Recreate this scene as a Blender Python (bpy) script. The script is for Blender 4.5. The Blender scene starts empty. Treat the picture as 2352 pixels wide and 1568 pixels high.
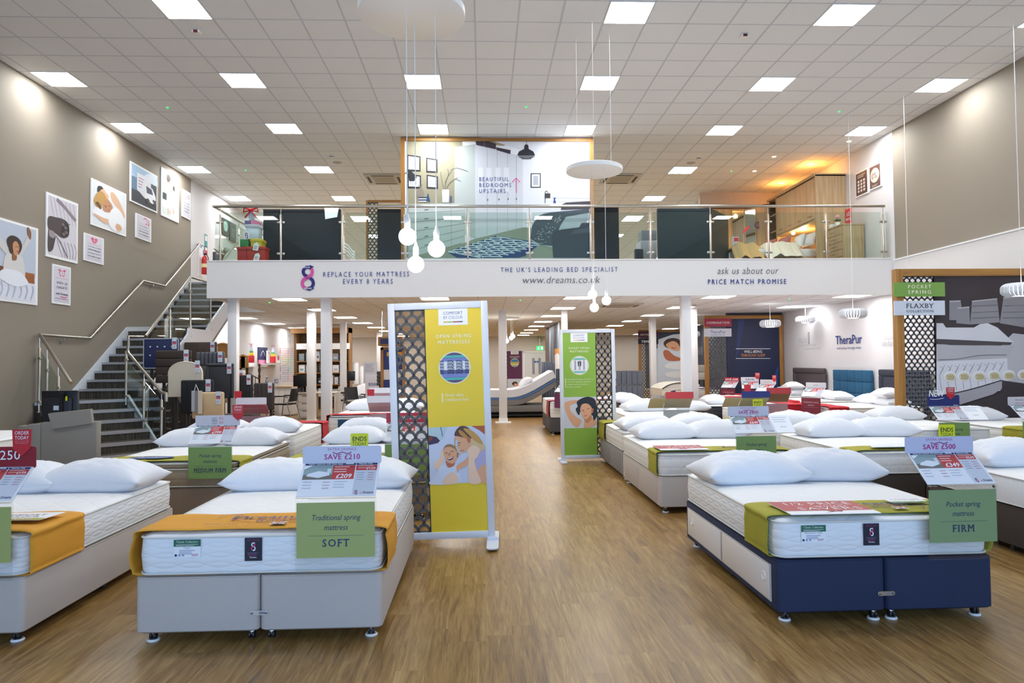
import bpy, bmesh, math, random
from mathutils import Vector, Matrix, noise
SC = bpy.context.scene
COL = SC.collection
RND = random.Random(11)
PI = math.pi
def rad(a): return a * PI / 180.0

# ---------------------------------------------------------------- camera model
F_PX, YAW, PIT, ROL, HC = 1600.0, .0415, .0295, -.0097, 1.55
def ray(x, y):
    a = (x - 1176) / F_PX; b = -(y - 784) / F_PX
    cy, sy, cp, sp, cr, sr = math.cos(YAW), math.sin(YAW), math.cos(PIT), math.sin(PIT), math.cos(ROL), math.sin(ROL)
    xr = a * cr - b * sr; u = a * sr + b * cr
    yf = cp - u * sp; z = sp + u * cp
    return Vector((xr * cy + yf * sy, -xr * sy + yf * cy, z))
EYE = Vector((0, 0, HC))
def ony(x, y, Y):
    d = ray(x, y); return EYE + d * (Y / d.y)
def onz(x, y, Z):
    d = ray(x, y); return EYE + d * ((Z - HC) / d.z)
def onx(x, y, X):
    d = ray(x, y); return EYE + d * (X / d.x)

# ---------------------------------------------------------------- materials
MATS = {}
def lin(h):
    h = h.lstrip('#'); o = []
    for i in (0, 2, 4):
        c = int(h[i:i + 2], 16) / 255.0
        o.append(c / 12.92 if c <= .04045 else ((c + .055) / 1.055) ** 2.4)
    return (o[0], o[1], o[2], 1.0)
def base_mat(key):
    m = bpy.data.materials.new(key); m.use_nodes = True
    nt = m.node_tree; b = nt.nodes['Principled BSDF']
    return m, nt, b
def M(hexc, rough=.6, metal=0.0, kind='plain', spec=.5):
    key = '%s_%s_%.2f_%.2f_%.2f' % (kind, hexc, rough, metal, spec)
    if key in MATS: return MATS[key]
    m, nt, b = base_mat(key)
    N, Lk = nt.nodes, nt.links
    b.inputs['Base Color'].default_value = lin(hexc)
    b.inputs['Roughness'].default_value = rough
    b.inputs['Metallic'].default_value = metal
    b.inputs['Specular IOR Level'].default_value = spec
    if kind in ('fabric', 'cotton', 'wall', 'leather'):
        tc = N.new('ShaderNodeTexCoord'); nz = N.new('ShaderNodeTexNoise'); bp = N.new('ShaderNodeBump')
        nz.inputs['Scale'].default_value = {'fabric': 260, 'cotton': 14, 'wall': 60, 'leather': 90}[kind]
        nz.inputs['Detail'].default_value = 3
        bp.inputs['Strength'].default_value = {'fabric': .25, 'cotton': .18, 'wall': .05, 'leather': .15}[kind]
        bp.inputs['Distance'].default_value = {'fabric': .004, 'cotton': .02, 'wall': .004, 'leather': .004}[kind]
        Lk.new(tc.outputs['Object'], nz.inputs['Vector']); Lk.new(nz.outputs['Fac'], bp.inputs['Height'])
        Lk.new(bp.outputs['Normal'], b.inputs['Normal'])
        if kind == 'fabric':
            hs = N.new('ShaderNodeHueSaturation'); mr = N.new('ShaderNodeMapRange')
            mr.inputs['To Min'].default_value = .86; mr.inputs['To Max'].default_value = 1.12
            Lk.new(nz.outputs['Fac'], mr.inputs['Value']); Lk.new(mr.outputs['Result'], hs.inputs['Value'])
            hs.inputs['Color'].default_value = lin(hexc); Lk.new(hs.outputs['Color'], b.inputs['Base Color'])
    if kind == 'metal':
        b.inputs['Metallic'].default_value = 1.0
    MATS[key] = m
    return m
def emit(hexc, strength):
    key = 'emit_%s_%.2f' % (hexc, strength)
    if key in MATS: return MATS[key]
    m, nt, b = base_mat(key)
    b.inputs['Base Color'].default_value = lin(hexc)
    b.inputs['Emission Color'].default_value = lin(hexc)
    b.inputs['Emission Strength'].default_value = strength
    MATS[key] = m; return m
def glass(key='clear_glass', tint='eef6f3', rough=0.0):
    k = key + tint
    if k in MATS: return MATS[k]
    m = bpy.data.materials.new(k); m.use_nodes = True
    nt = m.node_tree; N, Lk = nt.nodes, nt.links
    N.remove(N['Principled BSDF'])
    tr = N.new('ShaderNodeBsdfTransparent'); tr.inputs['Color'].default_value = lin(tint)
    gl = N.new('ShaderNodeBsdfGlossy'); gl.inputs['Roughness'].default_value = rough
    fr = N.new('ShaderNodeFresnel'); ge = N.new('ShaderNodeNewGeometry'); mr = N.new('ShaderNodeMapRange')
    mr.inputs['To Min'].default_value = 1.5; mr.inputs['To Max'].default_value = 1 / 1.5
    Lk.new(ge.outputs['Backfacing'], mr.inputs['Value']); Lk.new(mr.outputs['Result'], fr.inputs['IOR'])
    mx = N.new('ShaderNodeMixShader')
    Lk.new(fr.outputs['Fac'], mx.inputs['Fac']); Lk.new(tr.outputs['BSDF'], mx.inputs[1]); Lk.new(gl.outputs['BSDF'], mx.inputs[2])
    Lk.new(mx.outputs['Shader'], N['Material Output'].inputs['Surface'])
    MATS[k] = m; return m
def mathn(nt, op, a, b=None, c=None):
    n = nt.nodes.new('ShaderNodeMath'); n.operation = op
    for i, v in enumerate((a, b, c)):
        if v is None: continue
        if isinstance(v, (int, float)): n.inputs[i].default_value = v
        else: nt.links.new(v, n.inputs[i])
    return n.outputs[0]
def quilt(hexc, style='vine', side=.055, top=.24):
    """mattress ticking: stitched vine pattern or tufted squares on the borders, diamonds on the top"""
    key = 'quilt_%s_%s' % (hexc, style)
    if key in MATS: return MATS[key]
    m, nt, b = base_mat(key); N, Lk = nt.nodes, nt.links
    b.inputs['Base Color'].default_value = lin(hexc); b.inputs['Roughness'].default_value = .75
    b.inputs['Specular IOR Level'].default_value = .25
    tc = N.new('ShaderNodeTexCoord'); sp = N.new('ShaderNodeSeparateXYZ'); Lk.new(tc.outputs['Object'], sp.inputs[0])
    x, y, z = sp.outputs
    xy = mathn(nt, 'ADD', x, y)
    if style == 'vine':
        w = mathn(nt, 'MULTIPLY', mathn(nt, 'SINE', mathn(nt, 'MULTIPLY', xy, 2 * PI / .30)), .28)
        a1 = mathn(nt, 'ABSOLUTE', mathn(nt, 'SINE', mathn(nt, 'MULTIPLY', mathn(nt, 'ADD', mathn(nt, 'MULTIPLY', z, 1 / side), w), PI)))
        a2 = mathn(nt, 'ABSOLUTE', mathn(nt, 'SINE', mathn(nt, 'MULTIPLY', mathn(nt, 'SUBTRACT', mathn(nt, 'MULTIPLY', z, 1 / side), w), PI)))
    elif style == 'rows':
        a1 = mathn(nt, 'ABSOLUTE', mathn(nt, 'SINE', mathn(nt, 'MULTIPLY', z, PI / .075)))
        a2 = mathn(nt, 'ADD', mathn(nt, 'ABSOLUTE', mathn(nt, 'SINE', mathn(nt, 'MULTIPLY', xy, PI / .12))), .55)
    elif style == 'rib':
        a1 = mathn(nt, 'ABSOLUTE', mathn(nt, 'SINE', mathn(nt, 'MULTIPLY', xy, PI / .02)))
        a2 = mathn(nt, 'ADD', a1, .0)
    else:
        a1 = mathn(nt, 'ABSOLUTE', mathn(nt, 'SINE', mathn(nt, 'MULTIPLY', z, PI / .085)))
        a2 = mathn(nt, 'ABSOLUTE', mathn(nt, 'SINE', mathn(nt, 'MULTIPLY', xy, PI / .095)))
    sd = mathn(nt, 'POWER', mathn(nt, 'MINIMUM', a1, a2), .5)
    if style in ('vine',):
        t1 = mathn(nt, 'ABSOLUTE', mathn(nt, 'SINE', mathn(nt, 'MULTIPLY', mathn(nt, 'ADD', x, y), PI / top)))
        t2 = mathn(nt, 'ABSOLUTE', mathn(nt, 'SINE', mathn(nt, 'MULTIPLY', mathn(nt, 'SUBTRACT', x, y), PI / top)))
    else:
        t1 = mathn(nt, 'ABSOLUTE', mathn(nt, 'SINE', mathn(nt, 'MULTIPLY', x, PI / .2)))
        t2 = mathn(nt, 'ABSOLUTE', mathn(nt, 'SINE', mathn(nt, 'MULTIPLY', y, PI / .2)))
    tp = mathn(nt, 'POWER', mathn(nt, 'MINIMUM', t1, t2), .5)
    ge = N.new('ShaderNodeNewGeometry'); sn = N.new('ShaderNodeSeparateXYZ'); Lk.new(ge.outputs['True Normal'], sn.inputs[0])
    isz = mathn(nt, 'GREATER_THAN', mathn(nt, 'ABSOLUTE', sn.outputs[2]), .75)
    mx = N.new('ShaderNodeMix'); Lk.new(isz, mx.inputs[0]); Lk.new(sd, mx.inputs[2]); Lk.new(tp, mx.inputs[3])
    nz = N.new('ShaderNodeTexNoise'); nz.inputs['Scale'].default_value = 180; Lk.new(tc.outputs['Object'], nz.inputs['Vector'])
    h = mathn(nt, 'ADD', mx.outputs[0], mathn(nt, 'MULTIPLY', nz.outputs['Fac'], .12))
    bp = N.new('ShaderNodeBump'); bp.inputs['Strength'].default_value = .4; bp.inputs['Distance'].default_value = .010
    Lk.new(h, bp.inputs['Height']); Lk.new(bp.outputs['Normal'], b.inputs['Normal'])
    MATS[key] = m; return m
def wood(hexc, dark, axis='Z', scale=1.0, rough=.5):
    key = 'wood_%s_%s_%s' % (hexc, dark, axis)
    if key in MATS: return MATS[key]
    m, nt, b = base_mat(key); N, Lk = nt.nodes, nt.links
    tc = N.new('ShaderNodeTexCoord'); mp = N.new('ShaderNodeMapping'); nz = N.new('ShaderNodeTexNoise')
    s = {'X': (1.2, 30, 30), 'Y': (30, 1.2, 30), 'Z': (30, 30, 1.2)}[axis]
    mp.inputs['Scale'].default_value = [k * scale for k in s]
    nz.inputs['Scale'].default_value = 1.0; nz.inputs['Detail'].default_value = 5; nz.inputs['Distortion'].default_value = .6
    cr = N.new('ShaderNodeValToRGB'); cr.color_ramp.elements[0].position = .3; cr.color_ramp.elements[1].position = .7
    cr.color_ramp.elements[0].color = lin(dark); cr.color_ramp.elements[1].color = lin(hexc)
    Lk.new(tc.outputs['Object'], mp.inputs['Vector']); Lk.new(mp.outputs['Vector'], nz.inputs['Vector'])
    Lk.new(nz.outputs['Fac'], cr.inputs['Fac']); Lk.new(cr.outputs['Color'], b.inputs['Base Color'])
    b.inputs['Roughness'].default_value = rough
    MATS[key] = m; return m
def carpet():
    if 'carpet' in MATS: return MATS['carpet']
    m, nt, b = base_mat('carpet'); N, Lk = nt.nodes, nt.links
    tc = N.new('ShaderNodeTexCoord'); mp = N.new('ShaderNodeMapping'); mp.inputs['Scale'].default_value = (60, 60, 4)
    nz = N.new('ShaderNodeTexNoise'); nz.inputs['Scale'].default_value = 1; nz.inputs['Detail'].default_value = 4
    cr = N.new('ShaderNodeValToRGB'); cr.color_ramp.elements[0].color = lin('302c27'); cr.color_ramp.elements[1].color = lin('585145')
    cr.color_ramp.elements[0].position = .35; cr.color_ramp.elements[1].position = .68
    Lk.new(tc.outputs['Object'], mp.inputs['Vector']); Lk.new(mp.outputs['Vector'], nz.inputs['Vector'])
    Lk.new(nz.outputs['Fac'], cr.inputs['Fac']); Lk.new(cr.outputs['Color'], b.inputs['Base Color']); b.inputs['Roughness'].default_value = .95
    MATS['carpet'] = m; return m
def floor_mat():
    m, nt, b = base_mat('oak_planks'); N, Lk = nt.nodes, nt.links
    tc = N.new('ShaderNodeTexCoord'); sp = N.new('ShaderNodeSeparateXYZ'); Lk.new(tc.outputs['Object'], sp.inputs[0])
    x, y = sp.outputs[0], sp.outputs[1]
    px = mathn(nt, 'DIVIDE', x, .152); ix = mathn(nt, 'FLOOR', px)
    off = mathn(nt, 'MULTIPLY', mathn(nt, 'FRACT', mathn(nt, 'MULTIPLY', mathn(nt, 'SINE', mathn(nt, 'MULTIPLY', ix, 12.9898)), 43758.5)), .93)
    py = mathn(nt, 'ADD', mathn(nt, 'DIVIDE', y, 1.0), off); iy = mathn(nt, 'FLOOR', py)
    cid = N.new('ShaderNodeCombineXYZ'); Lk.new(ix, cid.inputs[0]); Lk.new(iy, cid.inputs[1])
    wn = N.new('ShaderNodeTexWhiteNoise'); wn.noise_dimensions = '3D'; Lk.new(cid.outputs[0], wn.inputs['Vector'])
    # grain
    cv = N.new('ShaderNodeCombineXYZ'); Lk.new(mathn(nt, 'MULTIPLY', x, 22), cv.inputs[0])
    Lk.new(mathn(nt, 'ADD', mathn(nt, 'MULTIPLY', y, 1.5), mathn(nt, 'MULTIPLY', wn.outputs['Value'], 40)), cv.inputs[1])
    Lk.new(mathn(nt, 'MULTIPLY', wn.outputs['Value'], 30), cv.inputs[2])
    nz = N.new('ShaderNodeTexNoise'); nz.inputs['Scale'].default_value = 1; nz.inputs['Detail'].default_value = 6
    nz.inputs['Roughness'].default_value = .65; nz.inputs['Distortion'].default_value = 1.2; Lk.new(cv.outputs[0], nz.inputs['Vector'])
    cv2 = N.new('ShaderNodeCombineXYZ'); Lk.new(mathn(nt, 'MULTIPLY', x, 140), cv2.inputs[0]); Lk.new(mathn(nt, 'MULTIPLY', y, 6), cv2.inputs[1]); Lk.new(wn.outputs['Value'], cv2.inputs[2])
    nf = N.new('ShaderNodeTexNoise'); nf.inputs['Scale'].default_value = 1; nf.inputs['Detail'].default_value = 3; Lk.new(cv2.outputs[0], nf.inputs['Vector'])
    f = mathn(nt, 'ADD', mathn(nt, 'ADD', mathn(nt, 'MULTIPLY', nz.outputs['Fac'], .75), mathn(nt, 'MULTIPLY', nf.outputs['Fac'], .3)), mathn(nt, 'MULTIPLY', mathn(nt, 'SUBTRACT', wn.outputs['Value'], .5), .08))
    cr = N.new('ShaderNodeValToRGB'); e = cr.color_ramp.elements
    e[0].position = .34; e[0].color = lin('6a4c27'); e[1].position = .68; e[1].color = lin('b0905a')
    e2 = cr.color_ramp.elements.new(.52); e2.color = lin('96723f')
    Lk.new(f, cr.inputs['Fac'])
    # joints
    jx = mathn(nt, 'LESS_THAN', mathn(nt, 'FRACT', px), .012); jy = mathn(nt, 'LESS_THAN', mathn(nt, 'FRACT', py), .0025)
    j = mathn(nt, 'MAXIMUM', jx, jy)
    mx = N.new('ShaderNodeMix'); mx.data_type = 'RGBA'
    Lk.new(mathn(nt, 'MULTIPLY', j, .35), mx.inputs[0]); Lk.new(cr.outputs['Color'], mx.inputs[6]); mx.inputs[7].default_value = lin('6b4820')
    Lk.new(mx.outputs[2], b.inputs['Base Color'])
    rr = N.new('ShaderNodeMapRange'); rr.inputs['To Min'].default_value = .22; rr.inputs['To Max'].default_value = .46
    Lk.new(nz.outputs['Fac'], rr.inputs['Value']); Lk.new(rr.outputs['Result'], b.inputs['Roughness'])
    bp = N.new('ShaderNodeBump'); bp.inputs['Strength'].default_value = .12; bp.inputs['Distance'].default_value = .002
    Lk.new(nf.outputs['Fac'], bp.inputs['Height']); Lk.new(bp.outputs['Normal'], b.inputs['Normal'])
    b.inputs['Specular IOR Level'].default_value = .45
    return m

WHITE = M('f2f2f2', .45); WPAINT = M('e9e8e8', .6, kind='wall'); STEEL = M('b9b3a8', .28, 1.0, 'metal'); CHROME = M('d8d8d8', .12, 1.0, 'metal')
BLACK = M('17171a', .45); OAK = wood('b4803c', '94642a', 'Z'); OAKX = wood('b4803c', '94642a', 'X'); NAVYINK = M('2d4088', .5); GREYINK = M('55565e', .5)
GLASS = glass(); ACRYL = glass('acrylic', 'fafbfb'); PINK = M('e0559c', .5); RED = M('c4202c', .5); YEL = M('e2e000', .5)

# ---------------------------------------------------------------- mesh builder
class MB:
    def __init__(s): s.v = []; s.f = []; s.m = []; s.sm = []; s.mats = []
    def mi(s, mat):
        if mat not in s.mats: s.mats.append(mat)
        return s.mats.index(mat)
    def add(s, verts, faces, mat, smooth=False, mx=None):
        o = len(s.v); k = s.mi(mat)
        if mx is not None: verts = [mx @ Vector(p) for p in verts]
        s.v.extend([tuple(p) for p in verts])
        for fc in faces:
            s.f.append([i + o for i in fc]); s.m.append(k); s.sm.append(smooth)
        return s
    def box(s, x0, x1, y0, y1, z0, z1, mat, bev=0.0, seg=2, mx=None):
        if x0 > x1: x0, x1 = x1, x0
        if y0 > y1: y0, y1 = y1, y0
        if z0 > z1: z0, z1 = z1, z0
        if bev <= 0:
            v = [(x0, y0, z0), (x1, y0, z0), (x1, y1, z0), (x0, y1, z0), (x0, y0, z1), (x1, y0, z1), (x1, y1, z1), (x0, y1, z1)]
            f = [(0, 3, 2, 1), (4, 5, 6, 7), (0, 1, 5, 4), (1, 2, 6, 5), (2, 3, 7, 6), (3, 0, 4, 7)]
            return s.add(v, f, mat, False, mx)
        bm = bmesh.new(); bmesh.ops.create_cube(bm, size=1)
        for w in bm.verts:
            w.co = Vector(((x0 + x1) / 2 + w.co.x * (x1 - x0), (y0 + y1) / 2 + w.co.y * (y1 - y0), (z0 + z1) / 2 + w.co.z * (z1 - z0)))
        bev = min(bev, .49 * min(x1 - x0, y1 - y0, z1 - z0))
        bmesh.ops.bevel(bm, geom=list(bm.edges), offset=bev, segments=seg, profile=.5, affect='EDGES')
        bm.verts.index_update()
        v = [w.co.copy() for w in bm.verts]; f = [[w.index for w in fc.verts] for fc in bm.faces]; bm.free()
        return s.add(v, f, mat, True, mx)
    def quad(s, a, b, c, d, mat, mx=None): return s.add([a, b, c, d], [(0, 1, 2, 3)], mat, False, mx)
    def prism(s, pts, z0, z1, mat, mx=None, smooth=False):
        """pts: closed outline in local xy, extruded along local z"""
        n = len(pts)
        v = [(p[0], p[1], z0) for p in pts] + [(p[0], p[1], z1) for p in pts]
        f = [list(range(n))[::-1], list(range(n, 2 * n))] + [(i, (i + 1) % n, n + (i + 1) % n, n + i) for i in range(n)]
        return s.add(v, f, mat, smooth, mx)
    def loft(s, rings, mat, cap0=True, cap1=True, smooth=True, mx=None, closed=True):
        n = len(rings[0]); v = [p for r in rings for p in r]; f = []
        for k in range(len(rings) - 1):
            for i in range(n if closed else n - 1):
                j = (i + 1) % n
                f.append((k * n + i, k * n + j, (k + 1) * n + j, (k + 1) * n + i))
        if cap0: f.append(list(range(n))[::-1])
        if cap1: f.append(list(range((len(rings) - 1) * n, len(rings) * n)))
        return s.add(v, f, mat, smooth, mx)
    def tube(s, path, r, mat, n=10, closed=False, mx=None, caps=True):
        P = [Vector(p) for p in path]; rings = []
        L = len(P)
        up = None
        for i, p in enumerate(P):
            if closed: t = (P[(i + 1) % L] - P[i - 1])
            elif i == 0: t = P[1] - P[0]
            elif i == L - 1: t = P[-1] - P[-2]
            else: t = (P[i + 1] - p).normalized() + (p - P[i - 1]).normalized()
            t.normalize()
            if up is None: up = Vector((0, 0, 1)) if abs(t.z) < .9 else Vector((0, 1, 0))
            a = t.cross(up)
            if a.length < 1e-4: a = t.cross(Vector((1, 0, 0)))
            a.normalize(); b = a.cross(t).normalized(); up = b
            sc = 1.0
            if not closed and 0 < i < L - 1:
                c = (P[i + 1] - p).normalized().dot((p - P[i - 1]).normalized()); sc = min(1.6, 1 / max(.35, math.sqrt((1 + c) / 2)))
            rr = r[i] if isinstance(r, (list, tuple)) else r
            ring = []
            for k in range(n):
                th = 2 * PI * k / n
                ring.append(p + a * (math.cos(th) * rr * sc) + b * (math.sin(th) * rr))
            rings.append(ring)
        if closed: rings.append(rings[0]); return s.loft(rings, mat, False, False, True, mx)
        return s.loft(rings, mat, caps, caps, True, mx)
    def lathe(s, prof, mat, n=24, mx=None, cap=True):
        """prof: (radius, z) from bottom to top about local z"""
        rings = [[(r * math.cos(2 * PI * k / n), r * math.sin(2 * PI * k / n), z) for k in range(n)] for r, z in prof]
        return s.loft(rings, mat, cap, cap, True, mx)
    def ball(s, c, r, mat, n=16, sx=1, sy=1, sz=1, mx=None):
        rings = []
        for i in range(1, n // 2):
            th = PI * i / (n // 2)
            rings.append([(c[0] + r * sx * math.sin(th) * math.cos(2 * PI * k / n), c[1] + r * sy * math.sin(th) * math.sin(2 * PI * k / n), c[2] - r * sz * math.cos(th)) for k in range(n)])
        return s.loft(rings, mat, True, True, True, mx)
    def build(s, name, parent=None, label=None, cat=None, group=None, kind=None, loc=None, rot=None, sharp=40):
        me = bpy.data.meshes.new(name); me.from_pydata(s.v, [], s.f); me.update()
        for mt in s.mats: me.materials.append(mt)
        me.polygons.foreach_set('material_index', s.m); me.polygons.foreach_set('use_smooth', s.sm)
        if any(s.sm): me.set_sharp_from_angle(angle=rad(sharp))
        o = bpy.data.objects.new(name, me); COL.objects.link(o)
        if parent: o.parent = parent
        if loc is not None: o.location = loc
        if rot is not None: o.rotation_euler = rot
        tag(o, label, cat, group, kind)
        return o
def tag(o, label=None, cat=None, group=None, kind=None):
    if label: o['label'] = label
    if cat: o['category'] = cat
    if group: o['group'] = group
    if kind: o['kind'] = kind
    return o
def thing(name, label, cat, loc=(0, 0, 0), rz=0.0, group=None):
    o = bpy.data.objects.new(name, None); COL.objects.link(o); o.empty_display_size = .1
    o.location = loc; o.rotation_euler = (0, 0, rz)
    return tag(o, label, cat, group)
def copy_tree(o, loc, rz=None, label=None, parent=None):
    c = o.copy(); COL.objects.link(c)
    if parent: c.parent = parent
    else:
        c.location = loc
        if rz is not None: c.rotation_euler = (0, 0, rz)
        if label: c['label'] = label
    for ch in list(o.children): copy_tree(ch, None, parent=c)
    return c
def struct(mb, name): return mb.build(name, kind='structure')
def rrect(x0, x1, y0, y1, r, n=6):
    out = []
    for cx, cy, a0 in ((x1 - r, y1 - r, 0), (x0 + r, y1 - r, 90), (x0 + r, y0 + r, 180), (x1 - r, y0 + r, 270)):
        for k in range(n + 1):
            a = rad(a0 + 90.0 * k / n); out.append((cx + r * math.cos(a), cy + r * math.sin(a)))
    return out
def smooth_loop(P, sub=5):
    n = len(P); out = []
    for i in range(n):
        p0, p1, p2, p3 = P[i - 1], P[i], P[(i + 1) % n], P[(i + 2) % n]
        for k in range(sub):
            t = k / sub
            out.append(tuple(.5 * (2 * p1[d] + (p2[d] - p0[d]) * t + (2 * p0[d] - 5 * p1[d] + 4 * p2[d] - p3[d]) * t * t + (3 * p1[d] - p0[d] - 3 * p2[d] + p3[d]) * t ** 3) for d in range(2)))
    return out
def smooth_path(P, sub=5):
    n = len(P); D = len(P[0]); out = []
    for i in range(n - 1):
        p0, p1, p2, p3 = P[max(i - 1, 0)], P[i], P[i + 1], P[min(i + 2, n - 1)]
        for k in range(sub):
            t = k / sub
            out.append(tuple(.5 * (2 * p1[d] + (p2[d] - p0[d]) * t + (2 * p0[d] - 5 * p1[d] + 4 * p2[d] - p3[d]) * t * t + (3 * p1[d] - p0[d] - 3 * p2[d] + p3[d]) * t ** 3) for d in range(D)))
    out.append(tuple(P[-1])); return out

# ---------------------------------------------------------------- lettering
GLY = {}
def load_glyphs():
    chars = [chr(c) for c in range(33, 127)] + ['\u00a3', '\u2019']
    tmp = []
    for style, off in (('r', 0.0), ('l', -.008)):
        for c in chars + ['|']:
            for suffix in ('', '|'):
                cu = bpy.data.curves.new('glyph', 'FONT'); cu.body = c + suffix; cu.resolution_u = 2; cu.offset = off
                o = bpy.data.objects.new('glyph', cu); COL.objects.link(o); tmp.append((style, c, suffix, o))
    dg = bpy.context.evaluated_depsgraph_get(); dg.update()
    data = {}
    for style, c, suffix, o in tmp:
        ev = o.evaluated_get(dg); me = ev.to_mesh()
        vs = [(p.co.x, p.co.y) for p in me.vertices]; fs = [list(p.vertices) for p in me.polygons]
        data[(style, c, suffix)] = (vs, fs); ev.to_mesh_clear()
    for style, c, suffix, o in tmp:
        cu = o.data; bpy.data.objects.remove(o); bpy.data.curves.remove(cu)
    for style in 'rl':
        barw = max((v[0] for v in data[(style, '|', '')][0]), default=.2)
        cap = max((v[1] for v in data[(style, 'H', '')][0]), default=.7)
        for c in chars:
            vs, fs = data[(style, c, '')]; two = data[(style, c, '|')][0]
            adv = (max(v[0] for v in two) - barw) if two else .5
            GLY[(style, c)] = (vs, fs, adv, cap)
load_glyphs()
def text_layout(body, size, style='r', space=1.0, shear=0.0, xs=1.0):
    x = 0.0; V = []; FS = []
    cap = GLY[('r', 'H')][3]; k = size / cap
    st = 'l' if style == 'l' else 'r'
    for c in body:
        if c == ' ' or (st, c) not in GLY: x += .30 * space; continue
        vs, fs, adv, _ = GLY[(st, c)]
        for dl, (dx, dy) in enumerate(((-.018, 0), (.018, 0), (0, -.012), (0, .012)) if style in 'bs' else ((0, 0),)):
            o = len(V)
            V += [((x + a + dx + (b + dy) * shear) * k * xs, (b + dy) * k, dl) for a, b in vs]
            FS += [[i + o for i in f] for f in fs]
        if style == 's' and c in 'FIRMTXBLHAYNEDKUP':
            for lvl, z0, z1 in ((0, -.012, .045), (cap, cap - .045, cap + .012)):
                xs_ = sorted(a for a, b in vs if abs(b - lvl) < .02); grp = []
                for a in xs_:
                    if grp and a - grp[-1][1] < .14: grp[-1][1] = a
                    else: grp.append([a, a])
                for a, b in grp:
                    if b - a > .26: continue
                    o = len(V); V += [((x + q) * k * xs, z * k, 4) for q, z in ((a - .07, z0), (b + .07, z0), (b + .07, z1), (a - .07, z1))]; FS.append([o, o + 1, o + 2, o + 3])
        x += adv + .06 * (space - 1) * 6
    x -= .36 * (space - 1)
    return V, FS, x * k * xs
class Card:
    """a flat print lying in its own plane: u right, v up, layers a fraction of a millimetre apart"""
    def __init__(s, mb, o, u, v, eps=.0008, par=None):
        s.mb = mb; s.o = Vector(o); s.u = Vector(u).normalized(); s.v = Vector(v).normalized(); s.n = s.u.cross(s.v).normalized(); s.eps = eps
    kk = 0
    def bump(s, l):
        s.kk = (s.kk + 1) % 40; return l + s.kk * .02
    def P(s, u, v, l): return s.o + s.u * u + s.v * v + s.n * (l * s.eps)
    def rect(s, u0, v0, u1, v1, mat, l=1):
        l = s.bump(l)
        s.mb.quad(s.P(u0, v0, l), s.P(u1, v0, l), s.P(u1, v1, l), s.P(u0, v1, l), mat)
    def poly(s, pts, mat, l=1, smooth=False, sub=5):
        l = s.bump(l)
        if smooth: pts = smooth_loop(pts, sub)
        s.mb.add([s.P(a, b, l) for a, b in pts], [list(range(len(pts)))], mat)
    def circ(s, u, v, r, mat, l=1, n=28, ry=None):
        ry = r if ry is None else ry
        s.poly([(u + r * math.cos(2 * PI * k / n), v + ry * math.sin(2 * PI * k / n)) for k in range(n)], mat, l)
    def ring(s, u, v, r, w, mat, l=1, n=36, a0=0, a1=360):
        full = (a1 - a0) >= 360; l = s.bump(l)
        vs = []; m = n + (0 if full else 1)
        for k in range(m):
            a = rad(a0 + (a1 - a0) * k / n)
            vs.append(s.P(u + (r - w) * math.cos(a), v + (r - w) * math.sin(a), l)); vs.append(s.P(u + r * math.cos(a), v + r * math.sin(a), l))
        s.mb.add(vs, [(2 * k, 2 * k + 1, (2 * ((k + 1) % m)) + 1, 2 * ((k + 1) % m)) for k in range(n)], mat)
    def stroke(s, pts, w, mat, l=1, smooth=True):
        l = s.bump(l)
        if smooth and len(pts) > 2: pts = smooth_path(pts, 5)
        vs = []; n = len(pts)
        for i in range(n):
            a = pts[max(i - 1, 0)]; b = pts[min(i + 1, n - 1)]
            dx, dy = b[0] - a[0], b[1] - a[1]; q = math.hypot(dx, dy) or 1
            ww = w(i / (n - 1)) if callable(w) else w
            vs.append(s.P(pts[i][0] - dy / q * ww / 2, pts[i][1] + dx / q * ww / 2, l)); vs.append(s.P(pts[i][0] + dy / q * ww / 2, pts[i][1] - dx / q * ww / 2, l))
        s.mb.add(vs, [(2 * i, 2 * i + 1, 2 * i + 3, 2 * i + 2) for i in range(n - 1)], mat)
    def text(s, body, u, v, size, mat, l=2, align='C', style='r', space=1.0, shear=0.0, xs=1.0, fit=None):
        V, FS, w = text_layout(body, size, style, space, shear, xs)
        k = 1.0
        if fit and w > 0:
            k = fit / w; w = fit
        du = {'C': -w / 2, 'L': 0, 'R': -w}[align]
        l = s.bump(l); s.mb.add([s.P(u + du + a * k, v + b, l + .2 * dl) for a, b, dl in V], FS, mat)
        return w
    def lines(s, u0, u1, v, n, dv, h, mat, l=2, rag=.25, seed=1):
        r = random.Random(seed)
        for i in range(n): s.rect(u0, v - i * dv, u1 - r.random() * rag * (u1 - u0), v - i * dv + h, mat, l)
class PixCard(Card):
    """the same, with its points read as places on the wall plane it hangs on"""
    def __init__(s, mb, fn, n, eps=.0012):
        s.mb = mb; s.fn = fn; s.n = Vector(n); s.eps = eps
    def P(s, u, v, l): return s.fn(u, v) + s.n * (l * s.eps)
def wall_x(X): return lambda a, b: onx(a, b, X)
def wall_y(Y): return lambda a, b: ony(a, b, Y)
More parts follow.
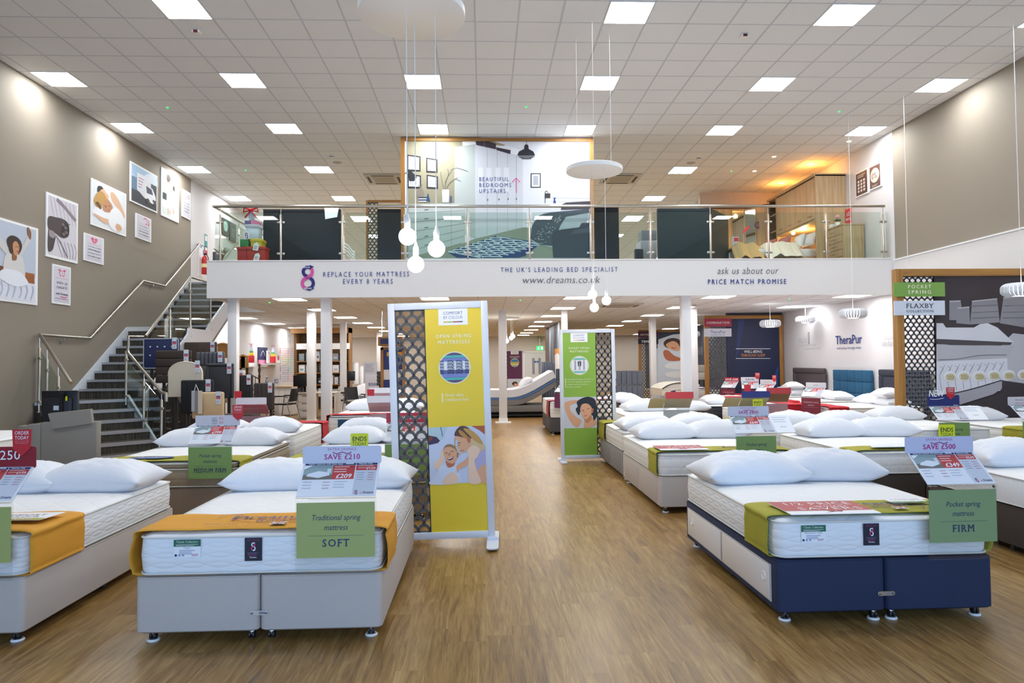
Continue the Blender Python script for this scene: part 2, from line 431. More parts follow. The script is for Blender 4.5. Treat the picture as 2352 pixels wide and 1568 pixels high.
# ================================================================= the room
XL, XR, ZC, YM, ZM, ZL, YB = -7.45, 8.60, 6.31, 14.2, 3.64, 2.90, 36.6
GX0, GY0 = -7.275, 9.01
TAUPE = M('93887a', .75, kind='wall'); TILE = M('eceded', .9, kind='wall'); TBAR = M('cbced2', .6)  # grey of the T-bars stands in for shade in the tile recesses
SOFT = M('dcdbde', .7, kind='wall'); FASCIA = M('e1dedc', .6, kind='wall'); DARKW = M('4b4f5a', .7, kind='wall'); CREAMW = M('cfc8bf', .75, kind='wall')
struct(MB().box(XL - .2, XR + .3, -5.2, YB + .2, -.12, 0, floor_mat()), 'floor')
mb = MB(); mb.box(XL - .2, XR + .3, -5.2, YB + .2, ZC, ZC + .12, TILE)
k = -1
def tbars(mb, x0, x1, y0, y1, z, gx, gy):
    n = int((x0 - gx) / .6) - 2
    while gx + n * .6 < x1:
        x = gx + n * .6
        if x > x0: mb.box(x - .012, x + .012, y0, y1, z - .004, z + .01, TBAR)
        n += 1
    n = int((y0 - gy) / .6) - 2
    while gy + n * .6 < y1:
        y = gy + n * .6
        if y > y0: mb.box(x0, x1, y - .009, y + .009, z - .0035, z + .01, TBAR)
        n += 1
tbars(mb, XL, XR, -5, YB, ZC, GX0, GY0)
struct(mb, 'ceiling')
# mezzanine: slab, underside ceiling, white fascia
mb = MB(); mb.box(-5.5, XR + .1, YM + .02, YB, ZL + .03, ZM - .01, M('9f8d74', .6)); mb.box(XL - .1, -5.5, 18.12, YB, ZL + .03, ZM - .01, M('9f8d74', .6))
struct(mb, 'floor_mezzanine')
mb = MB(); mb.box(-5.5, XR + .1, YM + .03, YB, ZL, ZL + .03, TILE); mb.box(XL - .1, -5.5, 18.12, YB, ZL, ZL + .03, TILE)
tbars(mb, -5.5, XR, YM + .05, YB, ZL, -7.3, 14.25); tbars(mb, XL, -5.5, 18.15, YB, ZL, -7.3, 14.25)
struct(mb, 'ceiling_lower')
mb = MB(); mb.box(-5.54, XR, YM, YM + .03, ZL - .01, ZM, FASCIA); mb.box(-5.54, XR, YM - .012, YM + .045, ZM - .012, ZM + .012, FASCIA)
mb.box(-5.535, -5.5, YM + .046, 18.12, ZL - .009, ZM - .001, FASCIA); mb.box(XL, -5.536, 18.08, 18.12, ZL - .01, ZM, FASCIA)
struct(mb, 'trim_fascia')
# walls
mb = MB(); mb.box(XL - .2, XL, -5.2, 18.06, 0, ZC, TAUPE); struct(mb, 'wall_left')
mb = MB(); mb.box(XL - .2, XL + .004, 18.06, YB + .2, 0, ZC, SOFT); struct(mb, 'wall_left_rear')
mb = MB(); mb.box(XR, XR + .2, -5.2, 14.12, 0, ZC, TAUPE); struct(mb, 'wall_right')
mb = MB(); mb.box(XR - .03, XR + .02, -5.2, 14.12, 0, 3.58, FASCIA); mb.box(XR - .05, XR + .02, -5.2, 14.12, 3.58, 3.61, WPAINT); mb.box(XR - .004, XR + .2, 14.12, YB + .2, 0, ZC, SOFT)
struct(mb, 'wall_right_rear')
mb = MB(); mb.box(XR - .012, XR, 19.9, YB, 0, ZL, DARKW); struct(mb, 'wall_right_dark')
mb = MB(); mb.box(XL - .2, XR + .2, YB, YB + .2, 0, ZC, CREAMW); struct(mb, 'wall_back')
mb = MB()
mb.box(XL - .2, -6.2, -5.2, -5, 0, ZC, SOFT); mb.box(7.4, XR + .2, -5.2, -5, 0, ZC, SOFT); mb.box(-6.2, 7.4, -5.2, -5, 4.3, ZC, SOFT); mb.box(-6.2, 7.4, -5.2, -5, 0, .15, SOFT)
struct(mb, 'wall_front')
mb = MB()
for i in range(7):
    x = -6.2 + i * 13.6 / 6; mb.box(x - .04, x + .04, -5.15, -5.05, .15, 4.3, M('4a4c50', .5))
mb.box(-6.2, 7.4, -5.15, -5.05, 2.55, 2.62, M('4a4c50', .5))
wf = mb.build('window_1', kind='structure')
mb = MB(); mb.box(-6.2, 7.4, -5.105, -5.095, .15, 4.3, GLASS); mb.build('window_pane', wf)
# skirting
mb = MB(); mb.box(XL, XL + .015, -5, 11.2, 0, .1, WHITE); struct(mb, 'baseboard_left')
mb = MB(); mb.box(XR - .05, XR - .03, -5, YB, 0, .1, WHITE); struct(mb, 'baseboard_right')
# columns under and beside the mezzanine
for x0, x1, Y, wid in ((523, 550, 14.5, .18), (736, 764, 14.5, .195), (704, 727, 18.1, .20), (780, 797, 22.3, .18), (862, 880, 30.0, .2), (1145, 1163, 17.9, .2), (1289, 1303, 18.3, .16), (1490, 1507, 21.9, .19), (1561, 1588, 14.5, .19), (1589, 1597, 17.9, .16)):
    c = ony((x0 + x1) / 2, 760, Y).x
    mb = MB(); mb.box(c - wid / 2, c + wid / 2, Y - wid / 2, Y + wid / 2, 0, ZL, M('e4e2e2', .55), .006)
    mb.box(c - wid / 2 - .012, c + wid / 2 + .012, Y - wid / 2 - .012, Y + wid / 2 + .012, 0, .12, WHITE); mb.box(c - wid / 2 - .1, c + wid / 2 + .1, Y - wid / 2 - .06, Y + wid / 2 + .06, 0, .02, WHITE)
    mb.box(c - wid / 2 - .015, c + wid / 2 + .015, Y - wid / 2 - .015, Y + wid / 2 + .015, ZL - .02, ZL, WHITE)
    struct(mb, 'column')

# ================================================================= ceiling lights
PANEL_UP = emit('f6fbff', 19.0); PANEL_LOW = emit('fffdfa', 14.0)
ORD = ['first', 'second', 'third', 'fourth', 'fifth', 'sixth', 'seventh', 'eighth', 'ninth', 'tenth', 'eleventh']
def make_light(z, m, nm):
    t = thing('ceiling_light', '', 'ceiling light', (0, 0, z))
    fr = MB()
    a, w = .298, .288
    for x0, x1, y0, y1 in ((-a, a, -a, -w), (-a, a, w, a), (-a, -w, -w, w), (w, a, -w, w)): fr.box(x0, x1, y0, y1, -.012, -.001, WHITE)
    fr.build('frame', t)
    d = MB(); d.quad((-w, -w, -.008), (-w, w, -.008), (w, w, -.008), (w, -w, -.008), m); d.build('diffuser', t)
    return t
first = make_light(ZC, PANEL_UP, 'u'); used = [0]
cols = [-6.975, -3.975, -.975, 2.025, 5.025, 8.025]
rows = [5.71, 9.31, 11.71, 14.11, 17.11, 20.11, 23.11, 26.11, 29.11, 32.11, 35.11]  # nearest row is out of view, added for lighting
for r, y in enumerate(rows):
    for c, x in enumerate(cols):
        if abs(y - 9.31) < .1 and c in (0, 2): continue
        if y > 15 and c == 5 and y < 22: continue
        lb = 'square light panel in the high ceiling, %s row from the front, %s from left' % (ORD[r - 1], ORD[c]) if r else 'square light panel in the high ceiling, added unseen row nearest the shop window, %s from left' % ORD[c]
        if not used[0]:
            first.location = (x, y, ZC); first['label'] = lb; used[0] = 1; first['group'] = 'high ceiling light panels'
        else: copy_tree(first, (x, y, ZC), 0, lb)
low = make_light(ZL, PANEL_LOW, 'l'); low['group'] = 'mezzanine ceiling light panels'; fl = True
for r, y in enumerate([14.62, 17.5, 20.45, 23.35, 26.3, 29.2, 32.2, 34.9]):
    for c, x in enumerate([-6.9, -4.0, -1.0, 2.02, 5.02, 7.92]):
        if x < -6 and y < 18.5: continue
        lb = 'square light panel under the mezzanine, %s row behind fascia, %s from left' % (ORD[r], ORD[c])
        if fl: low.location = (x, y, ZL); low['label'] = lb; fl = False
        else: copy_tree(low, (x, y, ZL), 0, lb)

# ================================================================= camera, world
cam = bpy.data.cameras.new('camera'); co = bpy.data.objects.new('camera', cam); COL.objects.link(co)
cam.sensor_fit = 'HORIZONTAL'; cam.sensor_width = 36; cam.lens = 36 * F_PX / 2352; cam.clip_end = 200; cam.clip_start = .05
d0 = ray(1176, 784).normalized(); r0 = (ray(1276, 784) - ray(1176, 784)).normalized(); u0 = (ray(1176, 684) - ray(1176, 784)).normalized()
co.matrix_world = Matrix(((r0.x, u0.x, -d0.x, 0), (r0.y, u0.y, -d0.y, 0), (r0.z, u0.z, -d0.z, HC), (0, 0, 0, 1)))
SC.camera = co
w = bpy.data.worlds.new('daylight'); SC.world = w; w.use_nodes = True
w.node_tree.nodes['Background'].inputs[0].default_value = (.45, .61, 1.0, 1); w.node_tree.nodes['Background'].inputs[1].default_value = 3.3
pl = bpy.data.lights.new('window_portal', 'AREA'); pl.shape = 'RECTANGLE'; pl.size = 13.6; pl.size_y = 4.1; pl.cycles.is_portal = True
po = bpy.data.objects.new('window_portal', pl); COL.objects.link(po); po.location = (.6, -5.0, 2.2); po.rotation_euler = (rad(90), 0, 0)
po.rotation_euler = (rad(90), 0, 0)
SC.view_settings.view_transform = 'Standard'; SC.view_settings.look = 'None'; SC.view_settings.gamma = 1; SC.view_settings.use_curve_mapping = False
SC.view_settings.exposure = .98
SC.cycles.use_denoising = True; SC.cycles.max_bounces = 7; SC.cycles.diffuse_bounces = 4; SC.cycles.glossy_bounces = 4; SC.cycles.transparent_max_bounces = 24
SC.cycles.use_adaptive_sampling = True; SC.cycles.adaptive_threshold = .03; SC.cycles.sample_clamp_indirect = 6; SC.cycles.caustics_reflective = False; SC.cycles.caustics_refractive = False
# ================================================================= staircase
CARPET = carpet(); NOSE = M('b9bcc4', .35, .6); STRW = M('dfe1e8', .5)
stair = thing('staircase', 'carpeted staircase with pale metal nosings climbing beside the taupe wall', 'staircase', (0, 0, 0))
d45 = Vector((.7071, -.7071, 0)); w45 = Vector((.7071, .7071, 0)); S0 = Vector((-7.43, 11.87, 0)); ZA = .95
def A(s, t, z): return S0 + d45 * s + w45 * t + Vector((0, 0, z))
mA = Matrix(((.7071, .7071, 0, S0.x), (-.7071, .7071, 0, S0.y), (0, 0, 1, 0), (0, 0, 0, 1)))
TA, RA = .36, .158
for i in range(1, 6):
    z = ZA - RA * i
    mb = MB(); mb.box(TA * (i - 1) - .01, TA * i, .02, 1.41, max(0, z - .3), z, CARPET, mx=mA); st = mb.build('step', stair)
    mb = MB(); mb.box(TA * i - .05, TA * i + .012, .02, 1.41, z - .045, z + .004, NOSE, mx=mA); mb.build('nosing', st)
mb = MB(); mb.prism([(-7.43, 11.87), (-6.43, 12.87), (-6.2, 13.1), (-6.2, 13.13), (-7.43, 13.13)], .6, ZA, CARPET); st = mb.build('landing', stair)
mb = MB(); mb.box(-.05, .012, .0, 1.43, ZA - .045, ZA + .004, NOSE, mx=mA); mb.build('nosing', st)
mb = MB(); mb.box(-7.43, -6.2, 14.87, 15.92, 2.05, 2.27, CARPET); mb.build('landing', stair)
for k in range(8):
    y, z = 13.11 + .255 * k, 1.13 + .163 * k
    mb = MB(); mb.box(-7.43, -6.2, y, y + .27, z - .19, z, CARPET); st = mb.build('step', stair)
    mb = MB(); mb.box(-7.43, -6.2, y - .012, y + .05, z - .04, z + .004, NOSE); mb.build('nosing', st)
for k in range(1, 9):
    y, z = 15.9 + .28 * (k - 1), 2.27 + .1712 * k
    mb = MB(); mb.box(-7.43, -6.2, y, y + .30, z - .2, z, CARPET); st = mb.build('step', stair)
    mb = MB(); mb.box(-7.43, -6.2, y - .012, y + .05, z - .04, z + .004, NOSE); mb.build('nosing', st)
def yzprism(mb, pts, x0, x1, mat):
    n = len(pts); v = [(x0, a, b) for a, b in pts] + [(x1, a, b) for a, b in pts]
    mb.add(v, [list(range(n)), list(range(n, 2 * n))[::-1]] + [(i, n + i, n + (i + 1) % n, (i + 1) % n) for i in range(n)], mat)
mb = MB()
yzprism(mb, [(12.95, 1.12), (14.85, 2.36), (15.9, 2.42), (18.05, 3.76), (18.05, 3.3), (15.9, 1.95), (14.9, 1.95), (12.95, .7)], -7.442, -7.41, STRW)
mb.build('wall_stringer', stair)
mb = MB()
yzprism(mb, [(13.05, 1.05), (14.85, 2.2), (14.9, 2.33), (15.85, 2.33), (15.95, 2.45), (18.05, 3.72), (18.05, 3.3), (15.95, 1.98), (14.9, 1.98), (13.05, .72)], -6.21, -6.17, STRW)
mb.build('stringer', stair)
mb = MB()
v = [A(-.02, 1.42, ZA + .08), A(TA * 6 - .3, 1.42, -.0), A(-.02, 1.42, .55), A(-.02, 1.46, ZA + .08), A(TA * 6 - .3, 1.46, 0), A(-.02, 1.46, .55)]
mb.add(v, [(0, 1, 2), (5, 4, 3), (0, 3, 4, 1), (1, 4, 5, 2), (2, 5, 3, 0)], STRW); mb.build('stringer', stair)
mb = MB(); v = []
for x in (-7.43, -6.21): v += [(x, 13.1, .62), (x, 14.9, 1.88), (x, 15.92, 1.88), (x, 18.08, 3.2), (x, 18.08, 3.15), (x, 15.92, 1.83), (x, 14.9, 1.83), (x, 13.1, .57)]
mb.add(v, [(0, 1, 9, 8), (1, 2, 10, 9), (2, 3, 11, 10), (7, 15, 14, 6), (6, 14, 13, 5), (5, 13, 12, 4)], WPAINT); mb.build('soffit', stair)
mb = MB(); mb.box(-6.24, -6.2, 13.1, 14.9, 0, .62, WPAINT); mb.box(-6.24, -6.2, 14.9, 18.1, 0, 1.85, WPAINT); mb.build('understair_panel', stair)
# handrail fixed to the wall
hr = thing('handrail', 'stainless steel handrail bracketed to the taupe wall above the stairs', 'handrail', (0, 0, 0))
sA = 1.75
e = A(sA, .06, 0)
path = [(e.x, e.y, 2.07 - RA / TA * sA), (-7.37, 11.9, 2.08), (-7.37, 13.38, 2.07), (-7.37, 15.4, 3.39), (-7.37, 16.45, 3.39), (-7.37, 18.42, 4.70), (-7.43, 18.46, 4.70)]
mb = MB(); mb.tube(path, .026, STEEL, 12); mb.build('rail', hr)
for y, z in ((12.6, 2.07), (13.75, 2.30), (14.75, 2.95), (15.9, 3.39), (16.9, 3.68), (17.8, 4.28)):
    mb = MB(); mb.tube([(-7.37, y, z - .02), (-7.38, y, z - .08), (-7.45, y, z - .09)], .007, CHROME, 8); mb.lathe([(.03, 0), (.03, .012)], CHROME, 14, Matrix.Translation((-7.45, y, z - .09)) @ Matrix.Rotation(rad(90), 4, 'Y')); mb.build('bracket', hr)
def post(parent, p, z0, z1, zr, side, clamps=2, r=.021):
    """upright tube, slim pin up to the rail, glass clamps as sub-parts"""
    mb = MB(); mb.lathe([(r, z0), (r, z1), (r * .6, z1 + .012)], STEEL, 12, Matrix.Translation((p[0], p[1], 0))); mb.lathe([(.008, z1), (.008, zr)], STEEL, 8, Matrix.Translation((p[0], p[1], 0)))
    mb.lathe([(.04, z0), (.04, z0 + .012)], STEEL, 14, Matrix.Translation((p[0], p[1], 0)))
    o = mb.build('post', parent); sd = Vector(side).normalized()
    for f in (.16, .84):
        z = z0 + (z1 - z0) * f
        c = MB()
        for sg in (-1, 1):
            q = Vector((p[0], p[1], z)) + sd * (.045 * sg)
            ang = math.atan2(sd.y, sd.x)
            c.box(-.035, .035, -.014, .014, -.022, .022, STEEL, .01, mx=Matrix.Translation(q) @ Matrix.Rotation(ang, 4, 'Z'))
        c.build('glass_clamp', o)
    return o
def pane(parent, a, b, za0, za1, zb0, zb1, th=.005):
    a = Vector((a[0], a[1], 0)); b = Vector((b[0], b[1], 0)); n = (b - a).cross(Vector((0, 0, 1))).normalized() * th
    P = [(a, za0), (b, zb0), (b, zb1), (a, za1)]
    v = [p + n + Vector((0, 0, z)) for p, z in P] + [p - n + Vector((0, 0, z)) for p, z in P]
    mb = MB(); mb.add(v, [(0, 1, 2, 3), (7, 6, 5, 4), (0, 4, 5, 1), (1, 5, 6, 2), (2, 6, 7, 3), (3, 7, 4, 0)], GLASS); return mb.build('glass_panel', parent)
# left-hand side of the bottom flight
bl = thing('glass_balustrade', 'steel and glass balustrade beside the bottom steps, against the taupe wall', 'balustrade', (0, 0, 0))
for s in (.03, .48, 1.1):
    p = A(s, .06, 0); z0 = max(0, ZA - RA / TA * (s + .1)); zr = 2.07 - RA / TA * s
    post(bl, p, z0 - .1, zr - .2, zr - .02, d45)
for s0, s1 in ((.1, .42), (.54, 1.04)):
    a, b = A(s0, .06, 0), A(s1, .06, 0); z = lambda s: 2.07 - RA / TA * s
    pane(bl, a, b, z(s0) - .95, z(s0) - .22, z(s1) - .95, z(s1) - .22)
# right-hand side of the bottom flight
br = thing('glass_balustrade', 'steel and glass balustrade ending in a curled handrail at the stair foot', 'balustrade', (0, 0, 0))
zt = lambda s: 2.0 - .45 * s
P = [(-6.2, 13.12, 2.08), (-6.42, 12.9, 2.08), (-6.42, 12.88, 1.85)]
for s in (.1, 1.62): q = A(s, 1.40, 0); P.append((q.x, q.y, 1.82 - .44 * s))
q = A(1.8, 1.40, 0); P.append((q.x, q.y, 1.09)); q = A(1.82, 1.40, 0); P.append((q.x, q.y, .96))
mb = MB(); mb.tube(P, .026, STEEL, 12); mb.build('handrail', br)
for s in (.0, .85, 1.62):
    q = A(s, 1.40, 0); z0 = max(0, ZA - .44 * s - .1); post(br, q, z0, 1.82 - .44 * s - .13 + (.12 if s == 0 else 0), 1.82 - .44 * s, d45)
for s0, s1 in ((.07, .78), (.92, 1.55)):
    z = lambda s: 1.82 - .44 * s
    pane(br, A(s0, 1.40, 0), A(s1, 1.40, 0), z(s0) - .9, z(s0) - .15, z(s1) - .9, z(s1) - .15)
# beside the middle and top flights
bm_ = thing('glass_balustrade', 'steel and glass balustrade beside the upper stair flight, left of the white fascia', 'balustrade', (0, 0, 0))
mb = MB(); mb.tube([(-6.19, 13.05, 2.09), (-6.19, 15.0, 3.42), (-6.19, 15.9, 3.42), (-6.19, 17.9, 4.66)], .026, STEEL, 12); mb.build('handrail', bm_)
for y, z0, zr in ((14.05, 1.65, 2.77), (15.0, 2.15, 3.42), (16.1, 2.35, 3.54)): post(bm_, (-6.19, y), z0, zr - .12, zr, (0, 1, 0))
for y0, y1, a0, a1, b0, b1 in ((13.15, 13.97, 1.2, 2.0, 1.75, 2.55), (14.13, 14.92, 1.85, 2.65, 2.4, 3.2), (15.08, 16.02, 2.45, 3.3, 2.45, 3.35)):
    pane(bm_, (-6.19, y0), (-6.19, y1), a0, a1, b0, b1)

# ================================================================= mezzanine balustrade
mz = thing('glass_balustrade', 'long glass balustrade with steel posts along the mezzanine edge above the fascia', 'balustrade', (0, 0, 0))
YR = YM + .06
px = [506, 645, 787, 930, 1074, 1216, 1356, 1494, 1632, 1765, 1898, 2029]
xs = [ony(p, 535, YR).x for p in px]
mb = MB(); mb.tube([(-5.42, 17.9, 4.76), (-5.42, YR, 4.76), (XR - .12, YR, 4.76)], .03, STEEL, 12); mb.build('handrail', mz)
for i, x in enumerate(xs): post(mz, (x, YR), ZM, 4.58, 4.74, (1, 0, 0))
for x0, x1 in zip(xs[:-1], xs[1:]): pane(mz, (x0 + .05, YR), (x1 - .05, YR), ZM + .04, 4.63, ZM + .04, 4.63)
pane(mz, (xs[-1] + .05, YR), (XR - .05, YR), ZM + .04, 4.63, ZM + .04, 4.63)
for y in (15.7, 17.2): post(mz, (-5.42, y), ZM, 4.58, 4.74, (0, 1, 0))
for y0, y1 in ((YR + .06, 15.64), (15.76, 17.14)): pane(mz, (-5.42, y0), (-5.42, y1), ZM + .04, 4.63, ZM + .04, 4.63)

# ================================================================= lettering on the fascia
def lettering(name, label, rows, Y, n=(0, -1, 0)):
    """rows: (text, x centre px, baseline px, cap height px, material, style, shear, spacing, width px)"""
    mb = MB()
    for body, cx, by, hp, mat, st, sh, spc, wp in rows:
        o = ony(cx, by, Y); k = Y / F_PX
        c = Card(mb, o, (1, 0, 0), (0, 0, 1)); c.text(body, 0, 0, hp * k, mat, 2, 'C', st, spc, sh, fit=wp * k)
    return mb.build(name, label=label, cat='lettering')
YF = YM - .013
lettering('wall_lettering', 'navy capitals REPLACE YOUR MATTRESS EVERY 8 YEARS on the white fascia', [('REPLACE YOUR MATTRESS', 841, 635, 11, NAVYINK, 'r', 0, 1.6, 196), ('EVERY 8 YEARS', 845, 651.5, 11, NAVYINK, 'r', 0, 1.6, 114)], YF)
lettering('wall_lettering', 'lettering THE UK\u2019S LEADING BED SPECIALIST with a web address, centre of fascia', [('THE UK\u2019S LEADING BED SPECIALIST', 1285, 624, 10.5, NAVYINK, 'r', 0, 1.6, 272), ('www.dreams.co.uk', 1288, 650, 16, GREYINK, 'l', .22, 1.05, 180)], YF)
lettering('wall_lettering', 'lettering ask us about our PRICE MATCH PROMISE, right end of fascia', [('ask us about our', 1717, 629, 16, GREYINK, 'l', .22, 1.1, 145), ('PRICE MATCH PROMISE', 1716, 652, 11, NAVYINK, 'b', 0, 1.6, 187)], YF)
def eight(c, cx, cy, h, navy, pink, l=2, words=True, bg=None):
    """the two-ribbon figure eight of arrows: cx, cy centre, h height"""
    r1, r2 = h * .245, h * .285; w = h * .128; y1, y2 = cy + h * .255, cy - h * .215
    c.ring(cx, y1, r1, w, navy, l, 30, 60, 270); c.ring(cx, y1, r1, w, pink, l, 20, -60, 50)
    c.ring(cx, y2, r2, w, pink, l, 24, 110, 245); c.ring(cx, y2, r2, w, navy, l, 30, -105, 70)
    c.stroke([(cx + r1 * .72, y1 - r1 * .45), (cx + h * .03, cy + h * .03), (cx - r2 * .7, y2 + r2 * .45)], w * 1.05, pink, l + 1)
    c.stroke([(cx - r1 * .35, y1 - r1 * .8), (cx - h * .02, cy + h * .05)], w * .9, navy, l)
    c.poly([(cx + r1 * .30, y1 + r1 * .30), (cx + r1 * .30, y1 + r1 * 1.12), (cx + r1 * 1.0, y1 + r1 * .85)], navy, l + 1)
    c.poly([(cx + r2 * .1, y2 - r2 * .45), (cx + r2 * .1, y2 - r2 * 1.15), (cx + r2 * .95, y2 - r2 * .75)], navy, l + 1)
mb = MB(); o = ony(707, 638, YF); k = YF / F_PX; c = Card(mb, o, (1, 0, 0), (0, 0, 1), .0012)
NV2 = M('1d1f6e', .5); eight(c, 0, 0, 56 * k, NV2, M('d4529c', .5))
c.text('REPLACE', -4 * k, 22.5 * k, 3.2 * k, WHITE, 5, 'C', 'b', 1, 0, fit=18 * k); c.text('EVERY', 0, -1.5 * k, 3.2 * k, NV2, 5, 'C', 'b', fit=12 * k); c.text('8 YEARS', 1 * k, -25.5 * k, 3.2 * k, WHITE, 5, 'C', 'b', fit=17 * k)
mb.build('wall_logo', label='navy and pink ribbon figure eight with REPLACE EVERY 8 YEARS on the fascia', cat='logo')
# ================================================================= posters on the left wall
XW = XL + .022
FR = M('f3f3f4', .5)
def poster(name, label, q, cat='poster'):
    """q: four corners read on the wall plane (tl, tr, br, bl); board with real thickness, its print drawn on top"""
    t = thing(name, label, cat, (0, 0, 0), group='prints on the taupe wall')
    c = [onx(a, b, XW) for a, b in q]
    y0, y1 = (c[0].y + c[3].y) / 2, (c[1].y + c[2].y) / 2; z0, z1 = (c[2].z + c[3].z) / 2, (c[0].z + c[1].z) / 2
    mb = MB(); mb.box(XL + .003, XW, y0, y1, z0, z1, FR); mb.build('board', t)
    pr = MB(); card = Card(pr, (XW, y0, z0), (0, 1, 0), (0, 0, 1), .0012); W, H = y1 - y0, z1 - z0
    def fin(): return pr.build('print', t)
    # n points to +x
    return card, W, H, fin
def U(card, W, H):
    """helper drawing in 0..1 poster units"""
    class K: pass
    k = K()
    k.rect = lambda a, b, c_, d, m, l=2: card.rect(a * W, b * H, c_ * W, d * H, m, l)
    k.poly = lambda pts, m, l=2, s=True: card.poly([(a * W, b * H) for a, b in pts], m, l, s)
    k.circ = lambda a, b, r, m, l=2, ry=None: card.circ(a * W, b * H, r * W, m, l, 28, None if ry is None else ry * H)
    k.stroke = lambda pts, w, m, l=2: card.stroke([(a * W, b * H) for a, b in pts], w * W, m, l)
    k.text = lambda s, a, b, h, m, l=3, st='r', sh=0, fit=None, sp=1: card.text(s, a * W, b * H, h * H, m, l, 'C', st, sp, sh, fit=None if fit is None else fit * W)
    return k
SKIN = M('c98f68', .6); SKIN2 = M('e3b795', .6); SKIN3 = M('8d5a3c', .6); HAIRB = M('3a2417', .6); HAIRK = M('16171d', .5); BLOND = M('c79a52', .6); BED = M('dfe3ee', .6); BEDS = M('b9c3d8', .6); PALE = M('c9d0de', .6); WPR = M('f4f5f8', .6)
# 1 woman stretching in bed
c, W, H, fin = poster('photo_poster', 'photo print of a woman stretching her arms in bed, lowest on the taupe wall', [(-62, 478), (88, 527), (86, 697), (-62, 687)])
k = U(c, W, H)
k.rect(.04, .03, .96, .97, M('bcc6d6', .6), 1); k.rect(.04, .03, .96, .35, BED, 2)
k.rect(.04, .30, .60, .42, M('6b3a22', .5), 3); k.rect(.62, .27, .94, .40, M('a45f2e', .5), 3)
for i in range(8): k.rect(.64 + i * .037, .28, .645 + i * .037, .37, M('70401f', .5), 4)
k.poly([(.46, .30), (.44, .5), (.50, .60), (.60, .57), (.66, .60), (.74, .56), (.76, .30)], M('d8d5d3', .6), 5)
k.poly([(.46, .58), (.28, .74), (.18, .86), (.23, .90), (.36, .78), (.53, .63)], M('cfccca', .6), 5); k.poly([(.20, .85), (.14, .93), (.17, .98), (.24, .90)], SKIN, 6)
k.poly([(.69, .58), (.80, .72), (.86, .83), (.82, .88), (.74, .74), (.64, .63)], M('cfccca', .6), 5); k.poly([(.82, .86), (.80, .95), (.82, .98), (.87, .92), (.86, .83)], SKIN3, 6)
k.poly([(.50, .66), (.48, .76), (.56, .82), (.67, .80), (.72, .72), (.68, .62), (.60, .58), (.53, .60)], HAIRB, 6); k.poly([(.58, .62), (.57, .72), (.62, .76), (.67, .71), (.66, .62), (.62, .58)], SKIN, 7); k.poly([(.56, .52), (.57, .61), (.63, .60), (.63, .53)], SKIN3, 6)
k.stroke([(.61, .695), (.63, .69)], .008, HAIRB, 8); k.stroke([(.645, .695), (.66, .70)], .008, HAIRB, 8); k.stroke([(.625, .64), (.645, .633), (.66, .645)], .01, M('9b3b35', .5), 8)
k.poly([(.36, .28), (.40, .37), (.52, .40), (.68, .39), (.78, .33), (.82, .25), (.6, .2)], M('e7ebf4', .6), 7)
for i in range(9): k.stroke([(.08 + i * .1, .06), (.12 + i * .1, .14 + .02 * (i % 3)), (.10 + i * .1, .24)], .018, BEDS, 6)
fin()
# 2 hands tufting a mattress
c, W, H, fin = poster('photo_poster', 'dark toned photo print of two hands stitching a mattress, above the wake up print', [(107, 440), (180, 468), (178, 606), (106, 588)])
k = U(c, W, H); D1 = M('4b3f42', .6); D2 = M('30282b', .6); D3 = M('756668', .6)
k.rect(.05, .04, .95, .96, M('d6d2da', .6), 1)
for i in range(7): k.stroke([(.10 + i * .12, .95), (.16 + i * .12, .80), (.24 + i * .115, .60)], .014, M('a79fa9', .6), 2)
k.stroke([(.30, .94), (.55, .86), (.92, .70)], .07, M('8b8089', .6), 3)
for i in range(6): k.stroke([(.32 + i * .11, .30), (.40 + i * .11, .18), (.50 + i * .08, .05)], .016, M('8f8590', .6), 2)
k.stroke([(.28, .36), (.45, .25), (.66, .06)], .03, M('7d747e', .6), 3)
k.poly([(.05, .62), (.05, .44), (.25, .40), (.42, .36), (.55, .36), (.68, .42), (.70, .55), (.64, .63), (.48, .66), (.28, .65)], D1, 4)
k.poly([(.42, .40), (.55, .38), (.68, .44), (.69, .55), (.60, .61), (.50, .58)], D2, 5)
for a, b in ((.50, .57), (.58, .53), (.60, .46), (.52, .42)): k.circ(a, b, .05, D3, 6, .024)
k.poly([(.05, .40), (.05, .10), (.18, .12), (.24, .24), (.27, .34), (.22, .41), (.12, .42)], D1, 4); k.poly([(.08, .42), (.22, .41), (.26, .36), (.2, .31), (.08, .33)], M('9c9497', .6), 5)
k.stroke([(.63, .58), (.72, .61)], .012, D2, 6)
fin()
# 3 sleeping couple
c, W, H, fin = poster('photo_poster', 'photo print of a fair haired woman asleep, dark haired man behind, on taupe wall', [(210, 409), (291, 445), (289, 542), (209, 517)])
k = U(c, W, H)
k.rect(.04, .04, .96, .96, M('e6ebee', .6), 1)
k.poly([(.52, .86), (.62, .89), (.78, .76), (.94, .52), (.94, .42), (.86, .46), (.72, .58), (.56, .70)], SKIN2, 2)
k.poly([(.16, .74), (.19, .86), (.30, .90), (.40, .82), (.46, .78), (.46, .68), (.36, .66)], SKIN2, 2); k.poly([(.15, .76), (.17, .88), (.26, .91), (.31, .88), (.24, .82), (.22, .74)], HAIRK, 3)
k.poly([(.30, .44), (.34, .66), (.46, .68), (.58, .58), (.56, .46), (.44, .38)], SKIN, 4)
k.poly([(.06, .52), (.10, .66), (.20, .78), (.32, .79), (.40, .70), (.36, .62), (.30, .52), (.24, .40), (.16, .40)], BLOND, 5); k.poly([(.10, .50), (.16, .44), (.24, .40), (.26, .46), (.18, .54)], M('6d4a24', .6), 6)
k.stroke([(.36, .52), (.40, .50)], .012, HAIRB, 6); k.stroke([(.47, .56), (.50, .55)], .012, HAIRB, 6); k.stroke([(.44, .45), (.49, .455)], .014, M('b5574e', .5), 6)
